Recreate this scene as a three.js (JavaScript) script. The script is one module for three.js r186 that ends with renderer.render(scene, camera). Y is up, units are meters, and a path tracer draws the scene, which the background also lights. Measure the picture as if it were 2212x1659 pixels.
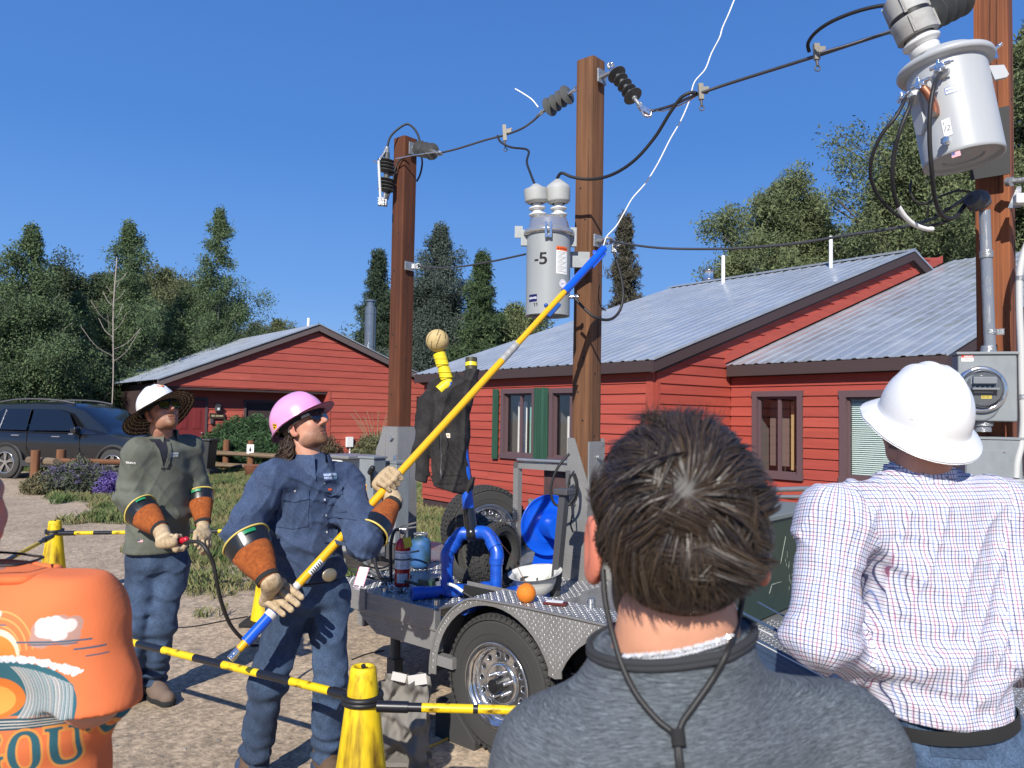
import * as THREE from 'three';
import { mergeGeometries, mergeVertices, toCreasedNormals } from 'three/addons/utils/BufferGeometryUtils.js';
import { RoundedBoxGeometry } from 'three/addons/geometries/RoundedBoxGeometry.js';
import { ImprovedNoise } from 'three/addons/math/ImprovedNoise.js';

const scene = new THREE.Scene();
const FOCAL = 1698.6, PITCH = 0.0441, ROLL = 0.0166, EYE = 1.7;
const camera = new THREE.PerspectiveCamera(2 * Math.atan(829.5 / FOCAL) * 180 / Math.PI, 4 / 3, 0.05, 2000);
camera.position.set(0, EYE, 0);
camera.rotation.set(PITCH, 0, ROLL, 'YXZ');
camera.focus = 4.4; camera.userData.fStop = 9;
camera.updateMatrixWorld(true);
scene.add(camera);

const SUN_DIR = new THREE.Vector3(-0.29, 0, 0.957).normalize().multiplyScalar(Math.cos(0.69)).setY(Math.sin(0.69));
{ // clear high-altitude sky: radiance by elevation, pale near the horizon
const W = 128, H = 128, data = new Float32Array(W * H * 4), d = new THREE.Vector3();
const stops = [[-1, .36, .40, .44], [-0.03, .40, .44, .48], [0, .42, .60, .84], [.06, .27, .49, .88], [.16, .165, .38, .83], [.32, .090, .262, .70], [.6, .058, .180, .55], [1, .04, .135, .45]];
for (let j = 0; j < H; j++) for (let i = 0; i < W; i++) {
const lat = ((j + .5) / H - .5) * Math.PI, y = Math.sin(lat);
let k = 0; while (k < stops.length - 2 && y > stops[k + 1][0]) k++;
const a = stops[k], b = stops[k + 1], t = THREE.MathUtils.clamp((y - a[0]) / (b[0] - a[0]), 0, 1);
for (let c = 0; c < 3; c++) data[(j * W + i) * 4 + c] = (a[c + 1] + (b[c + 1] - a[c + 1]) * t) * .82;
data[(j * W + i) * 4 + 3] = 1;
}
const sky = new THREE.DataTexture(data, W, H, THREE.RGBAFormat, THREE.FloatType);
sky.mapping = THREE.EquirectangularReflectionMapping; sky.magFilter = THREE.LinearFilter; sky.needsUpdate = true;
scene.background = sky; scene.environment = sky;
}
const sun = new THREE.DirectionalLight(new THREE.Color(1, .955, .88), 5);
sun.position.copy(SUN_DIR).multiplyScalar(60); sun.target.position.set(0, 1, -8);
sun.castShadow = true; sun.shadow.mapSize.set(4096, 4096);
Object.assign(sun.shadow.camera, { left: -30, right: 30, top: 30, bottom: -30, near: 1, far: 160 });
scene.add(sun, sun.target);
const renderer = new THREE.WebGLRenderer({ antialias: true });
renderer.toneMapping = THREE.LinearToneMapping; renderer.toneMappingExposure = 1.22;
renderer.shadowMap.enabled = true;

const V3 = (x, y, z) => new THREE.Vector3(x, y, z);
const PI = Math.PI, clamp = THREE.MathUtils.clamp, lerp = THREE.MathUtils.lerp;
const sstep = (a, b, x) => { const t = clamp((x - a) / (b - a), 0, 1); return t * t * (3 - 2 * t); };
function rng(seed) { let s = seed >>> 0; return () => { s = (s + 0x6D2B79F5) >>> 0; let t = s; t = Math.imul(t ^ t >>> 15, t | 1); t ^= t + Math.imul(t ^ t >>> 7, t | 61); return ((t ^ t >>> 14) >>> 0) / 4294967296; }; }
const perlin = new ImprovedNoise();
const nz = (x, y, z) => perlin.noise(x + 31.7, y + 17.3, z + 5.1);
const fbm = (x, y, z, o = 4) => { let s = 0, a = .5; for (let i = 0; i < o; i++) { s += a * nz(x, y, z); x *= 2.03; y *= 2.03; z *= 2.03; a *= .5; } return s; };
const camR = V3(), camU = V3(), camF = V3(); camera.matrixWorld.extractBasis(camR, camU, camF); camF.negate();
function dirOf(px, py) { const d = camF.clone().addScaledVector(camR, (px - 1106) / FOCAL).addScaledVector(camU, (829.5 - py) / FOCAL); return d.multiplyScalar(-1 / d.z); }
const at = (px, py, d) => dirOf(px, py).multiplyScalar(d).add(V3(0, EYE, 0));
const onH = (px, py, h) => { const d = dirOf(px, py); return d.multiplyScalar((h - EYE) / d.y).add(V3(0, EYE, 0)); };

const names = new Map();
function numbered(n) { const k = names.get(n) || 0; names.set(n, k + 1); return k ? n + '_' + String(k).padStart(3, '0') : n; }
function tag(o, label, category, group) { o.userData.label = label; o.userData.category = category; if (group) o.userData.group = group; return o; }
function thing(name, label, category, pos = [0, 0, 0], turn = 0, group) {
const o = new THREE.Group(); o.name = numbered(name); o.position.set(...(pos.isVector3 ? pos.toArray() : pos)); o.rotation.y = turn; scene.add(o); o.updateMatrixWorld(true); return tag(o, label, category, group);
}
function part(name, geo, mat, parent) {
const g = Array.isArray(geo) ? merge(geo) : geo;
const m = new THREE.Mesh(g, mat); m.name = parent === scene ? numbered(name) : name; m.castShadow = m.receiveShadow = true; parent.add(m); return m;
}
function solo(name, geo, mat, label, category, group) { return tag(part(name, geo, mat, scene), label, category, group); }
function structure(name, geo, mat) { const m = part(name, geo, mat, scene); m.userData.kind = 'structure'; return m; }
function clean(g) {
let q = g.index ? g.toNonIndexed() : g.clone();
if (!q.attributes.normal) q.computeVertexNormals();
for (const k of Object.keys(q.attributes)) if (!['position', 'normal', 'uv', 'color'].includes(k)) q.deleteAttribute(k);
if (!q.attributes.uv) q.setAttribute('uv', new THREE.BufferAttribute(new Float32Array(q.attributes.position.count * 2), 2));
q.morphAttributes = {}; q.clearGroups(); return q;
}
function merge(list) {
if (list.length === 1) return list[0];
const c = list.map(clean); const hasC = c.some(g => g.attributes.color);
if (hasC) for (const g of c) if (!g.attributes.color) g.setAttribute('color', new THREE.BufferAttribute(new Float32Array(g.attributes.position.count * 3).fill(1), 3));
return mergeGeometries(c, false);
}
function metricUV(g, sx = 1, sy = 1, ox = 0, oy = 0) { // box-style uv in metres from position and facing
const q = g.index ? g.toNonIndexed() : g; if (!q.attributes.normal) q.computeVertexNormals();
const p = q.attributes.position, n = q.attributes.normal, uv = new Float32Array(p.count * 2);
for (let i = 0; i < p.count; i += 3) {
const ax = Math.abs(n.getX(i) + n.getX(i + 1) + n.getX(i + 2)), ay = Math.abs(n.getY(i) + n.getY(i + 1) + n.getY(i + 2)), az = Math.abs(n.getZ(i) + n.getZ(i + 1) + n.getZ(i + 2));
for (let k = i; k < i + 3; k++) {
const x = p.getX(k), y = p.getY(k), z = p.getZ(k);
const [u, v] = ax >= ay && ax >= az ? [z, y] : ay >= az ? [x, z] : [x, y];
uv[k * 2] = u * sx + ox; uv[k * 2 + 1] = v * sy + oy;
}
}
q.setAttribute('uv', new THREE.BufferAttribute(uv, 2)); return q;
}
const move = (g, x, y, z) => g.translate(x, y, z);
function box(w, h, d, x = 0, y = 0, z = 0, r = 0) {
const g = r > 0 ? new RoundedBoxGeometry(w, h, d, 2, Math.min(r, w * .49, h * .49, d * .49)) : new THREE.BoxGeometry(w, h, d);
return g.translate(x, y, z);
}
function orient(g, a, b) { // geometry built along +y from 0..len : lay it from a to b
const q = new THREE.Quaternion().setFromUnitVectors(V3(0, 1, 0), b.clone().sub(a).normalize()); return g.applyQuaternion(q).translate(a.x, a.y, a.z);
}
function rod(a, b, r, r2 = r, seg = 14, open = false) { const L = a.distanceTo(b); return orient(new THREE.CylinderGeometry(r2, r, L, seg, 1, open).translate(0, L / 2, 0), a, b); }
function beam(a, b, w, d, roll = 0) { const L = a.distanceTo(b); return orient(new THREE.BoxGeometry(w, L, d).translate(0, L / 2, 0).rotateY(roll), a, b); }
function lathe(pts, seg = 28) { return new THREE.LatheGeometry(pts.map(p => new THREE.Vector2(p[0], p[1])), seg); }
function latheAt(pts, a, b, seg = 28) { return orient(lathe(pts, seg), a, b); }
function tube(pts, r, seg = 0, rs = 8, closed = false) {
const c = new THREE.CatmullRomCurve3(pts, closed, 'centripetal'); return new THREE.TubeGeometry(c, seg || Math.max(8, pts.length * 8), r, rs, closed);
}
function extrude(pts, depth, bevel = 0, holes = [], cs = 6) {
const s = new THREE.Shape(pts.map(p => new THREE.Vector2(p[0], p[1])));
for (const h of holes) s.holes.push(new THREE.Path(h.map(p => new THREE.Vector2(p[0], p[1]))));
return new THREE.ExtrudeGeometry(s, { depth, bevelEnabled: bevel > 0, bevelSize: bevel, bevelThickness: bevel, bevelSegments: 2, curveSegments: cs });
}
const ring = (R, r, a = 10, b = 28) => new THREE.TorusGeometry(R, r, a, b);
function circlePts(r, n = 24, cx = 0, cy = 0) { return Array.from({ length: n }, (_, i) => [cx + r * Math.cos(i / n * 2 * PI), cy + r * Math.sin(i / n * 2 * PI)]); }

function dataTex(n, m, fn, srgb, repeat = true) {
const d = new Uint8Array(n * m * 4);
for (let j = 0; j < m; j++) for (let i = 0; i < n; i++) { const c = fn(i / n, j / m, i, j), k = (j * n + i) * 4; d[k] = clamp(c[0], 0, 1) * 255; d[k + 1] = clamp(c[1], 0, 1) * 255; d[k + 2] = clamp(c[2], 0, 1) * 255; d[k + 3] = 255; }
const t = new THREE.DataTexture(d, n, m); if (srgb) t.colorSpace = THREE.SRGBColorSpace; t.magFilter = THREE.LinearFilter; t.minFilter = THREE.LinearMipmapLinearFilter; t.generateMipmaps = true;
if (repeat) t.wrapS = t.wrapT = THREE.RepeatWrapping; t.needsUpdate = true; return t;
}
function tnoise(seed, n) { const r = rng(seed), g = Float32Array.from({ length: n * n }, r); return (u, v) => { const x = u * n, y = v * n, i = Math.floor(x), j = Math.floor(y), f = x - i, e = y - j, q = (a, b) => g[((b % n + n) % n) * n + (a % n + n) % n], s = f * f * (3 - 2 * f), t = e * e * (3 - 2 * e); return lerp(lerp(q(i, j), q(i + 1, j), s), lerp(q(i, j + 1), q(i + 1, j + 1), s), t); }; }
function tfbm(seed, n0, oct) { const fs = Array.from({ length: oct }, (_, k) => tnoise(seed + k * 13, n0 << k)); return (u, v) => { let s = 0, a = .5, w = 0; for (const f of fs) { s += a * f(u, v); w += a; a *= .55; } return s / w; }; }
function aniso(seed, nx, ny, oct) { const fs = Array.from({ length: oct }, (_, k) => { const r = rng(seed + k * 17), X = nx << k, Y = ny << k, g = Float32Array.from({ length: X * Y }, r); return (u, v) => { const x = u * X, y = v * Y, i = Math.floor(x), j = Math.floor(y), f = x - i, e = y - j, q = (a, b) => g[((b % Y + Y) % Y) * X + (a % X + X) % X], s = f * f * (3 - 2 * f), t = e * e * (3 - 2 * e); return lerp(lerp(q(i, j), q(i + 1, j), s), lerp(q(i, j + 1), q(i + 1, j + 1), s), t); }; }); return (u, v) => { let s = 0, a = .5, w = 0; for (const f of fs) { s += a * f(u, v); w += a; a *= .6; } return s / w; }; }
function grey(fn, n = 256, m = n) { return dataTex(n, m, (u, v) => { const a = fn(u, v); return [a, a, a]; }, false); }
function tint(fn, lo, hi, n = 256, m = n) { return dataTex(n, m, (u, v) => { const a = fn(u, v); return [lerp(lo[0], hi[0], a), lerp(lo[1], hi[1], a), lerp(lo[2], hi[2], a)]; }, true); }
const hex = h => [(h >> 16 & 255) / 255, (h >> 8 & 255) / 255, (h & 255) / 255];
function rep(t, x, y) { const c = t.clone(); c.repeat.set(x, y); c.needsUpdate = true; return c; }
const std = o => new THREE.MeshStandardMaterial(o);
const phys = o => new THREE.MeshPhysicalMaterial(o);
function canvasTex(w, h, draw, repeat) { const c = document.createElement('canvas'); c.width = w; c.height = h; const g = c.getContext('2d'); draw(g, w, h); const t = new THREE.CanvasTexture(c); t.colorSpace = THREE.SRGBColorSpace; t.magFilter = THREE.LinearFilter; if (repeat) t.wrapS = t.wrapT = THREE.RepeatWrapping; return t; }

const nFine = tfbm(3, 16, 5), nCoarse = tfbm(11, 4, 6), nGrit = tfbm(23, 64, 3);
const fineTex = grey((u, v) => clamp((nFine(u, v) - .5) * 1.9 + .5, 0, 1), 512), gritTex = grey((u, v) => nGrit(u, v), 512);
const grainY = aniso(5, 14, 2, 6), grainY2 = aniso(7, 110, 3, 2);
const woodBump = grey((u, v) => .6 * grainY(u, v) + .4 * grainY2(u, v), 512, 512);
const woodTint = (lo, hi) => tint((u, v) => { const a = .36 * grainY(u, v) + .24 * grainY2(u, v) + .40 * nCoarse(u, v); return clamp((a - .5) * 2.0 + .5, 0, 1); }, hex(lo), hex(hi), 512, 512);
const brushed = aniso(41, 4, 120, 3), brushTex = grey((u, v) => .5 * brushed(u, v) + .5 * nFine(u, v), 512);

const M = {
galv: std({ color: new THREE.Color(.30, .31, .32), metalness: .45, roughness: .5, roughnessMap: fineTex, bumpMap: fineTex, bumpScale: .0008 }),
alu: std({ color: new THREE.Color(.36, .355, .35), metalness: .35, roughness: .55, roughnessMap: brushTex, map: tint((u, v) => .25 * brushed(v, u) + .75 * nCoarse(u, v), [.80, .80, .79], [1, 1, 1]) }),
bright: std({ color: new THREE.Color(.72, .72, .73), metalness: .95, roughness: .24, roughnessMap: fineTex }),
steelDark: std({ color: new THREE.Color(.10, .10, .105), metalness: .4, roughness: .55 }),
black: std({ color: new THREE.Color(.012, .012, .013), roughness: .5 }),
blackMatte: std({ color: new THREE.Color(.014, .014, .014), roughness: .9 }),
cable: std({ color: new THREE.Color(.016, .015, .015), roughness: .55 }),
rubber: std({ color: new THREE.Color(.040, .039, .037), roughness: .85, bumpMap: fineTex, bumpScale: .0006 }),
greyPaint: std({ color: new THREE.Color(.36, .38, .385), roughness: .42, map: tint((u, v) => nCoarse(u, v), [.86, .86, .85], [1, 1, 1]), bumpMap: fineTex, bumpScale: .0003 }),
greyBox: std({ color: new THREE.Color(.25, .275, .285), roughness: .5, map: tint((u, v) => nCoarse(u, v), [.84, .84, .84], [1, 1, 1]) }),
porcelain: std({ color: new THREE.Color(.60, .60, .58), roughness: .3 }),
polymer: std({ color: new THREE.Color(.085, .088, .085), roughness: .55 }),
blue: phys({ color: new THREE.Color(.004, .09, .62), roughness: .35, clearcoat: .5, clearcoatRoughness: .2 }),
bluePvc: phys({ color: new THREE.Color(.006, .085, .50), roughness: .4, map: tint((u, v) => clamp((nCoarse(u, v) - .35) * 4, 0, 1), [.78, .84, .9], [1, 1, 1]), clearcoat: .4, clearcoatRoughness: .25 }),
yellow: phys({ color: new THREE.Color(.80, .42, .004), roughness: .35, clearcoat: .35, clearcoatRoughness: .3 }),
coneY: std({ color: new THREE.Color(.76, .53, .006), roughness: .6, map: tint((u, v) => { const s = nCoarse(u, v), f = nFine(u * 2, v * .5); return clamp(1.15 - Math.max(0, (s - .5) * 3.2) * f * 1.8, 0, 1); }, [.42, .36, .25], [1, 1, 1]), bumpMap: fineTex, bumpScale: .001 }),
white: std({ color: new THREE.Color(.80, .80, .78), roughness: .4 }),
concrete: std({ color: new THREE.Color(.30, .29, .27), roughness: .95 }),
};
{
const dirt = dataTex(1024, 1024, (u, v) => {
const a = nCoarse(u, v), b = nGrit(u * 2, v * 2), f = nFine(u * 3, v * 3), s = nGrit(u * 5 + .3, v * 5 + .7);
let t = .66 + (a - .5) * .20 + (b - .5) * .34 + (f - .5) * .22; if (s > .76) t += .12; if (s < .24) t -= .14;
return [t * 1.0, t * .905, t * .785];
}, true);
const bump = grey((u, v) => .5 * nGrit(u * 2, v * 2) + .3 * nFine(u * 2, v * 2) + .4 * Math.max(0, nGrit(u * 5 + .3, v * 5 + .7) - .66) * 3, 1024);
const big = new THREE.PlaneGeometry(900, 900, 1, 1).rotateX(-PI / 2).translate(0, 0, -300);
const uv = big.attributes.uv; for (let i = 0; i < 4; i++) uv.setXY(i, uv.getX(i) * 900 / 2.6, uv.getY(i) * 900 / 2.6);
structure('ground', big, std({ map: dirt, bumpMap: bump, bumpScale: .007, roughness: .95, color: new THREE.Color(.93, .885, .82) }));
const r = rng(77), stone = new THREE.IcosahedronGeometry(1, 1), pp = stone.attributes.position;
for (let i = 0; i < pp.count; i++) { const k = 1 + .25 * nz(pp.getX(i) * 1.5, pp.getY(i) * 1.5, pp.getZ(i) * 1.5); pp.setXYZ(i, pp.getX(i) * k, pp.getY(i) * .6 * k, pp.getZ(i) * k); }
stone.computeVertexNormals();
const N = 9000, im = new THREE.InstancedMesh(stone, std({ roughness: .95, color: 0xffffff }), N), m = new THREE.Matrix4(), q = new THREE.Quaternion(), c = new THREE.Color();
for (let i = 0; i < N; i++) {
const z = -2.4 - 9 * Math.pow(r(), 1.3), x = (r() - .62) * 9, s = .002 + .007 * Math.pow(r(), 6);
q.setFromEuler(new THREE.Euler(r() * .4, r() * 6.3, r() * .4)); m.compose(V3(x, s * .2, z), q, V3(s * (1 + r()), s, s * (1 + r() * .6))); im.setMatrixAt(i, m);
const k = .15 + .15 * r(); im.setColorAt(i, c.setRGB(k, k * .9, k * .78));
}
im.name = 'gravel'; im.castShadow = im.receiveShadow = true; tag(im, 'loose pebbles scattered over the packed dirt', 'gravel'); im.userData.kind = 'stuff'; scene.add(im);
}
const inLawn = (x, z) => { const e = fbm(x * .55, z * .55, 3, 4) * 3.2; const edge = -7.2 - Math.max(0, (-2.6 - x)) * 1.35 + e; return z < edge && z > -60 && !(x < -9.3 && z < -15.6 + e * .4 && z > -22); };
{
const sheet = new THREE.PlaneGeometry(70, 56, 280, 224).rotateX(-PI / 2).translate(-12, .004, -33).toNonIndexed();
const p = sheet.attributes.position, keep = [], u = [];
for (let i = 0; i < p.count; i += 3) {
const cx = (p.getX(i) + p.getX(i + 1) + p.getX(i + 2)) / 3, cz = (p.getZ(i) + p.getZ(i + 1) + p.getZ(i + 2)) / 3;
if (cz < -9 && [[0, 0], [.6, 0], [-.6, 0], [0, .6], [0, -.6], [0, 1.1]].every(q => inLawn(cx + q[0], cz + q[1]))) for (let k = i; k < i + 3; k++) { keep.push(p.getX(k), p.getY(k), p.getZ(k)); u.push(p.getX(k) / 3, p.getZ(k) / 3); }
}
const g = new THREE.BufferGeometry(); g.setAttribute('position', new THREE.Float32BufferAttribute(keep, 3)); g.setAttribute('uv', new THREE.Float32BufferAttribute(u, 2)); g.computeVertexNormals();
structure('lawn', g, std({ roughness: 1, map: tint((a, b) => clamp(nGrit(a, b) * .8 + nCoarse(a, b) * .5 - .2, 0, 1), [.20, .24, .10], [.52, .50, .32], 512) }));
const blade = new THREE.BufferGeometry(), bp = [], r = rng(12);
for (let k = 0; k < 9; k++) { const a = r() * 6.28, x = (r() - .5) * .09, z = (r() - .5) * .09, h = .045 + .06 * r(), w = .004, bx = Math.cos(a) * h * .55, bz = Math.sin(a) * h * .55, cx = -Math.sin(a) * w, cz = Math.cos(a) * w; bp.push(x - cx, 0, z - cz, x + cx, 0, z + cz, x + bx * .4 + cx * .7, h * .65, z + bz * .4 + cz * .7, x - cx, 0, z - cz, x + bx * .4 + cx * .7, h * .65, z + bz * .4 + cz * .7, x + bx, h, z + bz); }
blade.setAttribute('position', new THREE.Float32BufferAttribute(bp, 3)); blade.computeVertexNormals();
const N = 60000, im = new THREE.InstancedMesh(blade, std({ color: 0xffffff, roughness: .8 }), N), m = new THREE.Matrix4(), q = new THREE.Quaternion(), c = new THREE.Color(); let n = 0;
while (n < N) {
const z = -6.6 - 22 * Math.pow(r(), 1.25), x = -15 + r() * 18; if (!inLawn(x, z + .35 * (r() - .5))) continue;
const dens = fbm(x * .8 + 9, z * .8, 1, 3); if (z > -10.5 && dens < .05 * (r() * 8 - 2)) { if (r() < .8) continue; }
const s = .6 + .9 * r() + clamp(dens, -.3, .5); q.setFromAxisAngle(V3(0, 1, 0), r() * 6.28); m.compose(V3(x, .003, z), q, V3(s, s, s)); im.setMatrixAt(n, m);
const dry = clamp(.42 - dens * 1.4 + (r() - .5) * .7, 0, 1); im.setColorAt(n, c.setRGB(lerp(.062, .25, dry), lerp(.115, .21, dry), lerp(.028, .095, dry))); n++;
}
im.name = 'grass'; im.castShadow = im.receiveShadow = true; tag(im, 'patchy lawn grass behind the roped off dirt', 'grass'); im.userData.kind = 'stuff'; scene.add(im);
}

const redMats = [0xab4a3b, 0xa94839, 0xb04e40, 0xa5463a].map((h, i) => std({ color: h, roughness: .78, map: rep(tint((u, v) => clamp(.5 + (aniso5(u, v) - .5) * 1.1 + (nCoarse(u, v) - .5) * .7, 0, 1), [.86, .84, .84], [1, 1, 1], 256), .5, 1.3), bumpMap: rep(fineTex, .8, 5), bumpScale: .0012 }));
function aniso5(u, v) { return grainY(v, u); }
const redBrightened = [0xbb5a4a, 0xb85748, 0xbf5e4e, 0xb55548].map((h, i) => { const m = redMats[i].clone(); m.color.set(h); return m; });  // cabin reds: a bit pinker, also brightened in colour to offset grazing sun
const brownTrim = std({ color: new THREE.Color(.052, .031, .030), roughness: .7, bumpMap: fineTex, bumpScale: .001 });
const winTrim = std({ color: new THREE.Color(.105, .062, .068), roughness: .65 });
const roofMat = std({ color: new THREE.Color(.40, .43, .46), metalness: .15, roughness: .5, map: tint((u, v) => clamp(.5 + (nCoarse(u, v) - .5) * 1.2 + (brushed(v, u) - .5) * .5, 0, 1), [.80, .81, .83], [1, 1, 1]), roughnessMap: fineTex });
const roomMat = std({ color: new THREE.Color(.10, .095, .09), roughness: .95 });
const paneMat = phys({ color: 0xffffff, roughness: .02, transmission: 1, thickness: 0, ior: 1.5 });
const darkPane = phys({ color: new THREE.Color(.018, .022, .022), roughness: .04, clearcoat: 1, clearcoatRoughness: .02 });

function clipHalf(poly, f) { const out = []; for (let i = 0; i < poly.length; i++) { const a = poly[i], b = poly[(i + 1) % poly.length], fa = f(a), fb = f(b); if (fa >= 0) out.push(a); if ((fa > 0 && fb < 0) || (fa < 0 && fb > 0)) { const t = fa / (fa - fb); out.push([a[0] + (b[0] - a[0]) * t, a[1] + (b[1] - a[1]) * t]); } } return out; }
function siding(parent, frame, outline, openings, pitch, seed, mats, joint = 3.2) {
const r = rng(seed), ys = outline.map(p => p[1]), y0 = Math.min(...ys), y1 = Math.max(...ys);
for (let yb = Math.floor(y0 / pitch + 1e-6) * pitch; yb < y1 - .02; yb += pitch) {
const yt = Math.min(yb + pitch, y1), cuts = [yb, yt];
for (const o of openings) for (const y of [o[2], o[3]]) if (y > yb + .004 && y < yt - .004) cuts.push(y);
cuts.sort((a, b) => a - b);
for (let c = 0; c + 1 < cuts.length; c++) {
const a = cuts[c], b = cuts[c + 1], ym = (a + b) / 2;
const band = clipHalf(clipHalf(outline, p => p[1] - a), p => b - p[1]); if (band.length < 3) continue;
let u0 = Math.min(...band.map(p => p[0])), u1 = Math.max(...band.map(p => p[0])), spans = [[u0, u1]];
for (const o of openings) if (o[2] < ym && o[3] > ym) spans = spans.flatMap(s => [[s[0], Math.min(s[1], o[0])], [Math.max(s[0], o[1]), s[1]]]).filter(s => s[1] - s[0] > .01);
const cut = []; for (const s of spans) { let x = s[0]; while (s[1] - x > joint * 1.5) { const n = x + joint * (.5 + r() * .6); cut.push([x, n - .0015]); x = n + .0015; } cut.push([x, s[1]]); }
for (const s of cut) {
const poly = clipHalf(clipHalf(band, p => p[0] - s[0]), p => s[1] - p[0]); if (poly.length < 3) continue;
const th = y => lerp(.026, .007, clamp((y - yb) / pitch, 0, 1)), pos = [], uv = [], ou = r() * 7, ov = r() * 7, wob = (r() - .5) * .003;
const P = poly.map(p => frame(p[0], p[1], th(p[1]) + wob)), B = poly.map(p => frame(p[0], p[1], -.012));
const tri = (A, pa, Bq, pb, Cq, pc) => { pos.push(...A, ...Bq, ...Cq); uv.push(pa[0] + ou, pa[1] + ov, pb[0] + ou, pb[1] + ov, pc[0] + ou, pc[1] + ov); };
for (let i = 1; i + 1 < poly.length; i++) tri(P[0], poly[0], P[i], poly[i], P[i + 1], poly[i + 1]);
for (let i = 0; i < poly.length; i++) { const j = (i + 1) % poly.length; tri(P[i], poly[i], B[i], poly[i], B[j], poly[j]); tri(P[i], poly[i], B[j], poly[j], P[j], poly[j]); }
const g = new THREE.BufferGeometry(); g.setAttribute('position', new THREE.Float32BufferAttribute(pos, 3)); g.setAttribute('uv', new THREE.Float32BufferAttribute(uv, 2)); g.computeVertexNormals();
part('siding_board', g, mats[Math.floor(r() * mats.length)], parent);
}
}
}
}
function metalRoof(parent, e0, e1, r0, r1, width, thick = .03, ribs = 3) {
const L = e0.distanceTo(e1), n = Math.max(1, Math.round(L / width));
const along = e1.clone().sub(e0).normalize(), up = r0.clone().sub(e0), nrm = along.clone().cross(up).normalize(); if (nrm.y < 0) nrm.negate();
const prof = []; // profile across one panel (fraction, height)
for (let k = 0; k < ribs; k++) { const c = (k + .5) / ribs, w = .13 / ribs; prof.push([c - w * 1.6, 0], [c - w * .7, .013], [c + w * .7, .013], [c + w * 1.6, 0]); if (k + 1 < ribs) prof.push([c + .5 / ribs, .003]); }
prof.unshift([0.002, 0]); prof.push([.998, 0]);
for (let i = 0; i < n; i++) {
const pos = [], uv = [];
const P = (f, end, h) => { const t = (i + f) / n; const a = e0.clone().lerp(e1, t), b = r0.clone().lerp(r1, t); return (end ? b : a).addScaledVector(nrm, h); };
for (let k = 0; k + 1 < prof.length; k++) {
const [f0, h0] = prof[k], [f1, h1] = prof[k + 1], A = P(f0, 0, h0), B = P(f1, 0, h1), Cc = P(f1, 1, h1), D = P(f0, 1, h0), uL = e0.distanceTo(r0), a = (i + f0) / n * L, b = (i + f1) / n * L;
pos.push(...A, ...B, ...Cc, ...A, ...Cc, ...D); uv.push(a, 0, b, 0, b, uL, a, 0, b, uL, a, uL);
const A2 = P(f0, 0, h0 - thick * .3), B2 = P(f1, 0, h1 - thick * .3); pos.push(...A, ...A2, ...B2, ...A, ...B2, ...B); uv.push(a, 0, a, 0, b, 0, a, 0, b, 0, b, 0);
}
const g = new THREE.BufferGeometry(); g.setAttribute('position', new THREE.Float32BufferAttribute(pos, 3)); g.setAttribute('uv', new THREE.Float32BufferAttribute(uv.map(x => x * .35), 2)); g.computeVertexNormals();
part('roof_panel', g, roofMat, parent);
}
}
function extrudeYZ(pts, x, thick) { return extrude(pts, thick).rotateY(PI / 2).translate(x, 0, 0); }
function windowUnit(parent, x0, x1, y0, y1, z, opt = {}) {
const w = opt.trim ?? .075, win = new THREE.Group(); win.name = 'window'; parent.add(win);
const fr = (a, b, c, d, zz, dd, m = winTrim, n = 'frame') => part(n, box(b - a, d - c, dd, (a + b) / 2, (c + d) / 2, zz), m, win);
part('frame', [box(x1 - x0 + .02, w, .075, (x0 + x1) / 2, y1 - w / 2, z + .012), box(x1 - x0 + .02, w, .085, (x0 + x1) / 2, y0 + w / 2, z + .017), box(w, y1 - y0 - 2 * w, .075, x0 + w / 2, (y0 + y1) / 2, z + .012), box(w, y1 - y0 - 2 * w, .075, x1 - w / 2, (y0 + y1) / 2, z + .012),
box(x1 - x0 - 2 * w, .03, .03, (x0 + x1) / 2, y0 + w + .015, z - .02), box(x1 - x0 - 2 * w, .03, .03, (x0 + x1) / 2, y1 - w - .015, z - .02), box(.028, y1 - y0 - 2 * w - .06, .03, x0 + w + .014, (y0 + y1) / 2, z - .02), box(.028, y1 - y0 - 2 * w - .06, .03, x1 - w - .014, (y0 + y1) / 2, z - .02)], winTrim, win);
if (opt.mid !== false) part('mullion', box(.045, y1 - y0 - 2 * w - .06, .034, x0 + (x1 - x0) * (opt.mid ?? .5), (y0 + y1) / 2, z - .022), winTrim, win);
part('pane', box(x1 - x0 - 2 * w - .05, y1 - y0 - 2 * w - .05, .004, (x0 + x1) / 2, (y0 + y1) / 2, z - .03), opt.pane || paneMat, win);
if (opt.blind) { const n = Math.floor((y1 - y0 - 2 * w - .08) / .026), geos = []; for (let i = 0; i < n; i++) geos.push(box(opt.blindW ? (x1 - x0) * opt.blindW : x1 - x0 - 2 * w - .03, .0015, .026).rotateX(.75).translate((opt.blindX ?? (x0 + x1) / 2), y0 + w + .04 + i * .026, z - .085)); const bl = part('blind', geos, opt.blind, win); }
if (opt.room !== false) part('room', openRoom(x1 - x0 + .16, y1 - y0 + .7, 1.4, (x0 + x1) / 2, (y0 + y1) / 2, z - .12), roomMat, win);
return win;
}
function openRoom(w, h, d, x, y, z) { const t = .02; return [box(w, h, t, x, y, z - d), box(w, t, d, x, y - h / 2, z - d / 2), box(w, t, d, x, y + h / 2, z - d / 2), box(t, h, d, x - w / 2, y, z - d / 2), box(t, h, d, x + w / 2, y, z - d / 2)]; }
const U_TURN = -0.8937; // local x runs along the front, to the right and towards the viewer; local z is the outward normal
const CORNER = V3(1.879, 0, -10.37);
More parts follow.
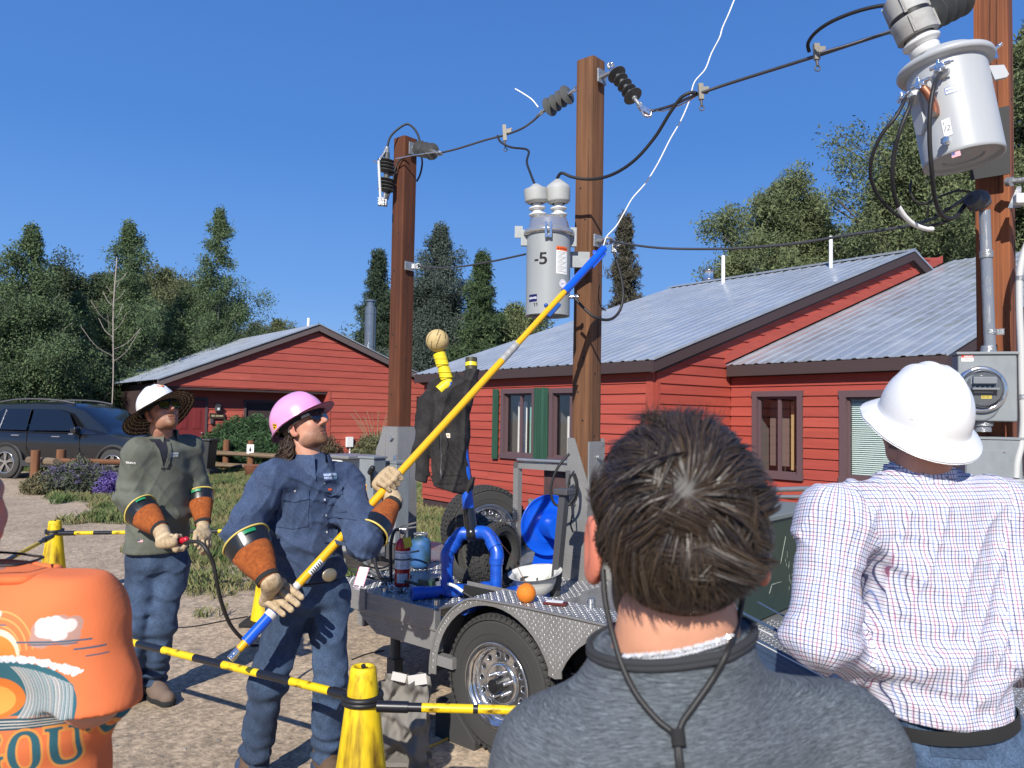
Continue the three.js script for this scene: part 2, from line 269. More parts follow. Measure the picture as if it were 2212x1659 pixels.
{
const h = thing('red_house', 'red board sided building with ribbed metal roof and green shutters behind the trailer', 'building', [1.8374 + .779 * .15 - .627 * .12, 0, -10.1823 - .627 * .15 - .779 * .12], U_TURN);
CORNER.copy(h.position);
const K = .3405, rake = s => 2.5 + K * (s + .15), wall = part('wall', [
extrude([[-5.6, 0], [0, 0], [0, 2.45], [-5.6, 2.45]], .1, 0, [[[-3.23, 1.06], [-2.37, 1.06], [-2.37, 2.18], [-3.23, 2.18]], [[-2.04, 1.06], [-1.18, 1.06], [-1.18, 2.17], [-2.04, 2.17]]]).translate(0, 0, -.115),
extrudeYZ([[.13, 0], [14.4, 0], [14.4, 2.4], [7.25, rake(7.25) - .06], [.13, rake(.13) - .06]], -.115, .1),
extrudeYZ([[0.13, 0], [14.4, 0], [14.4, 2.4], [7.25, rake(7.25) - .06], [.13, rake(.13) - .06]], -5.6, .1), box(5.6, 2.4, .1, -2.8, 1.2, -14.4)], brownTrim, h);
siding(h, (u, y, o) => [u, y, o], [[-5.6, .2], [-.12, .2], [-.12, 2.36], [-5.6, 2.36]], [[-3.23, -2.37, 1.06, 2.18], [-2.04, -1.18, 1.06, 2.17]], .138, 5, redMats);
siding(h, (u, y, o) => [o, y, -u], [[.07, .2], [1.65, .2], [1.65, rake(1.65) - .13], [.07, rake(.07) - .13]], [], .138, 6, redMats);
const an = s => 2.52 + K * (s - 1.5);
siding(h, (u, y, o) => [o, y, -u], [[1.653, an(1.653) + .16], [8.6, an(8.6) + .16], [7.25, rake(7.25) - .13], [1.653, rake(1.653) - .13]], [], .138, 8, redMats, 1.1);
part('corner_board', box(.125, 2.3, .05, -.0575, 1.35, .005), redMats[0], h); part('corner_board', box(.05, 2.3, .075, -.004, 1.35, -.06), redMats[1], h);
part('flashing_board', extrudeYZ([[1.5, an(1.5) + .03], [8.7, an(8.7) + .03], [8.7, an(8.7) + .17], [1.5, an(1.5) + .17]], .004, .034), redMats[2], h);
metalRoof(h, V3(-5.75, 2.5, .17), V3(.13, 2.5, .17), V3(-5.75, 5.02, -7.25), V3(.13, 5.02, -7.25), .66);
metalRoof(h, V3(-5.75, 2.5, -14.65), V3(.13, 2.5, -14.65), V3(-5.75, 5.02, -7.25), V3(.13, 5.02, -7.25), .66);
part('ridge_cap', [box(5.9, .012, .22).rotateX(.328).translate(-2.81, 5.02, -7.15), box(5.9, .012, .22).rotateX(-.328).translate(-2.81, 5.02, -7.35)], roofMat, h);
const band = (x, t) => extrudeYZ([[-.16, 2.485], [7.25, 5.005], [14.66, 2.485], [14.66, 2.33], [7.25, 4.84], [-.16, 2.33]], x, t);
part('rake_fascia', band(.075, .04), brownTrim, h); part('rake_fascia', band(-5.73, .04), brownTrim, h);
part('rake_trim', extrudeYZ([[-.17, 2.525], [7.25, 5.05], [14.66, 2.525], [14.66, 2.49], [7.25, 5.012], [-.17, 2.49]], .118, .016), roofMat, h);
part('eave_fascia', box(5.8, .145, .035, -2.81, 2.415, .15), brownTrim, h);
part('soffit', [box(5.6, .02, .13, -2.86, 2.352, .067), extrudeYZ([[.0, 2.36], [7.25, 4.83], [14.5, 2.36], [14.5, 2.34], [7.25, 4.81], [0, 2.34]], .03, .04)], brownTrim, h);
const net = std({ color: new THREE.Color(.55, .55, .53), roughness: .9 }), teal = std({ color: new THREE.Color(.16, .36, .29), roughness: .9 });
const w1 = windowUnit(h, -3.23, -2.37, 1.06, 2.18, 0, { mid: .53 });
part('curtain', curtain(-3.08, -2.83, 1.14, 1.98, -.2), net, w1); part('curtain', curtain(-2.77, -2.44, 1.14, 1.96, -.2), teal, w1);
const w2 = windowUnit(h, -2.04, -1.18, 1.06, 2.17, 0, { mid: .5 });
part('curtain', curtain(-1.9, -1.75, 1.12, 1.75, -.2), net, w2);
const shutter = [0x2f5a45, 0x2b5541, 0x35604a].map(c => std({ color: c, roughness: .75, map: woodTint(0xb0b0b0, 0xffffff), bumpMap: woodBump, bumpScale: .002 }));
for (const [a, b, n] of [[-3.43, -3.275, 2], [-2.375, -2.045, 4]]) { const s = new THREE.Group(); s.name = 'shutter'; h.add(s); for (let i = 0; i < n; i++) { const w = (b - a) / n; part('slat', metricUV(box(w - .012, 1.15 - .01 * (i % 2), .03, a + (i + .5) * w, 1.61, .055 + .004 * (i % 2), .004), 1, .4, i * .3, i), shutter[i % 3], s); } }
const pipe = (x, s, r, hh, m) => part('roof_vent', [rod(V3(x, rake(s) - .1, -s), V3(x, rake(s) + hh, -s), r)], m, h);
pipe(-1.2, 6.6, .035, .62, M.white); pipe(-3.75, 6.6, .04, .62, M.white);
part('flue_cap', [rod(V3(-5.2, 4.9, -8), V3(-5.2, 5.22, -8), .09), latheAt([[.1, 0], [.16, .02], [.16, .05], [.13, .06], [.13, .24], [.165, .25], [.165, .27], [0, .3]], V3(-5.2, 5.2, -8), V3(-5.2, 6, -8))], M.bright, h);
}
function curtain(x0, x1, y0, y1, z) { const g = new THREE.PlaneGeometry(x1 - x0, y1 - y0, 40, 2), p = g.attributes.position; for (let i = 0; i < p.count; i++) p.setZ(i, .012 * Math.sin(p.getX(i) * 110) + .004 * Math.sin(p.getX(i) * 47)); g.computeVertexNormals(); return g.translate((x0 + x1) / 2, (y0 + y1) / 2, z); }
{
const h = thing('house_annex', 'red annex with two brown trimmed windows beside the gable wall', 'building', CORNER.clone().add(V3(0, 0, -1.65).applyAxisAngle(V3(0, 1, 0), U_TURN)), U_TURN);
const K = .3405, an = s => 2.52 + K * (s + .15);
part('wall', [extrude([[.02, 0], [2.9, 0], [2.9, 2.45], [.02, 2.45]], .1, 0, [[[.40, .94], [1.17, .94], [1.17, 2.14], [.40, 2.14]], [[1.69, .95], [2.7, .95], [2.7, 2.13], [1.69, 2.13]]]).translate(0, 0, -.115), extrudeYZ([[.13, 0], [14, 0], [14, 2.4], [7.35, an(7.35) - .07], [.13, an(.13) - .07]], 2.8, .1)], brownTrim, h);
siding(h, (u, y, o) => [u, y, o], [[.03, .2], [2.9, .2], [2.9, 2.36], [.03, 2.36]], [[.40, 1.17, .94, 2.14], [1.69, 2.7, .95, 2.13]], .138, 21, redMats);
metalRoof(h, V3(.045, 2.52, .17), V3(3.06, 2.52, .17), V3(.045, 5.07, -7.35), V3(3.06, 5.07, -7.35), .6);
metalRoof(h, V3(.045, 2.52, -14.8), V3(3.06, 2.52, -14.8), V3(.045, 5.07, -7.35), V3(3.06, 5.07, -7.35), .6);
part('eave_fascia', box(3.0, .15, .035, 1.56, 2.43, .15), brownTrim, h); part('soffit', box(2.98, .02, .13, 1.55, 2.365, .067), brownTrim, h);
part('rake_fascia', extrudeYZ([[-.16, 2.5], [7.35, 5.05], [14.8, 2.5], [14.8, 2.34], [7.35, 4.89], [-.16, 2.34]], 3.0, .04), brownTrim, h);
part('rake_trim', extrudeYZ([[-.17, 2.55], [7.35, 5.1], [14.8, 2.55], [14.8, 2.5], [7.35, 5.055], [-.17, 2.5]], 3.045, .016), roofMat, h);
const blind = std({ color: new THREE.Color(.50, .62, .58), roughness: .6 });
const w1 = windowUnit(h, .40, 1.17, .94, 2.14, 0, { mid: .52 });
part('panel', box(.3, .9, .012, .62, 1.55, -.3), std({ color: new THREE.Color(.14, .10, .085), roughness: .9 }), w1);
part('door_edge', [box(.045, .95, .03, .86, 1.53, -.25), box(.2, .05, .03, 1.0, 1.1, -.25)], std({ color: new THREE.Color(.42, .29, .13), roughness: .7 }), w1);
windowUnit(h, 1.69, 2.7, .95, 2.13, 0, { mid: false, blind, trim: .085 });
}
{
const h = thing('red_cabin', 'red gabled building with a shaded porch, panelled door and juniper bush', 'building', [-6.097, 0, -26], 0.6771);
const L = -5.34, Rr = 4.9, pk = -.43, top = 4.67, sl = .412, sr = .372, yl = u => u < pk ? top - (pk - u) * sl : top - (u - pk) * sr;
const outline = [[L + .3, 2.485], [Rr - .2, 2.485], [Rr - .2, yl(Rr - .2) - .2], [pk, top - .22], [L + .3, yl(L + .3) - .16]];
part('wall', [extrude([[L + .3, 2.4], [.015, 2.4], [.015, 0], [Rr - .2, 0], [Rr - .2, yl(Rr - .2) - .1], [pk, top - .1], [L + .3, yl(L + .3) - .1]], .12).translate(0, 0, -.135),
box(5.3, 2.6, .1, -2.6, 1.3, -.57), box(.1, 2.6, .45, .07, 1.3, -.3), box(5.3, .06, .55, -2.6, 2.46, -.3), box(.1, 2.6, 9, Rr - .25, 1.3, -4.6), box(.1, 2.6, 9, L + .35, 1.3, -5)], brownTrim, h);
const fr = (u, y, o) => [u, y, o];
const row = .229;
siding(h, fr, outline.map(p => [p[0], p[1]]), [], row, 31, redBrightened, 3.5);
siding(h, fr, [[.11, 0], [Rr - .2, 0], [Rr - .2, 2.485], [.11, 2.485]], [[3.44, 4.4, 0, 2.44]], row, 32, redBrightened, 3.5);
siding(h, (u, y, o) => [u, y, o - .505], [[-5.0, 0], [-.02, 0], [-.02, 2.43], [-5.0, 2.43]], [[-4.68, -3.75, 0, 2.2], [-2.6, -1.5, .95, 2.15]], row, 33, redBrightened, 3.5);
part('corner_board', box(.1, 2.49, .05, .06, 1.245, .01), redBrightened[0], h);
part('inner_jamb', box(.03, 2.4, .5, .0, 1.2, -.25), redBrightened[1], h);
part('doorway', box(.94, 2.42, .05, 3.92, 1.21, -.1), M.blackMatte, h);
const door = part('door', box(.86, 2.03, .05, -4.215, 1.08, -.5), std({ color: new THREE.Color(.20, .028, .028), roughness: .5 }), h);
for (const [x, y, w, hh] of [[-4.41, 1.53, .26, .62], [-4.02, 1.53, .26, .62], [-4.41, .66, .26, .62], [-4.02, .66, .26, .62], [-4.41, 1.97, .26, .12], [-4.02, 1.97, .26, .12]]) part('panel', [box(w, hh, .012, x, y, -.474), box(w - .07, hh - .07, .02, x, y, -.468, .006)], door.material, door);
part('knob', new THREE.SphereGeometry(.035, 12, 10).translate(-3.86, 1.1, -.44), M.bright, door);
part('door_frame', [box(.07, 2.12, .09, -4.68, 1.06, -.5), box(.07, 2.12, .09, -3.75, 1.06, -.5), box(1.0, .07, .09, -4.215, 2.15, -.5)], winTrim, h);
windowUnit(h, -2.6, -1.5, .95, 2.15, -.5, { mid: false, blind: std({ color: new THREE.Color(.30, .36, .32), roughness: .8 }), room: true });
const lamp = part('wall_lamp', [box(.1, .06, .1, -3.43, 1.99, -.42), box(.14, .17, .13, -3.43, 1.86, -.40, .01), box(.17, .02, .16, -3.43, 1.96, -.40)], M.steelDark, h);
part('lamp_glass', box(.06, .07, .02, -3.43, 1.85, -.33), M.white, lamp);
const signTex = canvasTex(256, 96, (g, w, hh) => { g.fillStyle = '#3a2a20'; g.fillRect(0, 0, w, hh); g.fillStyle = '#e9dfae'; g.font = 'bold 44px serif'; g.textAlign = 'center'; g.fillText('BIG HORN', w / 2, 62, 220); });
const sg = part('name_board', box(.46, .17, .03, -3.43, 1.635, -.44), brownTrim, h); part('lettering', new THREE.PlaneGeometry(.42, .14).translate(-3.43, 1.635, -.423), std({ map: signTex, roughness: .7 }), sg);
part('bell_box', box(.09, .14, .05, -3.585, 1.47, -.44, .01), M.steelDark, h);
const RZ = .17, back = -9.2;
const rl = (x, z) => V3(x, yl(x) + .02, z);
metalRoof(h, rl(L, RZ), rl(L, back), rl(pk, RZ), rl(pk, back), .7); metalRoof(h, rl(Rr, RZ), rl(Rr, back), rl(pk, RZ), rl(pk, back), .7);
const bandP = [[L, yl(L)], [pk, top], [Rr, yl(Rr)], [Rr, yl(Rr) - .19], [pk, top - .2], [L, yl(L) - .19]];
part('rake_fascia', extrude(bandP, .05).translate(0, 0, RZ - .07), std({ color: new THREE.Color(.125, .095, .092), roughness: .8, bumpMap: fineTex, bumpScale: .002 }), h);
part('rake_trim', extrude([[L, yl(L) + .035], [pk, top + .035], [Rr, yl(Rr) + .035], [Rr, yl(Rr)], [pk, top], [L, yl(L)]].map(p => [p[0], p[1] + .004]), .03).translate(0, 0, RZ - .015), roofMat, h);
part('soffit', extrude([[L, yl(L) - .15], [pk, top - .16], [Rr, yl(Rr) - .15], [Rr, yl(Rr) - .17], [pk, top - .18], [L, yl(L) - .17]], RZ - .08), brownTrim, h);
part('roof_vent', rod(V3(-.3, 4.5, -1), V3(-.28, 5.0, -1), .05), M.white, h); part('roof_vent', rod(V3(.15, 4.4, -3), V3(.15, 4.85, -3), .04), M.white, h);
part('chimney', [rod(V3(1.85, 3.6, -.6), V3(1.85, 5.55, -.6), .2, .2, 24), rod(V3(1.85, 4.15, -.6), V3(1.85, 4.19, -.6), .213, .213, 24), rod(V3(1.85, 5.3, -.6), V3(1.85, 5.34, -.6), .215, .215, 24), rod(V3(1.85, 5.55, -.6), V3(1.85, 5.75, -.6), .14, .14, 20), rod(V3(1.85, 5.75, -.6), V3(1.85, 5.8, -.6), .2, .2, 20), rod(V3(1.85, 3.7, -.6), V3(1.85, 4.0, -.6), .34, .21, 24)], std({ color: new THREE.Color(.26, .28, .30), metalness: .7, roughness: .4, roughnessMap: brushTex }), h);
part('rear_roof', extrude([[.6, 4.3], [1.55, 4.62], [1.5, 3.9], [.6, 3.9]], .05).translate(0, 0, -4.5), roofMat, h);
const ub = part('meter_box', box(.24, .34, .1, .8, .83, .09, .01), M.white, h); part('conduit', rod(V3(.83, 0, .07), V3(.83, .7, .07), .025), M.white, ub);
}
{
const h = thing('brown_house', 'dark brown board sided house half hidden behind the aspens', 'building', [-15.5, 0, -31], .25);
const bm = [0x3a2722, 0x35231f, 0x3f2b25].map(c => std({ color: c, roughness: .85 })), roof = std({ color: new THREE.Color(.085, .078, .072), roughness: .9, map: tint((u, v) => nGrit(u, v), [.6, .6, .6], [1, 1, 1]) });
part('wall', [box(14, 2.6, .1, 0, 1.3, -.08), box(.1, 2.6, 6, 7, 1.3, -3), box(.1, 2.6, 6, -7, 1.3, -3)], bm[0], h);
siding(h, (u, y, o) => [u, y, o], [[-7, 0], [7, 0], [7, 2.55], [-7, 2.55]], [[2.2, 3.5, .9, 2.1], [-2, -.8, .9, 2.1], [5.1, 6.2, 0, 2.1]], .21, 61, bm, 4);
windowUnit(h, 2.2, 3.5, .9, 2.1, 0, { pane: darkPane, room: false }); windowUnit(h, -2, -.8, .9, 2.1, 0, { pane: darkPane, room: false });
part('doorway', box(1.1, 2.1, .05, 5.65, 1.05, -.05), M.blackMatte, h);
part('roof', [extrude([[-.7, 2.45], [4.2, 4.6], [9, 2.45], [9, 2.3], [4.2, 4.45], [-.7, 2.3]], 15).rotateY(PI / 2).translate(-7.5, 0, 0)], roof, h);
part('dormer', [extrude([[-1.2, 2.5], [1.2, 2.5], [1.2, 3.4], [0, 4.1], [-1.2, 3.4]], 2.5).translate(3.2, 0, -2.2)], roof, h);
}
function leafClump(n, size, leaf, seed, long = 1.3) {
const r = rng(seed), pos = [];
for (let i = 0; i < n; i++) {
const c = V3(r() - .5, r() - .5, r() - .5).multiplyScalar(size * 2), a = V3(r() - .5, r() - .5, r() - .5).normalize(), b = V3(r() - .5, r() - .3, r() - .5).cross(a).normalize(), w = leaf * (.7 + .6 * r()), l = w * long;
const p0 = c.clone().addScaledVector(a, -l), p1 = c.clone().addScaledVector(b, w * .6), p2 = c.clone().addScaledVector(a, l), p3 = c.clone().addScaledVector(b, -w * .6), f = a.clone().cross(b).multiplyScalar(w * .25); p1.add(f); p3.add(f);
pos.push(...p0, ...p1, ...p2, ...p0, ...p2, ...p3);
}
const g = new THREE.BufferGeometry(); g.setAttribute('position', new THREE.Float32BufferAttribute(pos, 3)); g.computeVertexNormals(); return g;
}
const clumpAspen = leafClump(15, .14, .030, 4, 1.1), clumpBroad = leafClump(24, .18, .025, 5, 1.9), clumpNeedle = leafClump(16, .12, .016, 6, 4.2), clumpBush = leafClump(12, .08, .018, 7, 2.2);
const leafMat = phys({ color: 0xffffff, roughness: .85, transmission: .22, thickness: 0 }), needleMat = std({ color: 0xffffff, roughness: .8 });
const bark = { aspen: std({ color: new THREE.Color(.42, .41, .36), roughness: .85, map: tint((u, v) => clamp((nCoarse(u, v * 2) - .38) * 5, 0, 1), [.25, .24, .22], [1, 1, 1]) }), grey: std({ color: new THREE.Color(.17, .145, .12), roughness: .95, bumpMap: fineTex, bumpScale: .02 }), dead: std({ color: new THREE.Color(.36, .31, .27), roughness: .9 }), dark: std({ color: new THREE.Color(.07, .055, .045), roughness: .95 }) };
function foliage(name, spots, clump, mat, col, parent, seed, smin = .7, smax = 1.5) { // spots: {p, k} k tint factor of that spray
const r = rng(seed), im = new THREE.InstancedMesh(clump, mat, spots.length), m = new THREE.Matrix4(), q = new THREE.Quaternion(), c = new THREE.Color();
spots.forEach((s, i) => { q.setFromEuler(new THREE.Euler(r() * 6.3, r() * 6.3, r() * 6.3)); const k = lerp(smin, smax, r()); m.compose(s, q, V3(k, k, k)); im.setMatrixAt(i, m); const t = r(), b = .75 + .5 * r(); im.setColorAt(i, c.setRGB(lerp(col[0][0], col[1][0], t) * b, lerp(col[0][1], col[1][1], t) * b, lerp(col[0][2], col[1][2], t) * b)); });
im.name = name; im.castShadow = im.receiveShadow = true; im.userData.kind = 'stuff'; parent.add(im); return im;
}
function tree(o) {
const r = rng(o.seed), t = thing(o.name, o.label, 'tree', [o.x, 0, o.z], 0, o.group), spots = [], wood = [];
const H = o.h, lean = (r() - .5) * .06, trunkAt = y => V3(lean * y + .12 * nz(o.seed, y * .35, 0) * y / 6, y, .12 * nz(o.seed + 9, y * .35, 4) * y / 6);
const prof = { // crown radius at relative height 0..1
aspen: f => (f < .1 ? f / .1 : 1) * (.16 + Math.pow(1 - f, 1.15)) * (1 + .7 * nz(f * 6, o.seed, 1)) * (f > .96 ? .3 : 1),
broad: f => Math.sqrt(Math.max(0, 1 - Math.pow(Math.abs(f - .42) / .6, 2.2))) * (1 + .3 * nz(f * 4, o.seed, 2)),
spruce: f => Math.pow(1 - f, .85) * (1 + .22 * Math.sin(f * 34 + o.seed)) + .02 }[o.kind];
const y0 = H * (o.clear ?? .12), tr = o.trunk ?? H * .016;
const tp = []; for (let k = 0; k <= 8; k++) tp.push(trunkAt(H * .94 * k / 8));
const tg = new THREE.TubeGeometry(new THREE.CatmullRomCurve3(tp), 16, 1, 7, false), pp = tg.attributes.position, cc = new THREE.CatmullRomCurve3(tp);
for (let i = 0; i < pp.count; i++) { const ring_ = Math.floor(i / 8) / 16, c = cc.getPointAt(Math.min(1, ring_)), rad = tr * (1 - .93 * ring_); pp.setXYZ(i, c.x + (pp.getX(i) - c.x) * rad, c.y + (pp.getY(i) - c.y) * rad, c.z + (pp.getZ(i) - c.z) * rad); }
tg.computeVertexNormals(); wood.push(tg);
const nb = o.limbs ?? 46;
for (let b = 0; b < nb; b++) {
const f = Math.pow((b + r()) / nb, o.kind === 'broad' ? .9 : 1.05), y = y0 + (H - y0) * f * .97, a = b * 2.4 + r() * .9, R = o.w * prof(f) * (o.kind === 'spruce' ? .72 + .5 * r() : .45 + .95 * r()); if (R < .05) continue;
const s = trunkAt(Math.max(.2, y - R * (o.kind === 'spruce' ? -.05 : .45))), up = o.kind === 'spruce' ? -.22 : .42, e = V3(Math.cos(a) * R + s.x, y + up * R * (r() * .6), Math.sin(a) * R + s.z), mid = s.clone().lerp(e, .5).add(V3(0, (o.kind === 'spruce' ? .05 : -.08) * R, 0));
if (R > .25) wood.push(tube([s, mid, e], Math.max(.008, tr * .2 * (1 - f * .6)), 6, 4));
const per = Math.round(o.n / nb * clamp(R / o.w * 1.7, .25, 1.7)), sub = 5; const subs = []; for (let q = 0; q < sub; q++) { const tt = .25 + .75 * r(); const c = s.clone().lerp(e, tt).add(V3(r() - .5, r() - .5, r() - .5).multiplyScalar(R * .55)); if (o.kind === 'spruce') c.y = s.y + (c.y - s.y) * .4 - R * tt * .2; subs.push([c, (.12 + .2 * r()) * Math.max(R, .35)]); }
for (let k = 0; k < per; k++) { const [c, cr] = subs[Math.floor(r() * sub)], d = V3(r() - .5, r() - .5, r() - .5).normalize().multiplyScalar(cr * Math.cbrt(r()) * 1.25); if (o.kind === 'spruce') d.y *= .5; const p = c.clone().add(d); spots.push(p); }
}
for (let k = 0; k < o.n * .03; k++) { const f = .9 + .1 * r(), p = trunkAt(H * f); spots.push(p.add(V3(r() - .5, r() - .5, r() - .5).multiplyScalar(.35 * (1.02 - f) * 6))); }
part('trunk', wood, o.bark, t);
foliage('crown', spots, o.clump, o.mat || leafMat, o.col, t, o.seed + 1, o.smin, o.smax); return t;
}
const aspenCol = [[.055, .102, .034], [.125, .185, .075]], darkCol = [[.030, .055, .018], [.070, .100, .035]], oliveCol = [[.075, .098, .030], [.155, .170, .065]], spruceCol = [[.018, .038, .018], [.048, .075, .040]], blueCol = [[.045, .072, .055], [.095, .125, .095]], willowCol = [[.090, .125, .045], [.19, .225, .095]];
const spot = (px, d) => { const p = onH(px, 1200, 0); const q = at(px, 900, d); return [q.x, q.z]; };
const topH = (py, d, px) => at(px, py, d).y;
{
const A = (name, label, px, py, d, w, kind, n, extra) => { const [x, z] = spot(px, d); tree({ name, label, x, z, h: topH(py, d, px), w, kind, n, seed: Math.round(px * 7 + py), ...extra }); };
const asp = { bark: bark.aspen, clump: clumpAspen, col: aspenCol, clear: .07, group: 'aspens behind the parked car', smin: .9, smax: 1.6, trunk: .075, limbs: 60 };
A('aspen_tree', 'leftmost aspen above the black car', 62, 492, 25, 2.0, 'aspen', 5200, asp);
A('aspen_tree', 'middle aspen with a narrow spiry top', 268, 483, 28.5, 2.1, 'aspen', 5200, asp);
A('aspen_tree', 'tallest aspen, next to the red porch roof', 470, 455, 31, 2.5, 'aspen', 5600, asp);
A('aspen_tree', 'short bushy aspen between two taller ones', 168, 640, 27, 2.0, 'aspen', 4200, asp);
A('aspen_tree', 'low leafy aspen in front of the brown house', 372, 650, 31, 2.1, 'aspen', 4200, asp);
A('aspen_tree', 'low aspen at the left edge of the picture', -10, 620, 25, 1.8, 'aspen', 4200, asp);
const bro = { bark: bark.grey, clump: clumpBroad, col: darkCol, clear: .1, group: 'broad trees on the left skyline', smin: 1.3, smax: 2.3, trunk: .2 };
A('willow_tree', 'dark rounded tree behind the leftmost aspen', 125, 585, 40, 3.2, 'broad', 4200, bro);
A('willow_tree', 'dark rounded tree behind the middle aspen', 215, 600, 41, 3, 'broad', 4000, bro);
A('willow_tree', 'olive rounded tree right of the middle aspen', 345, 592, 40, 3, 'broad', 4200, { ...bro, col: oliveCol });
A('willow_tree', 'dark tree between the middle and tallest aspens', 420, 640, 39, 2.8, 'broad', 3600, bro);
A('willow_tree', 'far pale green tree above the porch roof', 588, 698, 52, 2.6, 'broad', 2400, { ...bro, col: oliveCol });
A('spruce_tree', 'dark spruce behind the metal chimney', 815, 548, 38, 2.0, 'spruce', 4200, { bark: bark.dark, clump: clumpNeedle, mat: needleMat, col: spruceCol, clear: .05, smin: 1.5, smax: 2.6, trunk: .16, limbs: 80, group: 'evergreens behind the poles' });
A('cottonwood_tree', 'grey green tall tree right of the thinnest pole', 948, 492, 36, 2.9, 'aspen', 5600, { bark: bark.grey, clump: clumpBroad, col: blueCol, clear: .08, smin: 1.1, smax: 1.9, trunk: .16, limbs: 60 });
A('spruce_tree', 'pointed green spruce left of the can on the middle pole', 1035, 556, 34, 1.75, 'spruce', 4600, { bark: bark.dark, clump: clumpNeedle, mat: needleMat, col: [[.030, .060, .022], [.07, .11, .04]], clear: .05, smin: 1.4, smax: 2.4, trunk: .15, limbs: 80, group: 'evergreens behind the poles' });
A('willow_tree', 'low rounded tree behind the roof and the yellow stick', 1115, 668, 36, 2.2, 'broad', 3000, { ...bro, col: willowCol, group: undefined });
A('willow_tree', 'dark tree filling the gap behind the hooded jacket', 900, 640, 40, 3.4, 'broad', 4200, { ...bro, group: undefined });
A('spruce_tree', 'brownish spruce with a thin leader right of the middle pole', 1350, 470, 30, 1.35, 'spruce', 4200, { bark: bark.dark, clump: clumpNeedle, mat: needleMat, col: [[.050, .046, .028], [.095, .088, .058]], clear: .05, smin: 1.1, smax: 2.0, trunk: .13, limbs: 80, group: 'evergreens behind the poles' });
const rb = { bark: bark.grey, clump: clumpBroad, col: willowCol, clear: .1, smin: 1.0, smax: 1.8, trunk: .2, group: 'broad trees behind the big metal roof' };
A('willow_tree', 'pale green rounded tree over the roof ridge', 1690, 400, 27, 2.2, 'broad', 5600, rb);
A('willow_tree', 'rounded tree just right of the white roof vent', 1745, 425, 28, 1.8, 'broad', 4000, rb);
A('willow_tree', 'small dark green tree between two pale ones', 1885, 425, 30, 1.7, 'broad', 4600, { ...rb, col: darkCol });
A('willow_tree', 'lower tree behind the far end of the roof', 1985, 470, 28, 2.3, 'broad', 4600, { ...rb, col: oliveCol });
A('willow_tree', 'low pale shrub tree at the left end of the ridge', 1590, 560, 27, 1.3, 'broad', 2000, rb);
A('cottonwood_tree', 'tall open tree behind the larger grey transformer can', 1985, 235, 24, 2.0, 'broad', 1500, { ...rb, clear: .60, trunk: .17, group: undefined });
A('cottonwood_tree', 'tall tree at the right edge behind the nearest pole', 2215, 60, 22, 1.7, 'broad', 4800, { ...rb, clear: .3, trunk: .17, group: undefined });
const [x, z] = spot(238, 24), d = thing('bare_sapling', 'bare dead sapling standing among the aspens', 'tree', [x, 0, z]), r = rng(9), H = topH(556, 24, 238), w = [tube([V3(0, 0, 0), V3(.05, H * .4, 0), V3(-.02, H * .75, .02), V3(.02, H, 0)], .017, 20, 6)];
for (let i = 0; i < 16; i++) { const y = H * (.5 + .47 * i / 16), a = i * 2.4 + r() * 1.5, l = (.35 + .6 * r()) * (1.1 - i / 18); w.push(tube([V3(0, y, 0), V3(Math.cos(a) * l * .5, y + l * .3, Math.sin(a) * l * .5), V3(Math.cos(a) * l, y + l * .95, Math.sin(a) * l)], .008, 8, 4)); }
part('trunk', w, bark.dead, d);
}
function shrub(name, label, x, z, w, h, n, clump, col, seed, mat = leafMat, smin = .8, smax = 1.5, depth = w) {
const r = rng(seed), t = thing(name, label, 'shrub', [x, 0, z]), spots = [], st = [];
for (let i = 0; i < n; i++) { const a = r() * 6.28, q = Math.sqrt(r()), hh = h * (1 - .55 * q * q) * (.75 + .5 * fbm(Math.cos(a) * q * 2, Math.sin(a) * q * 2, seed, 2) + .25), y = hh * Math.pow(r(), .55); spots.push(V3(Math.cos(a) * q * w, Math.max(.04, y), Math.sin(a) * q * depth)); }
for (let i = 0; i < 14; i++) { const a = r() * 6.28, q = r() * .8; st.push(tube([V3(0, 0, 0), V3(Math.cos(a) * w * q * .5, h * .4, Math.sin(a) * depth * q * .5), V3(Math.cos(a) * w * q, h * .8, Math.sin(a) * depth * q)], .012, 6, 4)); }
part('stems', st, bark.dark, t); foliage('foliage', spots, clump, mat, col, t, seed, smin, smax); return t;
}
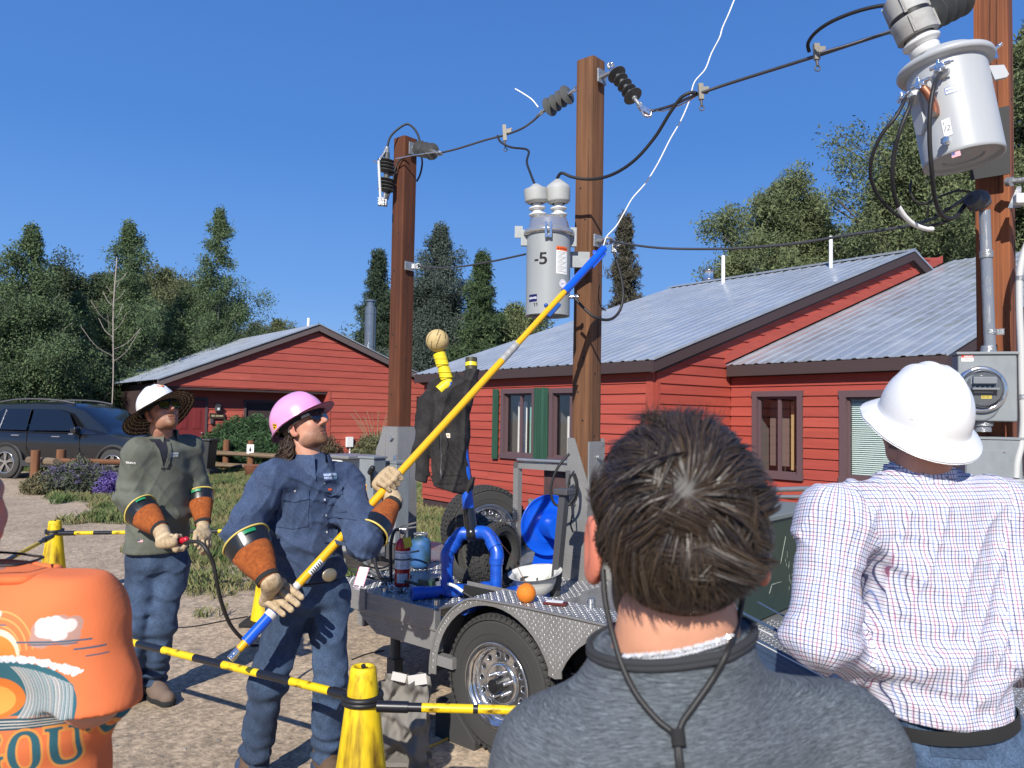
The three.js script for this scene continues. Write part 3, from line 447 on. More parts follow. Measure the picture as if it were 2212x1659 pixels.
{
let [x, z] = spot(545, 24.3); shrub('juniper_bush', 'spreading green juniper in front of the porch', x, z, 1.7, 1.45, 2600, clumpNeedle, [[.022, .060, .020], [.055, .115, .040]], 3, needleMat, 1.1, 1.9, 1.0);
[x, z] = spot(180, 16.4); shrub('lavender_bush', 'purple flowering lavender behind the low log fence', x, z, .8, .62, 900, clumpBush, [[.06, .085, .045], [.12, .13, .085]], 4, leafMat, .8, 1.5, .5);
const lav = scene.children[scene.children.length - 1], r = rng(5), sp = []; for (let i = 0; i < 320; i++) { const a = r() * 6.28, q = Math.sqrt(r()); sp.push(V3(Math.cos(a) * q * .8, .62 * (1 - .4 * q * q) * (.6 + .5 * r()), Math.sin(a) * q * .5)); } foliage('flowers', sp.slice(0, 150), clumpBush, leafMat, [[.10, .075, .20], [.19, .14, .30]], lav, 8, .4, .8);
[x, z] = spot(246, 16.2); shrub('lavender_bush', 'small vivid purple lavender beside the green shirted man', x, z, .3, .42, 300, clumpBush, [[.09, .06, .26], [.2, .13, .42]], 14, leafMat, .6, 1.1, .3);
[x, z] = spot(105, 16.2); shrub('weed_clump', 'dry weeds at the foot of the log fence', x, z, .45, .38, 300, clumpBush, [[.10, .095, .04], [.2, .17, .08]], 15, leafMat, .6, 1.2, .3);
[x, z] = spot(708, 24.8); shrub('rose_bush', 'reddish bush beside the porch corner', x, z, .55, 1.0, 420, clumpBush, [[.10, .045, .03], [.13, .11, .05]], 16, leafMat, .9, 1.6, .4);
[x, z] = spot(815, 24.6); const g = shrub('tall_grass_bush', 'tall feathery yellow flowered plant against the red wall', x, z, .75, 1.15, 900, clumpBush, [[.09, .11, .04], [.20, .19, .09]], 17, leafMat, .9, 1.7, .5);
const st = []; for (let i = 0; i < 26; i++) { const a = r() * 6.28, q = .3 + .5 * r(), hh = 1.2 + .75 * r(); st.push(tube([V3(q * .3 * Math.cos(a), .2, q * .3 * Math.sin(a)), V3(q * .6 * Math.cos(a), hh * .7, .2 * Math.sin(a)), V3(q * 1.2 * Math.cos(a), hh, .4 * Math.sin(a))], .008, 8, 3)); } part('plumes', st, std({ color: new THREE.Color(.36, .29, .17), roughness: 1 }), g);
[x, z] = spot(1190, 9.8); shrub('weed_clump', 'green weeds by the wooden post under the shutters', x, z, .9, .35, 420, clumpBush, [[.07, .10, .03], [.16, .16, .06]], 18, leafMat, .7, 1.3, .3);
}
const { FontLoader } = await import('three/addons/loaders/FontLoader.js'), { TextGeometry } = await import('three/addons/geometries/TextGeometry.js');
const font = await new FontLoader().loadAsync('fonts/droid/droid_sans_bold.typeface.json');
const TR_O = V3(-.08, 0, -4.0), TR_TURN = -.7143, TT = V3(.755, 0, .655), NN = V3(-.655, 0, .755);
const tw = (x, y, z) => TR_O.clone().addScaledVector(TT, x).addScaledVector(NN, z).setY(y); // trailer-local to world
function wthing(name, label, cat, base, group) { return thing(name, label, cat, base, 0, group); }
function wpart(name, geo, mat, parent, root = parent) { const g = Array.isArray(geo) ? merge(geo) : geo; g.translate(-root.position.x, -root.position.y, -root.position.z); return part(name, g, mat, parent); }
function arcText(str, r, size, mid, flip) { // raised letters round a circle in the xy plane
const out = [], widths = [...str].map(ch => ch === ' ' ? size * .5 : size * (ch === 'I' ? .45 : ch === 'W' || ch === 'M' ? 1.05 : .82)), tot = widths.reduce((a, b) => a + b, 0); let s = -tot / 2;
[...str].forEach((ch, i) => { const c = s + widths[i] / 2; s += widths[i]; if (ch === ' ') return; const g = new TextGeometry(ch, { font, size, depth: .004, curveSegments: 3, bevelEnabled: false }); g.computeBoundingBox(); const bb = g.boundingBox; g.translate(-(bb.min.x + bb.max.x) / 2, -size / 2, 0); const a = flip ? mid + c / r : mid - c / r; g.rotateZ(flip ? a + PI / 2 : a - PI / 2).translate(r * Math.cos(a), r * Math.sin(a), 0); out.push(g); });
return out;
}
function tyreGeo(R, ri, W, rows, blocks, seed, lug = .009) {
const r = rng(seed), prof = [[ri, -W * .86], [ri + .012, -W * .97], [ri + (R - ri) * .45, -W * 1.0], [R - .03, -W * .94], [R - lug - .004, -W * .86], [R - lug, -W * .5], [R - lug - .004, -W * .14], [R - .03, -W * .06], [ri + (R - ri) * .72, -.004], [ri + (R - ri) * .70, -.001], [ri + (R - ri) * .45, 0], [ri + .03, -.004], [ri + .012, -W * .04], [ri, -W * .13]];
const body = lathe(prof.map(p => [p[0], p[1]]), 72).rotateX(PI / 2); // lathe axis y -> z
const list = [body], bw = W * .82 / rows;
for (let k = 0; k < rows; k++) for (let b = 0; b < blocks; b++) {
const a = (b + (k % 2) * .5 + (r() - .5) * .06) / blocks * 2 * PI, zz = -W * .09 - (k + .5) * bw, rib = rows === 5 && (k === 2);
const g = box(lug * 1.6, 2 * PI * R / blocks * (rib ? .93 : .72), bw * .78).rotateX((k % 2 ? 1 : -1) * (rib ? .1 : .35)); g.translate(R - lug * .75 - (k === 0 || k === rows - 1 ? .004 : 0), 0, 0).rotateZ(a).translate(0, 0, zz); list.push(g);
}
for (let b = 0; b < blocks; b++) { const a = (b + .25) / blocks * 2 * PI; list.push(box(.028, .016, .012).translate(R - .022, 0, -W * .07).rotateZ(a)); }
for (const rr of [.36, .8]) list.push(ring(ri + (R - ri) * rr, .003, 5, 60).translate(0, 0, -.002));
return list;
}
function rimGeo(ri) {
const bar = lathe([[ri - .02, -.17], [ri - .012, -.09], [ri - .03, -.06], [ri - .03, -.03], [ri - .012, -.02], [ri + .012, -.008], [ri + .016, .002], [ri + .010, .006], [ri - .006, .002], [ri - .016, -.012]], 64).rotateX(PI / 2);
const holes = []; for (let i = 0; i < 14; i++) holes.push(circlePts(.0155, 12, Math.cos(i / 14 * 2 * PI) * ri * .71, Math.sin(i / 14 * 2 * PI) * ri * .71));
const disc = extrude(circlePts(ri - .022, 60), .012, .003, holes).translate(0, 0, -.064);
const dish = lathe([[ri * .56, -.062], [ri * .52, -.040], [ri * .46, -.034], [.02, -.034]].map(p => p), 40).rotateX(PI / 2);
const cups = []; for (let i = 0; i < 14; i++) cups.push(ring(.017, .0035, 6, 14).translate(Math.cos(i / 14 * 2 * PI) * ri * .71, Math.sin(i / 14 * 2 * PI) * ri * .71, -.050));
return [bar, disc, dish, ...cups];
}
function wheel(parent, local, R, seed, hubBlack, turn) {
const w = new THREE.Group(); w.name = 'wheel'; parent.add(w); w.position.set(...local); if (turn) w.rotation.y = turn;
part('tyre', [...tyreGeo(R, R * .56, .215, 5, 58, seed), ...arcText('POWERKING', R * .82, .030, PI * .5).map(g => g.translate(0, 0, -.004)), ...arcText('TOWMAX', R * .82, .030, -PI * .5, true).map(g => g.translate(0, 0, -.004))], M.rubber, w);
part('rim', rimGeo(R * .56), M.bright, w);
const nuts = []; for (let i = 0; i < 6; i++) { const a = i / 6 * 2 * PI + .3; nuts.push(rod(V3(Math.cos(a) * .058, Math.sin(a) * .058, -.04), V3(Math.cos(a) * .058, Math.sin(a) * .058, -.002), .0105, .0095, 6), new THREE.SphereGeometry(.010, 8, 6).translate(Math.cos(a) * .058, Math.sin(a) * .058, -.002)); }
part('lug_nuts', nuts, M.bright, w);
part('hub', hubBlack ? [rod(V3(0, 0, -.04), V3(0, 0, .022), .036, .034, 24), rod(V3(0, 0, .02), V3(0, 0, .03), .026, .024, 20)] : [rod(V3(0, 0, -.04), V3(0, 0, -.01), .03, .03, 16), rod(V3(0, 0, -.01), V3(0, 0, .05), .012, .012, 8)], hubBlack ? M.black : M.galv, w);
return w;
}
const treadGeo = new THREE.SphereGeometry(1, 6, 4).scale(.0125, .0022, .0035);
function treads(name, list, parent, mat) { // list of {p, q}: lozenges of the checker plate
const im = new THREE.InstancedMesh(treadGeo, mat, list.length), m = new THREE.Matrix4(); list.forEach((t, i) => { m.compose(t.p, t.q, V3(1, 1, 1)); im.setMatrixAt(i, m); }); im.name = name; im.userData.kind = 'stuff'; im.castShadow = im.receiveShadow = true; parent.add(im); return im;
}
const plateMat = std({ color: new THREE.Color(.40, .395, .385), metalness: .45, roughness: .6, roughnessMap: brushTex, map: tint((u, v) => nCoarse(u, v), [.72, .71, .70], [1, 1, 1]) });
const treadMat = std({ color: new THREE.Color(.62, .62, .61), metalness: .8, roughness: .34 });
const trailer = thing('utility_trailer', 'aluminium two axle demonstration trailer with checker plate deck and fenders', 'trailer', TR_O, TR_TURN);
{
const t = trailer, DK = .67, FE = .785;
part('deck', [metricUV(box(1.02, .012, 1.98, -.94, DK - .006, -1.0)), metricUV(box(1.68, .012, 1.46, .41, DK - .0065, -1.0)), metricUV(box(1.75, .012, 1.98, 2.125, DK - .006, -1.0)), metricUV(box(1.3, .012, .7, -2.1, DK - .0075, -1.25))], plateMat, t);
part('side_rail', metricUV(extrude([[-1.45, .575], [-1.42, .56], [-.42, .56], [-.42, DK - .002], [-1.45, DK - .002]], .04, .003).translate(0, 0, -.045)), M.alu, t); part('side_rail', metricUV(box(1.75, .11, .04, 2.13, .615, -.025)), M.alu, t);
part('side_rail', metricUV(box(4.4, .11, .04, .78, .615, -1.97)), M.alu, t); part('front_rail', metricUV(box(.04, .11, 1.9, -1.43, .615, -1.0)), M.alu, t);
part('skirt', [metricUV(extrude([[-1.12, .555], [-.40, .555], [-.40, .445], [-.92, .445]], .03, .002).translate(0, 0, -.05)), box(.72, .006, .012, -.76, .556, -.012)], M.alu, t);
part('frame_beam', [box(4.2, .12, .06, .7, .5, -.6), box(4.2, .12, .06, .7, .5, -1.45), box(.06, .1, 1.9, -1.1, .5, -1.0), box(.06, .1, 1.9, 1.4, .5, -1.0), box(1.3, .1, .08, -2.0, .52, -1.1), box(1.3, .1, .08, -2.0, .52, -1.4)], M.alu, t);
part('axle', [rod(V3(0, .345, -.25), V3(0, .345, -1.8), .038), rod(V3(.8, .345, -.25), V3(.8, .345, -1.8), .038)], M.steelDark, t);
part('bracket', [metricUV(box(.16, .055, .05, -.36, .405, -.03)), box(.05, .12, .012, -1.02, .63, .004)], M.alu, t);
part('jack', [rod(V3(-1.05, .05, -.28), V3(-1.05, .6, -.28), .032), rod(V3(-1.05, 0, -.28), V3(-1.05, .02, -.28), .10), box(.07, .16, .07, -1.05, .14, -.28)], M.steelDark, t);
part('stake_bolt', [rod(V3(-.9, .668, -.06), V3(-.9, .70, -.06), .014), rod(V3(-.455, .668, -.05), V3(-.455, .705, -.05), .016), rod(V3(.44, FE, -.23), V3(.44, FE + .045, -.23), .022)], M.bright, t);
const web = [], arc = (cx, r, a0, a1, n) => { const o = []; for (let i = 0; i <= n; i++) { const a = lerp(a0, a1, i / n); o.push([cx + r * Math.cos(a), .355 + r * Math.sin(a)]); } return o; };
const outer = [...arc(0, .445, PI * 1.02, PI * .62, 12), [0.02, FE], [.8, FE], ...arc(.8, .445, PI * .38, -PI * .02, 12)];
const inner = [...arc(.8, .40, -PI * .02, PI * .86, 20), [.44, .495], [.40, .485], [.36, .495], ...arc(0, .40, PI * .14, PI * 1.02, 20)];
const wallGeo = z => metricUV(extrude([...outer, ...inner], .006).translate(0, 0, z));
part('fender', [wallGeo(-.006)], plateMat, t); part('fender', [wallGeo(-1.985)], plateMat, t);
const strip = (z0, z1) => { const pos = [], uv = []; let s = 0; const th = .006; for (let i = 0; i + 1 < outer.length; i++) { const a = outer[i], b = outer[i + 1], L = Math.hypot(b[0] - a[0], b[1] - a[1]); for (const [da, sgn] of [[0, 1], [-th, -1]]) { const n = [-(b[1] - a[1]) / L * da, (b[0] - a[0]) / L * da], A = [a[0] + n[0], a[1] + n[1], z0], B = [b[0] + n[0], b[1] + n[1], z0], C = [b[0] + n[0], b[1] + n[1], z1], D = [a[0] + n[0], a[1] + n[1], z1]; pos.push(...A, ...B, ...C, ...A, ...C, ...D); uv.push(s, 0, s + L, 0, s + L, .26, s, 0, s + L, .26, s, .26); } s += L; } const g = new THREE.BufferGeometry(); g.setAttribute('position', new THREE.Float32BufferAttribute(pos, 3)); g.setAttribute('uv', new THREE.Float32BufferAttribute(uv, 2)); g.computeVertexNormals(); return toCreasedNormals(g, .5); };
part('fender_top', [strip(.004, -.26), tube(outer.map(p => V3(p[0], p[1] - .004, -.001)), .008, 60, 6)], plateMat, t);
part('fender_inner', metricUV(box(1.66, .11, .006, .4, .727, -.264)), plateMat, t); part('fender_liner', metricUV(box(1.7, .32, .008, .4, .60, -.255)), M.blackMatte, t);
const up = V3(0, 1, 0), list = [], r = rng(3), qy = a => new THREE.Quaternion().setFromAxisAngle(up, a);
for (let i = 0; i < 52; i++) for (let j = 0; j < 46; j++) { const x = -1.42 + i * .0265, z = -.055 - j * .0265, onF = x > -.44; if (onF && z > -.27) continue; if (x > -.1 && z < -.9) continue; list.push({ p: V3(x, DK + .0006, z), q: qy((i + j) % 2 ? .785 : -.785) }); }
for (let i = 0; i < 60; i++) for (let j = 0; j < 40; j++) { const x = 1.0 + i * .0265, z = -.05 - j * .0265; if (z > -.27 && x < 1.27) continue; list.push({ p: V3(x, DK + .0006, z), q: qy((i + j) % 2 ? .785 : -.785) }); }
treads('deck_treads', list, t, treadMat);
const fl = []; for (let i = 0; i < 48; i++) for (let j = 0; j < 10; j++) { const x = -.14 + i * .0245, z = -.02 - j * .0245; if (x > .98) continue; const th = x < 0.02 ? -.10 : 0; fl.push({ p: V3(x, (x < .02 ? lerp(FE, .778, (.02 - x) / .16) : FE) + .0008, z), q: qy((i + j) % 2 ? .785 : -.785) }); }
const qs = new THREE.Quaternion().setFromEuler(new THREE.Euler(PI / 2, 0, 0)); // lozenge normal to +z
for (let i = 0; i < 64; i++) for (let j = 0; j < 26; j++) { const x = -.42 + i * .027 + (j % 2) * .0135, y = .36 + j * .0175; const d0 = Math.hypot(x, y - .355), d1 = Math.hypot(x - .8, y - .355); if (d0 < .413 || d1 < .413 || y > FE - .014 || (x < 0 && d0 > .432) || (x > .8 && d1 > .432) || (y < .5 && x > .3 && x < .5)) continue; fl.push({ p: V3(x, y, .0008), q: qs.clone().multiply(qy((i + j) % 2 ? 1.15 : 1.9)) }); }
treads('fender_treads', fl, t, treadMat);
wheel(t, [0, .355, -.035], .355, 5, true); wheel(t, [.80, .355, -.035], .355, 6, true);
for (const x of [0, .8]) { const w = new THREE.Group(); w.name = 'wheel'; t.add(w); w.position.set(x, .355, -1.93); part('tyre', tyreGeo(.355, .2, .215, 5, 40, 8), M.rubber, w); }
const seam = (a, b) => tube([a, b], .004, 4, 5);
const stand = (x, z, hTop, wb, lean) => {
const s = new THREE.Group(); s.name = 'pole_stand'; t.add(s); s.position.set(x, 0, z);
const a = .082, y0 = .45, y1 = hTop;
part('plate', metricUV(extrude([[-wb, y0], [a, y0], [a, y1 - .30], [a - .012, y1 - .26], [-a + .05, y1], [-a, y1], [-a, y1 - .55]], .009, .0015).translate(0, 0, a)), M.alu, s);
part('plate', metricUV(extrude([[-a - .01, y0], [wb + .05, y0], [wb * .75, y0 + .45], [a, y1 - .45], [a, y1 - .02], [-a - .01, y1 - .02]], .009, .0015).rotateY(PI / 2).translate(a, 0, 0)), M.alu, s);
part('plate', metricUV(extrude([[-wb, y0], [wb, y0], [a, y1 - .5], [a, y1], [-a, y1], [-a, y1 - .5]], .009).translate(0, 0, -a - .01)), M.alu, s);
part('weld', [seam(V3(a + .006, y0, a + .012), V3(a + .006, y1 - .3, a + .012))], M.bright, s);
part('bolt', [rod(V3(-.02, y1 - .42, a), V3(-.02, y1 - .42, a + .03), .016, .016, 6), rod(V3(a, y1 - .12, 0), V3(a + .03, y1 - .12, 0), .016, .016, 6)], M.galv, s);
return s;
};
stand(-.335, -1.26, 1.58, .20); stand(2.015, -1.13, 1.5, .2);
{ const s = new THREE.Group(); s.name = 'pole_stand'; t.add(s); s.position.set(-2.2, 0, -1.265);
part('plate', metricUV(extrude([[-.17, .5], [.085, .5], [.085, 1.62], [-.085, 1.62], [-.13, 1.5], [-.17, 1.42]], .009, .0015).translate(0, 0, .082)), M.alu, s);
part('plate', metricUV(extrude([[-.085, .5], [.14, .5], [.11, 1.62], [-.085, 1.62]], .009, .0015).rotateY(PI / 2).translate(.082, 0, 0)), M.alu, s);
part('weld', [seam(V3(-.05, 1.3, .093), V3(-.05, 1.62, .093))], M.bright, s); part('bolt', rod(V3(.03, 1.53, .09), V3(.03, 1.53, .115), .02, .02, 6), M.galv, s); }
part('rack', [metricUV(box(.95, .05, .05, -.98, 1.33, -1.86)), metricUV(box(.05, .75, .05, -1.43, .98, -1.86)), metricUV(box(.012, .42, .24, -.52, 1.14, -1.75)), metricUV(box(.05, .8, .05, -.55, 1.0, -1.9))], M.alu, t);
part('rack_panel', metricUV(box(.5, .24, .02, -.95, 1.18, -1.92)), std({ color: new THREE.Color(.11, .055, .055), roughness: .8, map: woodTint(0x8a8a8a, 0xffffff) }), t);
part('conduit', tube([V3(-1.4, 1.375, -1.82), V3(-.75, 1.375, -1.82), V3(-.58, 1.36, -1.8), V3(-.51, 1.28, -1.75), V3(-.5, 1.1, -1.72)], .013, 40), M.galv, t);
const ob = part('outlet_box', box(.14, .15, .1, -.47, 1.03, -1.72, .012), M.greyPaint, t); part('switch', box(.06, .07, .03, -.445, 1.02, -1.665, .008), M.black, ob);
part('hold_down_post', [metricUV(box(.045, .62, .045).rotateZ(-.1).translate(-.13, .97, -.72)), box(.1, .035, .09, -.10, 1.28, -.72, .006)], M.steelDark, t);
part('hydraulic_cylinder', [rod(V3(-2.02, .7, -1.05), V3(-2.02, 1.05, -1.05), .03), rod(V3(-2.02, 1.05, -1.05), V3(-2.02, 1.4, -1.08), .014), box(.16, .03, .05, -2.02, 1.06, -1.05), box(.03, .35, .03, -2.09, .88, -1.05), box(.03, .35, .03, -1.95, .88, -1.05)], M.bright, t);
}
wheel(thing('spare_wheel', 'spare trailer wheel with bright rim standing at the back of the deck', 'wheel', tw(-1.60, .80, -1.72), 0), [0, 0, 0], .355, 9, false, Math.atan2(TT.x * .72 - NN.x * -.45, TT.z * .9));
{
const stand3 = (x, y0, y1, d) => [at(x, y1, d).setY(.675), at(x, y0, d).y - .675];
let [cp, chh] = stand3(742, 988, 1200, 6.1); const cab = thing('equipment_cabinet', 'pale equipment cabinet at the front end of the trailer', 'cabinet', cp, TR_TURN);
part('body', box(.24, chh, .26, 0, chh / 2, 0, .015), M.porcelain, cab); part('lid', box(.34, .025, .3, .05, chh + .012, 0, .006), M.alu, cab); part('latch', box(.02, .12, .03, .08, chh - .25, .14), M.steelDark, cab);
[cp, chh] = stand3(800, 990, 1200, 5.62); const g1 = thing('control_box', 'grey control box with yellow and red warning labels beside the blue shirted man', 'electrical box', cp, TR_TURN + .18);
part('body', box(.135, chh - .2, .135, 0, chh / 2 + .1, 0, .008), M.greyBox, g1); part('cover', box(.15, .016, .15, 0, chh + .008, .0, .004), M.greyBox, g1); part('pedestal', box(.1, .2, .1, 0, .1, 0), M.steelDark, g1);
const lbl = canvasTex(128, 256, (g, w, h) => { g.fillStyle = '#f0a818'; g.fillRect(0, 0, w, 84); g.fillStyle = '#222'; g.font = 'bold 22px sans-serif'; g.fillText('WARNING', 10, 30); g.fillRect(10, 42, 100, 4); g.fillRect(10, 56, 80, 4); g.fillStyle = '#15181c'; g.fillRect(0, 92, w, 60); g.fillStyle = '#b8a860'; g.beginPath(); g.arc(36, 122, 18, 0, 7); g.fill(); g.fillStyle = '#f0eeee'; g.fillRect(0, 160, w, 96); g.fillStyle = '#c8304a'; g.fillRect(0, 160, w, 18); g.fillStyle = '#888'; for (let i = 0; i < 6; i++) g.fillRect(12, 186 + i * 11, 90 - (i % 3) * 14, 3); });
part('label', new THREE.PlaneGeometry(.062, .24).translate(-.022, chh - .30, .0690), std({ map: lbl, roughness: .5 }), g1); part('handle', [rod(V3(.05, chh - .2, .06), V3(.075, chh - .09, .10), .009), new THREE.CapsuleGeometry(.02, .035, 4, 10).rotateZ(-.6).translate(.08, chh - .075, .105)], M.black, g1);
[cp, chh] = stand3(852, 1000, 1200, 5.75); const g2 = thing('junction_box', 'plain grey junction box behind the gloved hand on the stick', 'electrical box', cp, TR_TURN);
part('body', box(.15, chh - .12, .13, 0, chh / 2 + .06, 0, .008), M.greyBox, g2); part('lid', box(.16, .016, .14, 0, chh + .008, 0), M.greyBox, g2); part('stand', box(.1, .12, .1, 0, .06, 0), M.steelDark, g2);
const gb = thing('green_cabinet', 'scratched dark green metal cabinet on the deck behind the grey shirted person', 'cabinet', tw(.655, .675, -1.32), TR_TURN);
const gm = std({ color: new THREE.Color(.030, .052, .034), roughness: .5, map: canvasTex(1024, 512, (g, w, h) => { g.fillStyle = '#f2f2f2'; g.fillRect(0, 0, w, h); const r = rng(4); for (let i = 0; i < 900; i++) { g.fillStyle = `rgba(${r() < .5 ? 120 : 255},${r() < .5 ? 125 : 255},120,${.03 + .04 * r()})`; g.fillRect(r() * w, r() * h, 4 + r() * 60, 3 + r() * 30); } }) });
part('body', metricUV(box(.62, .50, 1.24, 0, .25, 0, .006)), gm, gb); part('lid', metricUV(box(.645, .03, 1.27, 0, .515, 0, .008)), std({ color: new THREE.Color(.17, .19, .18), roughness: .55 }), gb);
const sc = [], r = rng(8), line = (y0, z0, y1, z1, w = .0016) => sc.push(rod(V3(.3105, y0, z0), V3(.3105, y1, z1), w, w, 4));
line(.40, -.02, .26, .05); line(.44, -.14, .38, -.13); line(.443, -.12, .442, -.14); line(.165, .17, .16, .04); line(.12, .2, .16, .17); line(.165, .17, .16, .13); for (let i = 0; i < 22; i++) { const y = .12 + .2 * r(), z = -.22 + .2 * r(), l = .01 + .03 * r(); line(y, z, y - l, z + (r() - .5) * .008, .0008); }
part('scratches', sc, std({ color: new THREE.Color(.34, .37, .32), roughness: .8 }), gb);
part('scuff', Array.from({ length: 9 }, (_, i) => box(.001, .006 + .004 * (i % 3), .05 - .004 * i, .311, .235 - i * .006, -.16 - i * .004)), std({ color: new THREE.Color(.17, .19, .18), roughness: .9 }), gb);
}
function textTex(w, h, bg, draw) { return canvasTex(w, h, (g) => { g.fillStyle = bg; g.fillRect(0, 0, w, h); draw(g); }); }
{
const b = tw(-.99, .67, -.27), e = wthing('fire_extinguisher', 'red fire extinguisher with white label and yellow tag near the deck edge', 'fire extinguisher', b), R = .048;
const red = phys({ color: new THREE.Color(.50, .006, .010), roughness: .3, clearcoat: .6 });
part('cylinder', lathe([[0, 0], [R * .92, 0], [R, .012], [R, .235], [R * .92, .262], [R * .6, .283], [R * .3, .292], [0, .293]], 36), red, e);
const lt = textTex(512, 256, '#f1efec', g => { g.fillStyle = '#c4242e'; g.fillRect(0, 0, 512, 14); g.fillStyle = '#555'; g.font = 'bold 30px sans-serif'; g.fillText('FIRE EXTINGUISHER', 110, 50); for (let i = 0; i < 9; i++) for (let k = 0; k < 4; k++) { g.fillStyle = '#8a8a8a'; g.fillRect(20 + k * 122, 74 + i * 18, 60 + ((i * 7 + k * 5) % 5) * 9, 5); } g.strokeStyle = '#555'; g.lineWidth = 3; for (let k = 0; k < 4; k++) g.strokeRect(24 + k * 122, 186, 44, 50); });
part('label', new THREE.CylinderGeometry(R + .0008, R + .0008, .115, 32, 1, true, -1.9, 3.4).translate(0, .165, 0), std({ map: lt, roughness: .5 }), e);
part('label', new THREE.CylinderGeometry(R + .0008, R + .0008, .06, 20, 1, true, -.9, 1.4).translate(0, .055, 0).rotateY(.3), std({ color: 0xe9e7e4, map: lt, roughness: .5 }), e);
part('valve', [rod(V3(0, .28, 0), V3(0, .335, 0), .017), box(.05, .03, .03, 0, .335, 0, .004), box(.11, .009, .018).rotateZ(.28).translate(.03, .372, 0), box(.10, .007, .018).rotateZ(.12).translate(.028, .352, 0)], M.bright, e);
part('gauge', rod(V3(0, .33, .012), V3(0, .33, .03), .015), M.bright, e);
part('hose', tube([V3(-.01, .335, 0), V3(-.045, .34, .01), V3(-.07, .27, .02), V3(-.068, .12, .02), V3(-.066, .02, .02)], .0105, 30), M.black, e);
part('tag', box(.048, .062, .001).rotateZ(.25).rotateY(.2).translate(.035, .27, .05), std({ color: new THREE.Color(.66, .55, .05), roughness: .7 }), e);
part('strap', ring(R + .002, .004, 6, 30).rotateX(PI / 2).translate(0, .165, 0), M.black, e);
part('bracket', [box(.012, .3, .05, -.02, .17, -.055), box(.1, .02, .02, 0, .045, -.05)], M.steelDark, e);
const ct = textTex(256, 420, '#f4d5dd', g => { g.fillStyle = '#c94f78'; for (let i = 0; i < 15; i++) { g.beginPath(); g.arc(10, i * 30, 12, 0, 7); g.arc(246, i * 30 + 15, 12, 0, 7); g.fill(); } g.fillStyle = '#fbf7f8'; g.fillRect(26, 20, 204, 330); g.fillStyle = '#8aa0c8'; for (let i = 0; i < 7; i++) g.fillRect(50, 60 + i * 34, 150 - (i % 3) * 30, 7); g.fillStyle = '#d0607f'; for (let i = 0; i < 22; i++) g.fillRect((i * 53) % 240, 356 + (i * 29) % 60, 14, 10); });
const c = wthing('label_card', 'small pink and white printed card on the deck edge by the extinguisher', 'card', tw(-1.17, .67, -.10)); part('card', box(.075, .115, .002).rotateX(-.5).rotateY(-.45).translate(0, .055, 0), std({ map: ct, roughness: .7 }), c);
const tk = wthing('gas_tank', 'small faded blue tank behind the red extinguisher', 'tank', tw(-1.32, .67, -.72)); part('tank', lathe([[0, 0], [.05, .005], [.068, .025], [.072, .05], [.072, .16], [.062, .195], [.035, .215], [.02, .218], [0, .22]], 32), std({ color: new THREE.Color(.035, .12, .30), roughness: .6, map: tint((u, v) => clamp((nCoarse(u, v) - .42) * 6, 0, 1), [.8, .72, .5], [1, 1, 1]) }), tk); part('collar', [ring(.045, .006, 6, 24).rotateX(PI / 2).translate(0, .235, 0), rod(V3(.038, .2, 0), V3(.038, .235, 0), .005), rod(V3(-.038, .2, 0), V3(-.038, .235, 0), .005)], M.galv, tk);
const ta = wthing('worn_tyre', 'worn black tyre standing with its open side to the left', 'tyre', tw(-.80, .67, -.58), 'worn tyres on the deck'); part('carcass', merge(tyreGeo(.215, .125, .15, 4, 36, 3, .006)).rotateY(Math.atan2(NN.x, NN.z) - .25).translate(0, .213, 0), M.rubber, ta);
const tb = wthing('worn_tyre', 'worn black tyre showing cracked tread behind the blue pipe stand', 'tyre', tw(-.50, .67, -.66), 'worn tyres on the deck'); part('carcass', merge(tyreGeo(.20, .115, .17, 4, 34, 4, .005)).rotateY(Math.atan2(TT.x, TT.z) + .15).rotateX(-.12).translate(0, .20, 0), M.rubber, tb);
const rl = wthing('hose_reel', 'bright blue steel hose reel on its base behind the stand', 'reel', tw(-.62, .67, -1.30)), RA = .205, ax = TT.clone().multiplyScalar(.85).addScaledVector(NN, .45).normalize(), cen = V3(0, .30, 0).addScaledVector(ax, -.10), fl = [[.0, 0], [.075, 0], [.08, .012], [.12, .016], [.125, .006], [.17, .0], [RA - .012, .006], [RA, .018], [RA + .006, .012], [RA, -.004], [.02, -.006]];
part('flange', latheAt(fl, cen, cen.clone().add(ax), 48), M.blue, rl); part('flange', latheAt(fl.map(p => [p[0], -p[1]]), cen.clone().addScaledVector(ax, .2), cen.clone().addScaledVector(ax, 1), 48), M.blue, rl); rl.children[1].visible = true;
part('drum', rod(cen, cen.clone().addScaledVector(ax, .2), .082, .082, 32), M.blue, rl);
part('base', [box(.22, .008, .34).rotateY(TR_TURN).translate(.03, .004, 0), extrude([[-.11, 0], [.11, 0], [.035, .3], [-.035, .3]], .008).rotateY(Math.atan2(ax.x, ax.z)).translate(cen.x, 0, cen.z).translate(-ax.x * .035, 0, -ax.z * .035)], M.blue, rl);
rl.remove(rl.children[1]);
const hh = wthing('upturned_hard_hat', 'scuffed white hard hat lying upside down on the deck', 'hard hat', tw(-.21, .67, -.62)); const dirty = std({ color: new THREE.Color(.62, .61, .57), roughness: .5, map: tint((u, v) => clamp((nCoarse(u, v) - .34) * 5, 0, 1), [.45, .43, .38], [1, 1, 1]) });
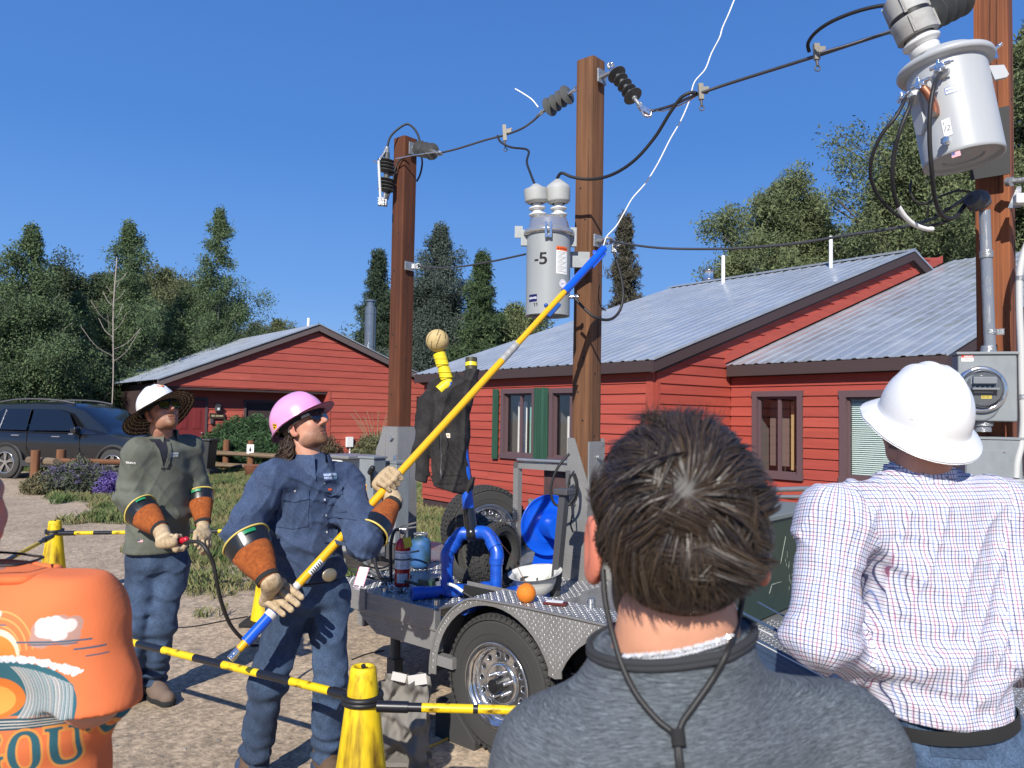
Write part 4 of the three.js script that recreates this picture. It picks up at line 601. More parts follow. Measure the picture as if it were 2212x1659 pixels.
part('shell', lathe([[0, 0], [.05, .006], [.09, .035], [.112, .08], [.118, .118], [.15, .135], [.151, .138], [.116, .124], [.108, .08], [.085, .04], [.05, .012], [0, .006]], 40).scale(1.05, 1, .9).rotateZ(.12).rotateX(.16).translate(0, .012, 0), dirty, hh); part('suspension', [ring(.098, .006, 6, 30).rotateX(PI / 2).translate(0, .10, 0), tube([V3(-.095, .10, 0), V3(-.03, .05, .01), V3(.03, .05, 0), V3(.095, .1, 0)], .006, 16), tube([V3(0, .10, -.095), V3(0, .05, 0), V3(0, .1, .095)], .006, 16)], M.black, hh);
const og = wthing('orange_fruit', 'orange fruit with a wire stuck in its top on the fender', 'fruit', tw(.15, .786, -.085)), sp = new THREE.SphereGeometry(.0485, 40, 28), pp = sp.attributes.position; for (let i = 0; i < pp.count; i++) { const x = pp.getX(i), y = pp.getY(i), z = pp.getZ(i), k = 1 + .06 * nz(x * 18, y * 18, z * 18) - .05 * Math.exp(-((y - .05) ** 2) * 2600) ; pp.setXYZ(i, x * k * 1.0, y * k * 1.03, z * k); } sp.computeVertexNormals();
part('peel', sp.translate(0, .047, 0), std({ color: new THREE.Color(.80, .22, .012), roughness: .45, bumpMap: rep(gritTex, 3, 2), bumpScale: .002 }), og);
const w0 = og.position; wpart('wire', tube([w0.clone().add(V3(0, .09, 0)), at(1110, 1210, 4.05), at(1092, 1185, 4.2), at(1064, 1150, 4.35), at(1075, 1132, 4.5), at(1120, 1124, 4.6)], .0018, 50, 5), std({ color: new THREE.Color(.16, .07, .03), metalness: .6, roughness: .5 }), og);
const ph = wthing('leather_wallet', 'dark red wallet with a white paper on the fender top', 'wallet', tw(.285, .788, -.15)); part('cover', box(.115, .012, .06, 0, .006, 0, .004).rotateY(TR_TURN + .35), std({ color: new THREE.Color(.10, .012, .010), roughness: .35 }), ph); part('paper', box(.085, .002, .04, -.005, .0135, -.004).rotateY(TR_TURN + .45), M.white, ph);
const r = rng(17); const bits = [[-.92, -.09, .022], [-.84, -.13, .018], [-1.0, -.14, .016], [-.74, -.15, .02], [-.70, -.24, .018], [-1.06, -.2, .018], [-.86, -.28, .02]];
bits.forEach(([x, z, s], i) => { const g = wthing('line_clamp', ['small shackle nearest the deck edge bolt', 'clamp with a ring left of the blue foot pipe', 'small fitting by the extinguisher foot', 'dark clamp touching the blue foot pipe', 'fitting between the tyre and the blue pipe', 'fitting behind the pink card', 'grey fitting in front of the worn tyre'][i], 'clamp', tw(x, .672, z), 'line hardware lying on the deck'); part('body', [box(s * 2.6, s * .9, s * 1.1, 0, s * .45, 0, .003).rotateY(i * 1.3), rod(V3(0, 0, 0), V3(0, s * 1.6, 0), s * .45, s * .35, 8), rod(V3(-s * 1.6, s * .4, s * .3), V3(s * 1.8, s * .5, -s * .5), s * .22)], i % 2 ? M.steelDark : M.galv, g); part('eye', ring(s * .8, s * .22, 6, 16).rotateY(i).translate(s * 1.5, s * .95, s * .4), M.bright, g); });
const hose = (n, l, pts, rad, m) => { const b0 = pts[0].clone(); const g = wthing(n, l, 'cable', b0, 'cables on the trailer'); wpart('cable', tube(pts, rad, 60), m, g); };
hose('grey_hose', 'grey hose looping down below the gloved forearm', [at(768, 1130, 5.3), at(778, 1190, 5.25), at(800, 1232, 5.15), at(835, 1250, 5.0), at(842, 1262, 4.95)], .013, std({ color: new THREE.Color(.12, .12, .12), roughness: .6 }));
hose('black_hose', 'black hose hanging left of the extinguisher', [at(806, 1140, 5.2), at(808, 1200, 5.15), at(818, 1240, 5.05), at(834, 1258, 4.95)], .011, M.cable);
hose('black_cable', 'thin black cable across the front of the deck', [at(760, 1205, 5.1), at(790, 1222, 5.1), at(830, 1226, 5.2), at(862, 1200, 5.3), at(905, 1190, 5.2)], .006, M.cable);
hose('black_cable', 'thick dark hose lying on the deck front', [at(758, 1232, 5.0), at(800, 1248, 4.95), at(850, 1252, 4.9), at(900, 1262, 4.7), at(955, 1288, 4.5)], .008, M.cable);
hose('jumper_cable', 'jumper cable with a white sleeve in front of the blue stand', [at(968, 1262, 4.5), at(985, 1268, 4.45), at(1005, 1282, 4.42), at(1040, 1300, 4.4), at(1075, 1306, 4.35), at(1110, 1302, 4.4)], .007, M.cable);
solo('cable_sleeve', tube([at(968, 1261, 4.49), at(984, 1267, 4.44), at(1000, 1278, 4.42)], .0095, 20), M.white, 'white sleeve on the jumper cable by the blue stand', 'sleeve');
hose('deck_rod', 'dark rod lying across the deck behind the hard hat', [at(1105, 1243, 4.9), at(1212, 1215, 4.85)], .009, M.steelDark);
solo('pliers_case', [box(.10, .03, .04).rotateY(-.5).translate(...at(922, 1258, 4.66)), box(.05, .02, .03).rotateY(.6).translate(...at(938, 1252, 4.7))], std({ color: new THREE.Color(.03, .06, .05), roughness: .4 }), 'small dark green tool case in front of the worn tyre', 'tool case');
const rope = thing('hand_line', 'coil of black hand line hanging on the steel plate of the middle stand', 'rope', at(1235, 1060, 4.98)); const p = rope.position, cp = [[1241, 1023], [1247, 1045], [1242, 1082], [1232, 1090], [1200, 1090], [1190, 1060], [1196, 1030], [1205, 1010], [1212, 1000], [1230, 980]].map(([x, y]) => at(x, y, 4.95).sub(p)); part('coil', [tube(cp, .0085, 80), tube([[1237, 1022], [1244, 1045], [1240, 1075], [1230, 1085], [1228, 1050], [1232, 1025]].map(([x, y]) => at(x, y, 4.93).sub(p)), .007, 50), tube([[1234, 1085], [1236, 1110], [1233, 1135], [1238, 1150]].map(([x, y]) => at(x, y, 4.93).sub(p)), .005, 20)], M.cable, rope); part('clasp', box(.03, .09, .03).translate(...at(1227, 1032, 4.97).sub(p)), M.steelDark, rope);
}
const DUMMY = {};
{
const d0 = tw(-.43, .67, -.30), dm = wthing('pipe_dummy', 'blue pipe dummy wearing a black hooded work jacket, with a ball head', 'dummy', d0), pr = .034;
const J = (x, y, d) => at(x, y, d), P = [];
const lb = tw(-.577, .70, -.247), rb = tw(-.278, .70, -.335), lt = J(966, 1212, 4.56), rt = J(1072, 1218, 4.44);
const cpt = J(1019, 1152, 4.545);
const sleeve = (a, b, w = 1.16) => rod(a, b, pr * w, pr * w, 20);
wpart('leg', [rod(lb, lt, pr, pr, 20), sleeve(lt, lt.clone().add(V3(0, .03, 0))), sleeve(lb, lb.clone().add(V3(0, .07, 0)))], M.bluePvc, dm);
wpart('leg', [rod(rb, rt, pr, pr, 20), sleeve(rt, rt.clone().add(V3(0, .035, 0))), sleeve(rb, rb.clone().add(V3(0, .05, 0)))], M.bluePvc, dm);
const hipL = [lt, J(966, 1196, 4.56), J(974, 1182, 4.56), J(988, 1162, 4.56), J(996, 1153, 4.555), J(1008, 1152, 4.55), cpt], hipR = [rt, J(1074, 1200, 4.45), J(1072, 1188, 4.46), J(1060, 1162, 4.5), J(1050, 1152, 4.52), J(1036, 1150, 4.54), cpt];
wpart('hip_elbow', [tube(hipL, pr * 1.12, 60, 18), sleeve(J(972, 1186, 4.56), J(984, 1168, 4.56), 1.26)], M.bluePvc, dm); wpart('hip_elbow', [tube(hipR, pr * 1.12, 60, 18), sleeve(J(1071, 1185, 4.46), J(1062, 1167, 4.49), 1.26)], M.bluePvc, dm);
const lf0 = tw(-.665, .705, -.055), lf1 = tw(-.455, .705, -.49), rf0 = tw(-.235, .705, -.03), rf1 = tw(-.30, .705, -.58);
wpart('foot', [rod(lf0, lf1, pr, pr, 20), sleeve(lf0, lf0.clone().lerp(lf1, .14)), sleeve(lf1, lf1.clone().lerp(lf0, .12)), sleeve(lf0.clone().lerp(lf1, .4), lf0.clone().lerp(lf1, .58))], M.bluePvc, dm);
wpart('foot', [rod(rf0, rf1, pr, pr, 20), sleeve(rf0, rf0.clone().lerp(rf1, .12)), sleeve(rf0.clone().lerp(rf1, .5), rf0.clone().lerp(rf1, .66))], M.bluePvc, dm);
const s1 = J(1012, 1098, 4.56), s2 = J(1002, 1000, 4.58), s3 = J(985, 860, 4.6), nk = J(968, 828, 4.6), hd = J(948, 762, 4.6);
wpart('spine', [rod(s1, s2, pr * .98, pr * .98, 20), rod(s2, s3, pr * .95, pr * .95, 16), rod(s3, nk, pr * .9)], M.bluePvc, dm);
const tape = phys({ color: new THREE.Color(.010, .010, .011), roughness: .25, clearcoat: .6 });
wpart('tape_wrap', [rod(cpt.clone().add(V3(0, -.01, 0)), s1, pr * 1.14, pr * 1.04, 22), new THREE.SphereGeometry(pr * 1.35, 18, 12).translate(cpt.x, cpt.y, cpt.z)], tape, dm);
const yt = phys({ color: new THREE.Color(.78, .62, .02), roughness: .35, clearcoat: .4 });
wpart('neck', [rod(J(948, 845, 4.58), nk, pr * 1.0), rod(nk, hd, pr * .9, pr * .9, 20), rod(nk.clone().lerp(hd, .15), nk.clone().lerp(hd, .5), pr * 1.1), rod(nk.clone().lerp(hd, .58), nk.clone().lerp(hd, .98), pr * 1.12), ...[.2, .36, .62, .8].map(t => ring(pr * 1.1, .004, 6, 24).rotateX(PI / 2).translate(...nk.clone().lerp(hd, t)))], yt, dm);
const hs = new THREE.SphereGeometry(.070, 40, 28), hp = hs.attributes.position, col = new Float32Array(hp.count * 3); for (let i = 0; i < hp.count; i++) { const y = hp.getY(i) / .07; hp.setXYZ(i, hp.getX(i) * .97, hp.getY(i) * .96, hp.getZ(i)); }
wpart('head', hs.translate(...J(945, 736, 4.6)), std({ color: new THREE.Color(.62, .47, .22), roughness: .75, map: rep(tint((u, v) => nCoarse(u, v), [.82, .8, .74], [1, 1, 1]), 2, 1), bumpMap: gritTex, bumpScale: .002 }), dm);
const hc = J(945, 736, 4.6), stripe = []; for (const [a0, t0, t1] of [[.2, -.6, .5], [.75, .1, .9], [-.35, -.9, -.1], [1.25, -.5, .6], [-.9, -.2, .7], [-.1, .35, 1.1]]) { const pts = []; for (let k = 0; k <= 6; k++) { const t = lerp(t0, t1, k / 6); pts.push(V3(.0682 * Math.cos(t) * Math.sin(a0 + t * .35), .0668 * Math.sin(t), .0702 * Math.cos(t) * Math.cos(a0 + t * .35)).add(hc)); } stripe.push(tube(pts, .0022, 20, 5)); } wpart('stripes', stripe, std({ color: new THREE.Color(.09, .07, .04), roughness: .9 }), dm);
const am = [J(1000, 850, 4.62), J(1018, 815, 4.66), J(1018, 775, 4.68)];
wpart('arm_pipe', [tube(am, .028, 20, 14), rod(J(1018, 800, 4.67), J(1018, 773, 4.68), .035, .035, 20)], std({ color: new THREE.Color(.05, .045, .02), roughness: .5 }), dm);
wpart('arm_tape', [rod(J(1018, 792, 4.67), J(1018, 784, 4.675), .0365, .0365, 20)], yt, dm);
DUMMY.root = dm;
}
const poleTints = [woodTint(0x6a4830, 0xcf9566), woodTint(0x643c28, 0xc08050), woodTint(0x6e4028, 0xd98c54)];
function pole(label, x, z, h, i, col, knots) {
const p = thing('square_pole', label, 'pole', tw(x, .5, z), TR_TURN, 'square timber poles on the trailer');
const g = new THREE.BoxGeometry(.14, h - .5, .14, 6, 60, 6).translate(0, (h - .5) / 2, 0), pp = g.attributes.position;
for (let k = 0; k < pp.count; k++) { const X = pp.getX(k), Y = pp.getY(k), Z = pp.getZ(k), e = .0016 * nz(X * 40, Y * 1.5, Z * 40 + i); const edge = Math.abs(Math.abs(X) - .07) < .001 && Math.abs(Math.abs(Z) - .07) < .001 ? -.004 : 0; pp.setX(k, X + Math.sign(X) * (e + edge)); pp.setZ(k, Z + Math.sign(Z) * (e + edge)); }
g.computeVertexNormals();
const t = poleTints[i]; part('post', metricUV(g, 3.1, .42, i * .37, i * .2), std({ color: col, map: t, bumpMap: woodBump, bumpScale: .0018, roughness: .82 }), p);
const r = rng(90 + i), holes = [], checks = [];
for (let k = 0; k < knots; k++) { const y = .6 + r() * (h - 1.3); holes.push(rod(V3(-.02 + .04 * (k % 2), y, .066), V3(-.02 + .04 * (k % 2), y, .0715), .007, .007, 10)); if (k % 2) holes.push(rod(V3(.066, y - .1, .01), V3(.0715, y - .1, .01), .007, .007, 10)); }
part('bolt_holes', holes, M.blackMatte, p);
for (let k = 0; k < 6; k++) { const y = .3 + r() * (h - 2.1), L = .25 + .7 * r(), xx = (r() - .5) * .09; const f = (a) => k % 2 ? V3(.0706, y + a, xx + .004 * Math.sin(a * 9)) : V3(xx + .004 * Math.sin(a * 9), y + a, .0706); checks.push(tube([f(0), f(L * .3), f(L * .7), f(L)], .0011, 14, 4)); }
part('checks', checks, M.blackMatte, p); return p;
}
const pL = pole('shortest looking timber pole, in front of the small red building', -2.2, -1.265, 3.99, 1, new THREE.Color(.31, .235, .19), 7);
const pC = pole('middle timber pole with the small grey can transformer', -.335, -1.26, 4.10, 0, new THREE.Color(.37, .34, .315), 7);
const pR = pole('nearest timber pole at the right edge with the big transformer', 2.015, -1.13, 4.3, 2, new THREE.Color(.50, .42, .37), 6);
function insulator(label, a, b, sheds, R, group) {
const t = wthing('line_insulator', label, 'insulator', a, group), L = a.distanceTo(b), ax = b.clone().sub(a).normalize(), prof = [], s0 = L * .16, s1 = L * .84;
const core = [[.0, s0], [.016, s0], [.016, s1], [0, s1]]; const list = [latheAt(core, a, b, 16)];
sheds.forEach((k, i) => { const y = lerp(s0, s1, (i + .5) / sheds.length), r = R * k; list.push(latheAt([[.014, y - .016], [r * .5, y - .011], [r, y - .002], [r, y + .002], [r * .45, y + .002], [.014, y + .014]], a, b, 32)); });
wpart('sheds', list, M.polymer, t);
wpart('end_fitting', [latheAt([[0, 0], [.012, 0], [.012, s0], [.018, s0], [.018, s0 + .01], [0, s0 + .01]], a, b, 12), ring(.018, .007, 8, 18).lookAt(V3(ax.z, .2, -ax.x)).translate(a.x, a.y, a.z)], M.bright, t);
wpart('end_fitting', [latheAt([[0, s1 - .01], [.018, s1 - .01], [.018, s1], [.012, s1], [.012, L], [0, L]], a, b, 12), ring(.016, .006, 8, 18).lookAt(V3(ax.z, .2, -ax.x)).translate(b.x, b.y, b.z), beam(b, b.clone().addScaledVector(ax, .05), .028, .012)], M.galv, t); return t;
}
const PL = (px, py, d) => at(px, py, d);
{
const cd = 5.12;
insulator('grey insulator on the left side of the middle pole', PL(1243, 192, 5.2), PL(1170, 243, 5.45), [1, .9, .9, 1], .068);
insulator('insulator hanging from the right side of the middle pole', PL(1318, 142, 5.02), PL(1382, 228, 4.85), [1, .8, .8, .8, 1], .062);
solo('pole_bracket', [box(.012, .09, .09).rotateY(TR_TURN).translate(...PL(1300, 166, 5.1)), rod(PL(1298, 168, 5.1), PL(1317, 158, 5.02), .014), ring(.018, .008, 8, 18).translate(...PL(1319, 142, 5.02))], M.galv, 'steel eye bracket near the top of the middle pole', 'bracket');
solo('dead_end_clamp', [rod(PL(1382, 228, 4.85), PL(1392, 236, 4.83), .014), box(.07, .03, .025).rotateZ(-.5).translate(...PL(1394, 238, 4.83)), tube([PL(1386, 236, 4.83), PL(1392, 249, 4.83), PL(1405, 250, 4.82), PL(1408, 240, 4.82)], .009, 20)], M.bright, 'bright strain clamp at the end of the right insulator', 'clamp');
insulator('round grey insulator facing the middle pole on the leftmost pole', PL(893, 318, 6.35), PL(948, 331, 6.0), [1, .95, 1], .066);
solo('pole_bracket', [box(.012, .1, .09).rotateY(TR_TURN).translate(...PL(893, 322, 6.33)), rod(PL(893, 318, 6.34), PL(900, 320, 6.3), .016)], M.galv, 'grey plate bracket at the top of the leftmost pole', 'bracket');
const fc = wthing('fuse_cutout', 'fuse cutout with black sheds hanging left of the leftmost pole', 'fuse cutout', PL(834, 385, 6.3)); const A = PL(836, 330, 6.3), B = PL(834, 430, 6.3), sh = []; for (const [y0, y1, n] of [[343, 372, 4], [384, 414, 4]]) for (let k = 0; k < n; k++) { const c = PL(834, lerp(y0, y1, (k + .5) / n), 6.3); sh.push(latheAt([[.02, -.012], [.066, -.004], [.068, 0], [.03, .006], [.02, .014]], c, c.clone().add(V3(.1, 1, 0)), 26)); }
wpart('sheds', [rod(A, B, .022), ...sh], M.polymer, fc); wpart('fuse_tube', rod(PL(818, 348, 6.24), PL(822, 430, 6.24), .011), std({ color: new THREE.Color(.55, .57, .56), roughness: .5 }), fc);
wpart('contacts', [beam(PL(838, 318, 6.3), PL(818, 350, 6.24), .02, .014), beam(PL(820, 352, 6.24), PL(806, 348, 6.22), .012, .008), rod(PL(836, 318, 6.3), PL(836, 332, 6.3), .02), box(.05, .06, .04).translate(...PL(824, 436, 6.24)), box(.03, .05, .05).translate(...PL(832, 438, 6.26)), rod(PL(832, 410, 6.3), PL(830, 436, 6.26), .012)], M.galv, fc); wpart('mount', [beam(PL(836, 378, 6.3), PL(862, 372, 6.38), .03, .02)], M.galv, fc);
const lead = (l, pts, r, m = M.cable, n = 'jumper_wire') => { const g = wthing(n, l, 'wire', pts[0], 'wires between the poles'); wpart('wire', tube(pts, r, pts.length * 10, 7), m, g); return g; };
const C = (arr, d) => arr.map(([x, y, dd]) => PL(x, y, dd ?? d));
lead('black jumper arching over the top of the leftmost pole', C([[836, 320], [843, 296], [862, 277], [880, 268], [893, 276], [903, 292], [909, 318]], 6.3), .009);
lead('black lead running down behind the leftmost pole', C([[909, 330, 6.42], [912, 352, 6.45], [907, 378, 6.5], [900, 392, 6.5]], 6.4), .008);
lead('black lead from the fuse cutout down the leftmost pole', C([[878, 338, 6.28], [862, 348, 6.3], [852, 370, 6.3], [848, 400, 6.3], [838, 425, 6.28]], 6.3), .007);
lead('silver tie wire at the top of the leftmost pole', C([[855, 343, 6.26], [880, 338, 6.22], [910, 333, 6.1], [948, 328, 6.0]], 6.2), .006, M.bright);
const strand = std({ color: new THREE.Color(.10, .10, .105), metalness: .6, roughness: .5 });
lead('overhead conductor between the leftmost and the middle pole', C([[948, 331, 6.0], [985, 322, 5.9], [1050, 302, 5.75], [1095, 290, 5.65], [1130, 276, 5.55], [1155, 258, 5.5], [1170, 243, 5.45]]), .008, strand, 'line_conductor');
lead('silver preform wrap sticking up left of the middle pole', C([[1113, 192, 5.6], [1130, 202, 5.55], [1150, 216, 5.5], [1163, 232, 5.47]]), .005, M.white, 'tie_wire');
lead('black lead dropping to the left bushing of the middle can', C([[1075, 293, 5.7], [1080, 305, 5.65], [1100, 317, 5.6], [1135, 322, 5.5], [1142, 327, 5.45], [1138, 350, 5.3], [1146, 375, 5.15], [1155, 398, 5.0]]), .008);
lead('thick black lead from the right bushing of the middle can up to the line', C([[1203, 386, 4.95], [1212, 374, 4.92], [1235, 382, 4.88], [1275, 387, 4.82], [1320, 378, 4.7], [1370, 347, 4.55], [1415, 296, 4.45], [1450, 240, 4.35], [1475, 208, 4.3], [1495, 200, 4.28], [1505, 202, 4.26]]), .010);
lead('overhead conductor from the middle pole to the nearest pole', C([[1408, 240, 4.82], [1450, 228, 4.6], [1500, 206, 4.3], [1560, 185, 4.2], [1680, 147, 3.95], [1775, 117, 3.75], [1850, 92, 3.62], [1930, 66, 3.5]]), .009, strand, 'line_conductor');
lead('silver preform wrap at the middle pole clamp', C([[1404, 236, 4.82], [1430, 240, 4.72], [1455, 232, 4.6], [1480, 222, 4.45], [1502, 208, 4.32]]), .005, M.bright, 'tie_wire');
lead('twisted preform wrap near the big transformer', C([[1775, 112, 3.74], [1830, 96, 3.64], [1880, 80, 3.57], [1928, 64, 3.5]]), .0055, M.bright, 'tie_wire');
lead('thick black jumper arching to the big transformer bushing', C([[1748, 112, 3.8], [1745, 98, 3.78], [1756, 76, 3.7], [1790, 50, 3.6], [1850, 25, 3.5], [1910, 12, 3.42], [1955, 14, 3.36]]), .009);
lead('silver kinked wire hanging from above to the stick head', C([[1590, -10, 4.5], [1574, 30, 4.5], [1560, 62, 4.52], [1555, 80, 4.52], [1537, 115, 4.55], [1523, 150, 4.56], [1500, 178, 4.58], [1490, 215, 4.6], [1470, 262, 4.62], [1448, 300, 4.64], [1420, 355, 4.66], [1395, 395, 4.68], [1365, 430, 4.7], [1348, 460, 4.72], [1330, 490, 4.74], [1310, 512, 4.76], [1304, 530, 4.77]]), .0042, M.white, 'loose_wire');
lead('neutral conductor from the middle pole to the nearest pole', C([[1318, 520, 4.95], [1360, 528, 4.75], [1430, 536, 4.5], [1520, 538, 4.3], [1600, 536, 4.15], [1720, 526, 3.9], [1830, 508, 3.7], [1950, 490, 3.5], [2010, 475, 3.4], [2060, 445, 3.35], [2095, 420, 3.35]]), .007, strand, 'line_conductor');
lead('neutral conductor between the leftmost and the middle pole', C([[900, 575, 6.3], [940, 578, 6.15], [985, 577, 5.95], [1060, 565, 5.6], [1135, 549, 5.25]]), .007, strand, 'line_conductor');
lead('black ground lead looping from the middle can around its pole', C([[1240, 642, 4.85], [1258, 662, 4.82], [1285, 685, 4.8], [1318, 690, 4.85], [1338, 672, 4.9], [1346, 640, 4.92], [1342, 600, 4.93], [1330, 556, 4.94], [1326, 540, 4.95]]), .009);
lead('thin wire down the right face of the middle pole', C([[1300, 600, 5.0], [1293, 630, 5.0], [1297, 660, 5.0], [1309, 672, 5.03]]), .003);
solo('neutral_bracket', [box(.012, .08, .09).rotateY(TR_TURN).translate(...PL(1292, 521, 5.07)), rod(PL(1292, 521, 5.06), PL(1306, 521, 5.0), .017), ring(.03, .009, 8, 20).rotateX(1.2).translate(...PL(1313, 520, 4.97)), ring(.028, .008, 8, 20).rotateX(1.5).rotateZ(.3).translate(...PL(1336, 528, 4.93)), box(.03, .05, .03).translate(...PL(1326, 537, 4.95))], M.galv, 'galvanised eye bolt and ring at the stick head on the middle pole', 'bracket');
solo('neutral_bracket', [box(.012, .07, .09).rotateY(TR_TURN).translate(...PL(884, 575, 6.33)), box(.05, .04, .04).translate(...PL(896, 576, 6.3)), ring(.02, .006, 8, 16).translate(...PL(903, 575, 6.28))], M.galv, 'grey neutral bracket half way up the leftmost pole', 'bracket');
const clampAt = (l, x, y, d) => { const g = wthing('hot_line_clamp', l, 'clamp', PL(x, y, d), 'hot line clamps on the conductors'); wpart('jaw', [beam(PL(x - 1, y - 22, d), PL(x + 1, y + 12, d), .026, .022), box(.035, .03, .03).translate(...PL(x + 9, y - 8, d)), rod(PL(x + 8, y - 12, d), PL(x + 16, y - 14, d), .008)], std({ color: new THREE.Color(.24, .22, .18), metalness: .3, roughness: .6 }), g); wpart('eye_screw', [rod(PL(x, y + 10, d), PL(x + 2, y + 25, d), .007), ring(.0125, .0035, 8, 20).translate(...PL(x + 2, y + 31, d))], M.steelDark, g); };
clampAt('hot line clamp on the left conductor', 1090, 292, 5.65); clampAt('hot line clamp beside the kinked silver wire', 1514, 203, 4.27); clampAt('hot line clamp under the arching jumper of the big transformer', 1764, 117, 3.76);
}
function decal(w, h, R, y, ang, mat) { return new THREE.CylinderGeometry(R + .0012, R + .0012, h, 16, 1, true, ang - w / R / 2, w / R).translate(0, y, 0); }
{
const c = PL(1184, 600, 4.92), R = .1385, yb = PL(1184, 683, 4.92).y, yt = PL(1184, 505, 4.92).y, t = wthing('pole_transformer', 'slim grey can transformer marked -5 on the middle pole', 'transformer', V3(c.x, yb, c.z)), H = yt - yb;
part('tank', lathe([[0, .02], [R - .01, .018], [R - .008, 0], [R, 0], [R, H], [R + .006, H]], 48), M.greyPaint, t);
part('lid', lathe([[R + .004, H - .02], [R + .022, H - .012], [R + .022, H + .012], [R + .004, H + .018], [R - .008, H + .03], [R - .018, H + .075], [R * .75, H + .1], [0, H + .105]], 48), std({ color: new THREE.Color(.52, .52, .52), metalness: .7, roughness: .38, roughnessMap: brushTex }), t);
for (const [px, py] of [[1157, 398], [1205, 388]]) {
const b = new THREE.Group(); b.name = 'bushing'; t.add(b); const base = PL(px + (px < 1180 ? 5 : 2), 490, 4.92); const tip = PL(px, py, 4.92); b.position.set(base.x - c.x, H + .08, 0); const top = tip.y - yb - H - .08;
const dir = V3(tip.x - base.x, top, 0);
part('porcelain', latheAt([[.028, 0], [.034, .01], [.034, .03], [.052, .035], [.055, .045], [.033, .055], [.033, .07], [.05, .075], [.052, .085], [.030, .09], [.03, .12]], V3(0, 0, 0), dir, 32), M.porcelain, b);
part('guard', latheAt([[.04, .112], [.062, .118], [.075, .13], [.077, .20], [.073, top - .045], [.05, top - .025], [.018, top], [.006, top + .003]], V3(0, 0, 0), dir, 36), std({ color: new THREE.Color(.46, .47, .46), roughness: .6, map: tint((u, v) => nCoarse(u, v), [.8, .8, .78], [1, 1, 1]) }), b);
part('clamp_ring', latheAt([[.036, .0], [.05, .004], [.05, .016], [.036, .02]], V3(0, 0, 0), dir, 24), M.bright, b);
}
part('hanger', [box(.04, .10, .03).translate(-.155, H - .03, .0), box(.05, .075, .012).translate(-.19, H + .015, -.03)], M.greyPaint, t); part('hanger', [box(.04, .12, .03).translate(.155, H - .02, 0)], M.greyPaint, t); part('mounting_arm', box(.15, .10, .02).translate(.19, H - .15, -.06), M.greyPaint, t);
part('latch', [box(.014, .1, .012, -.025, H - .01, R + .02), box(.014, .1, .012, .005, H - .01, R + .02), box(.04, .012, .014, -.01, H - .05, R + .02)], M.bright, t);
part('number', bentText('-5', .075, R, H - .22, -.40), M.blackMatte, t);
part('warning_label', decal(.085, .17, R, H - .19, .62), std({ map: canvasTex(256, 512, g => { g.fillStyle = '#ecebe6'; g.fillRect(0, 0, 256, 512); g.fillStyle = '#e2601c'; g.fillRect(0, 0, 256, 78); g.fillStyle = '#201510'; g.font = 'bold 44px sans-serif'; g.fillText('WARNING', 62, 56, 180); g.beginPath(); g.moveTo(14, 62); g.lineTo(34, 18); g.lineTo(54, 62); g.fill(); g.fillStyle = '#444'; for (let i = 0; i < 17; i++) g.fillRect(16, 100 + i * 23, 210 - (i % 4) * 34, 7); }), roughness: .5 }), t);
part('round_label', new THREE.CircleGeometry(.028, 24).translate(0, 0, R + .0016).rotateY(.66).translate(0, H - .335, 0), std({ map: canvasTex(128, 128, g => { g.fillStyle = '#e9e6ea'; g.fillRect(0, 0, 128, 128); g.strokeStyle = '#9a86a8'; g.lineWidth = 6; g.beginPath(); g.arc(64, 64, 52, 0, 7); g.stroke(); g.fillStyle = '#8884b0'; g.font = 'bold 44px sans-serif'; g.fillText('MP', 32, 80); }), roughness: .5 }), t);
part('pcb_label', decal(.065, .045, R, .098, -.78), std({ map: canvasTex(256, 160, g => { g.fillStyle = '#14144e'; g.fillRect(0, 0, 256, 160); g.fillStyle = '#fff'; g.font = 'bold 66px sans-serif'; g.fillText('NON-PCB', 10, 104, 236); }), roughness: .4 }), t);
part('number', bentText('11', .022, R, .045, -.62), M.blackMatte, t);
part('ground_lug', [rod(V3(R - .01, .12, .02), V3(R + .05, .12, .03), .012), rod(V3(R + .03, .12, .025), V3(R + .045, .12, .03), .02, .02, 6)], M.bright, t);
}
function bentText(str, size, R, y, ang) { const g = new TextGeometry(str, { font, size, depth: .002, curveSegments: 4, bevelEnabled: false }); g.computeBoundingBox(); const c = (g.boundingBox.min.x + g.boundingBox.max.x) / 2, p = g.attributes.position; for (let i = 0; i < p.count; i++) { const a = ang + (p.getX(i) - c) / R, r = R + p.getZ(i) - .0008; p.setXYZ(i, Math.sin(a) * r, p.getY(i) + y, Math.cos(a) * r); } g.computeVertexNormals(); return g; }
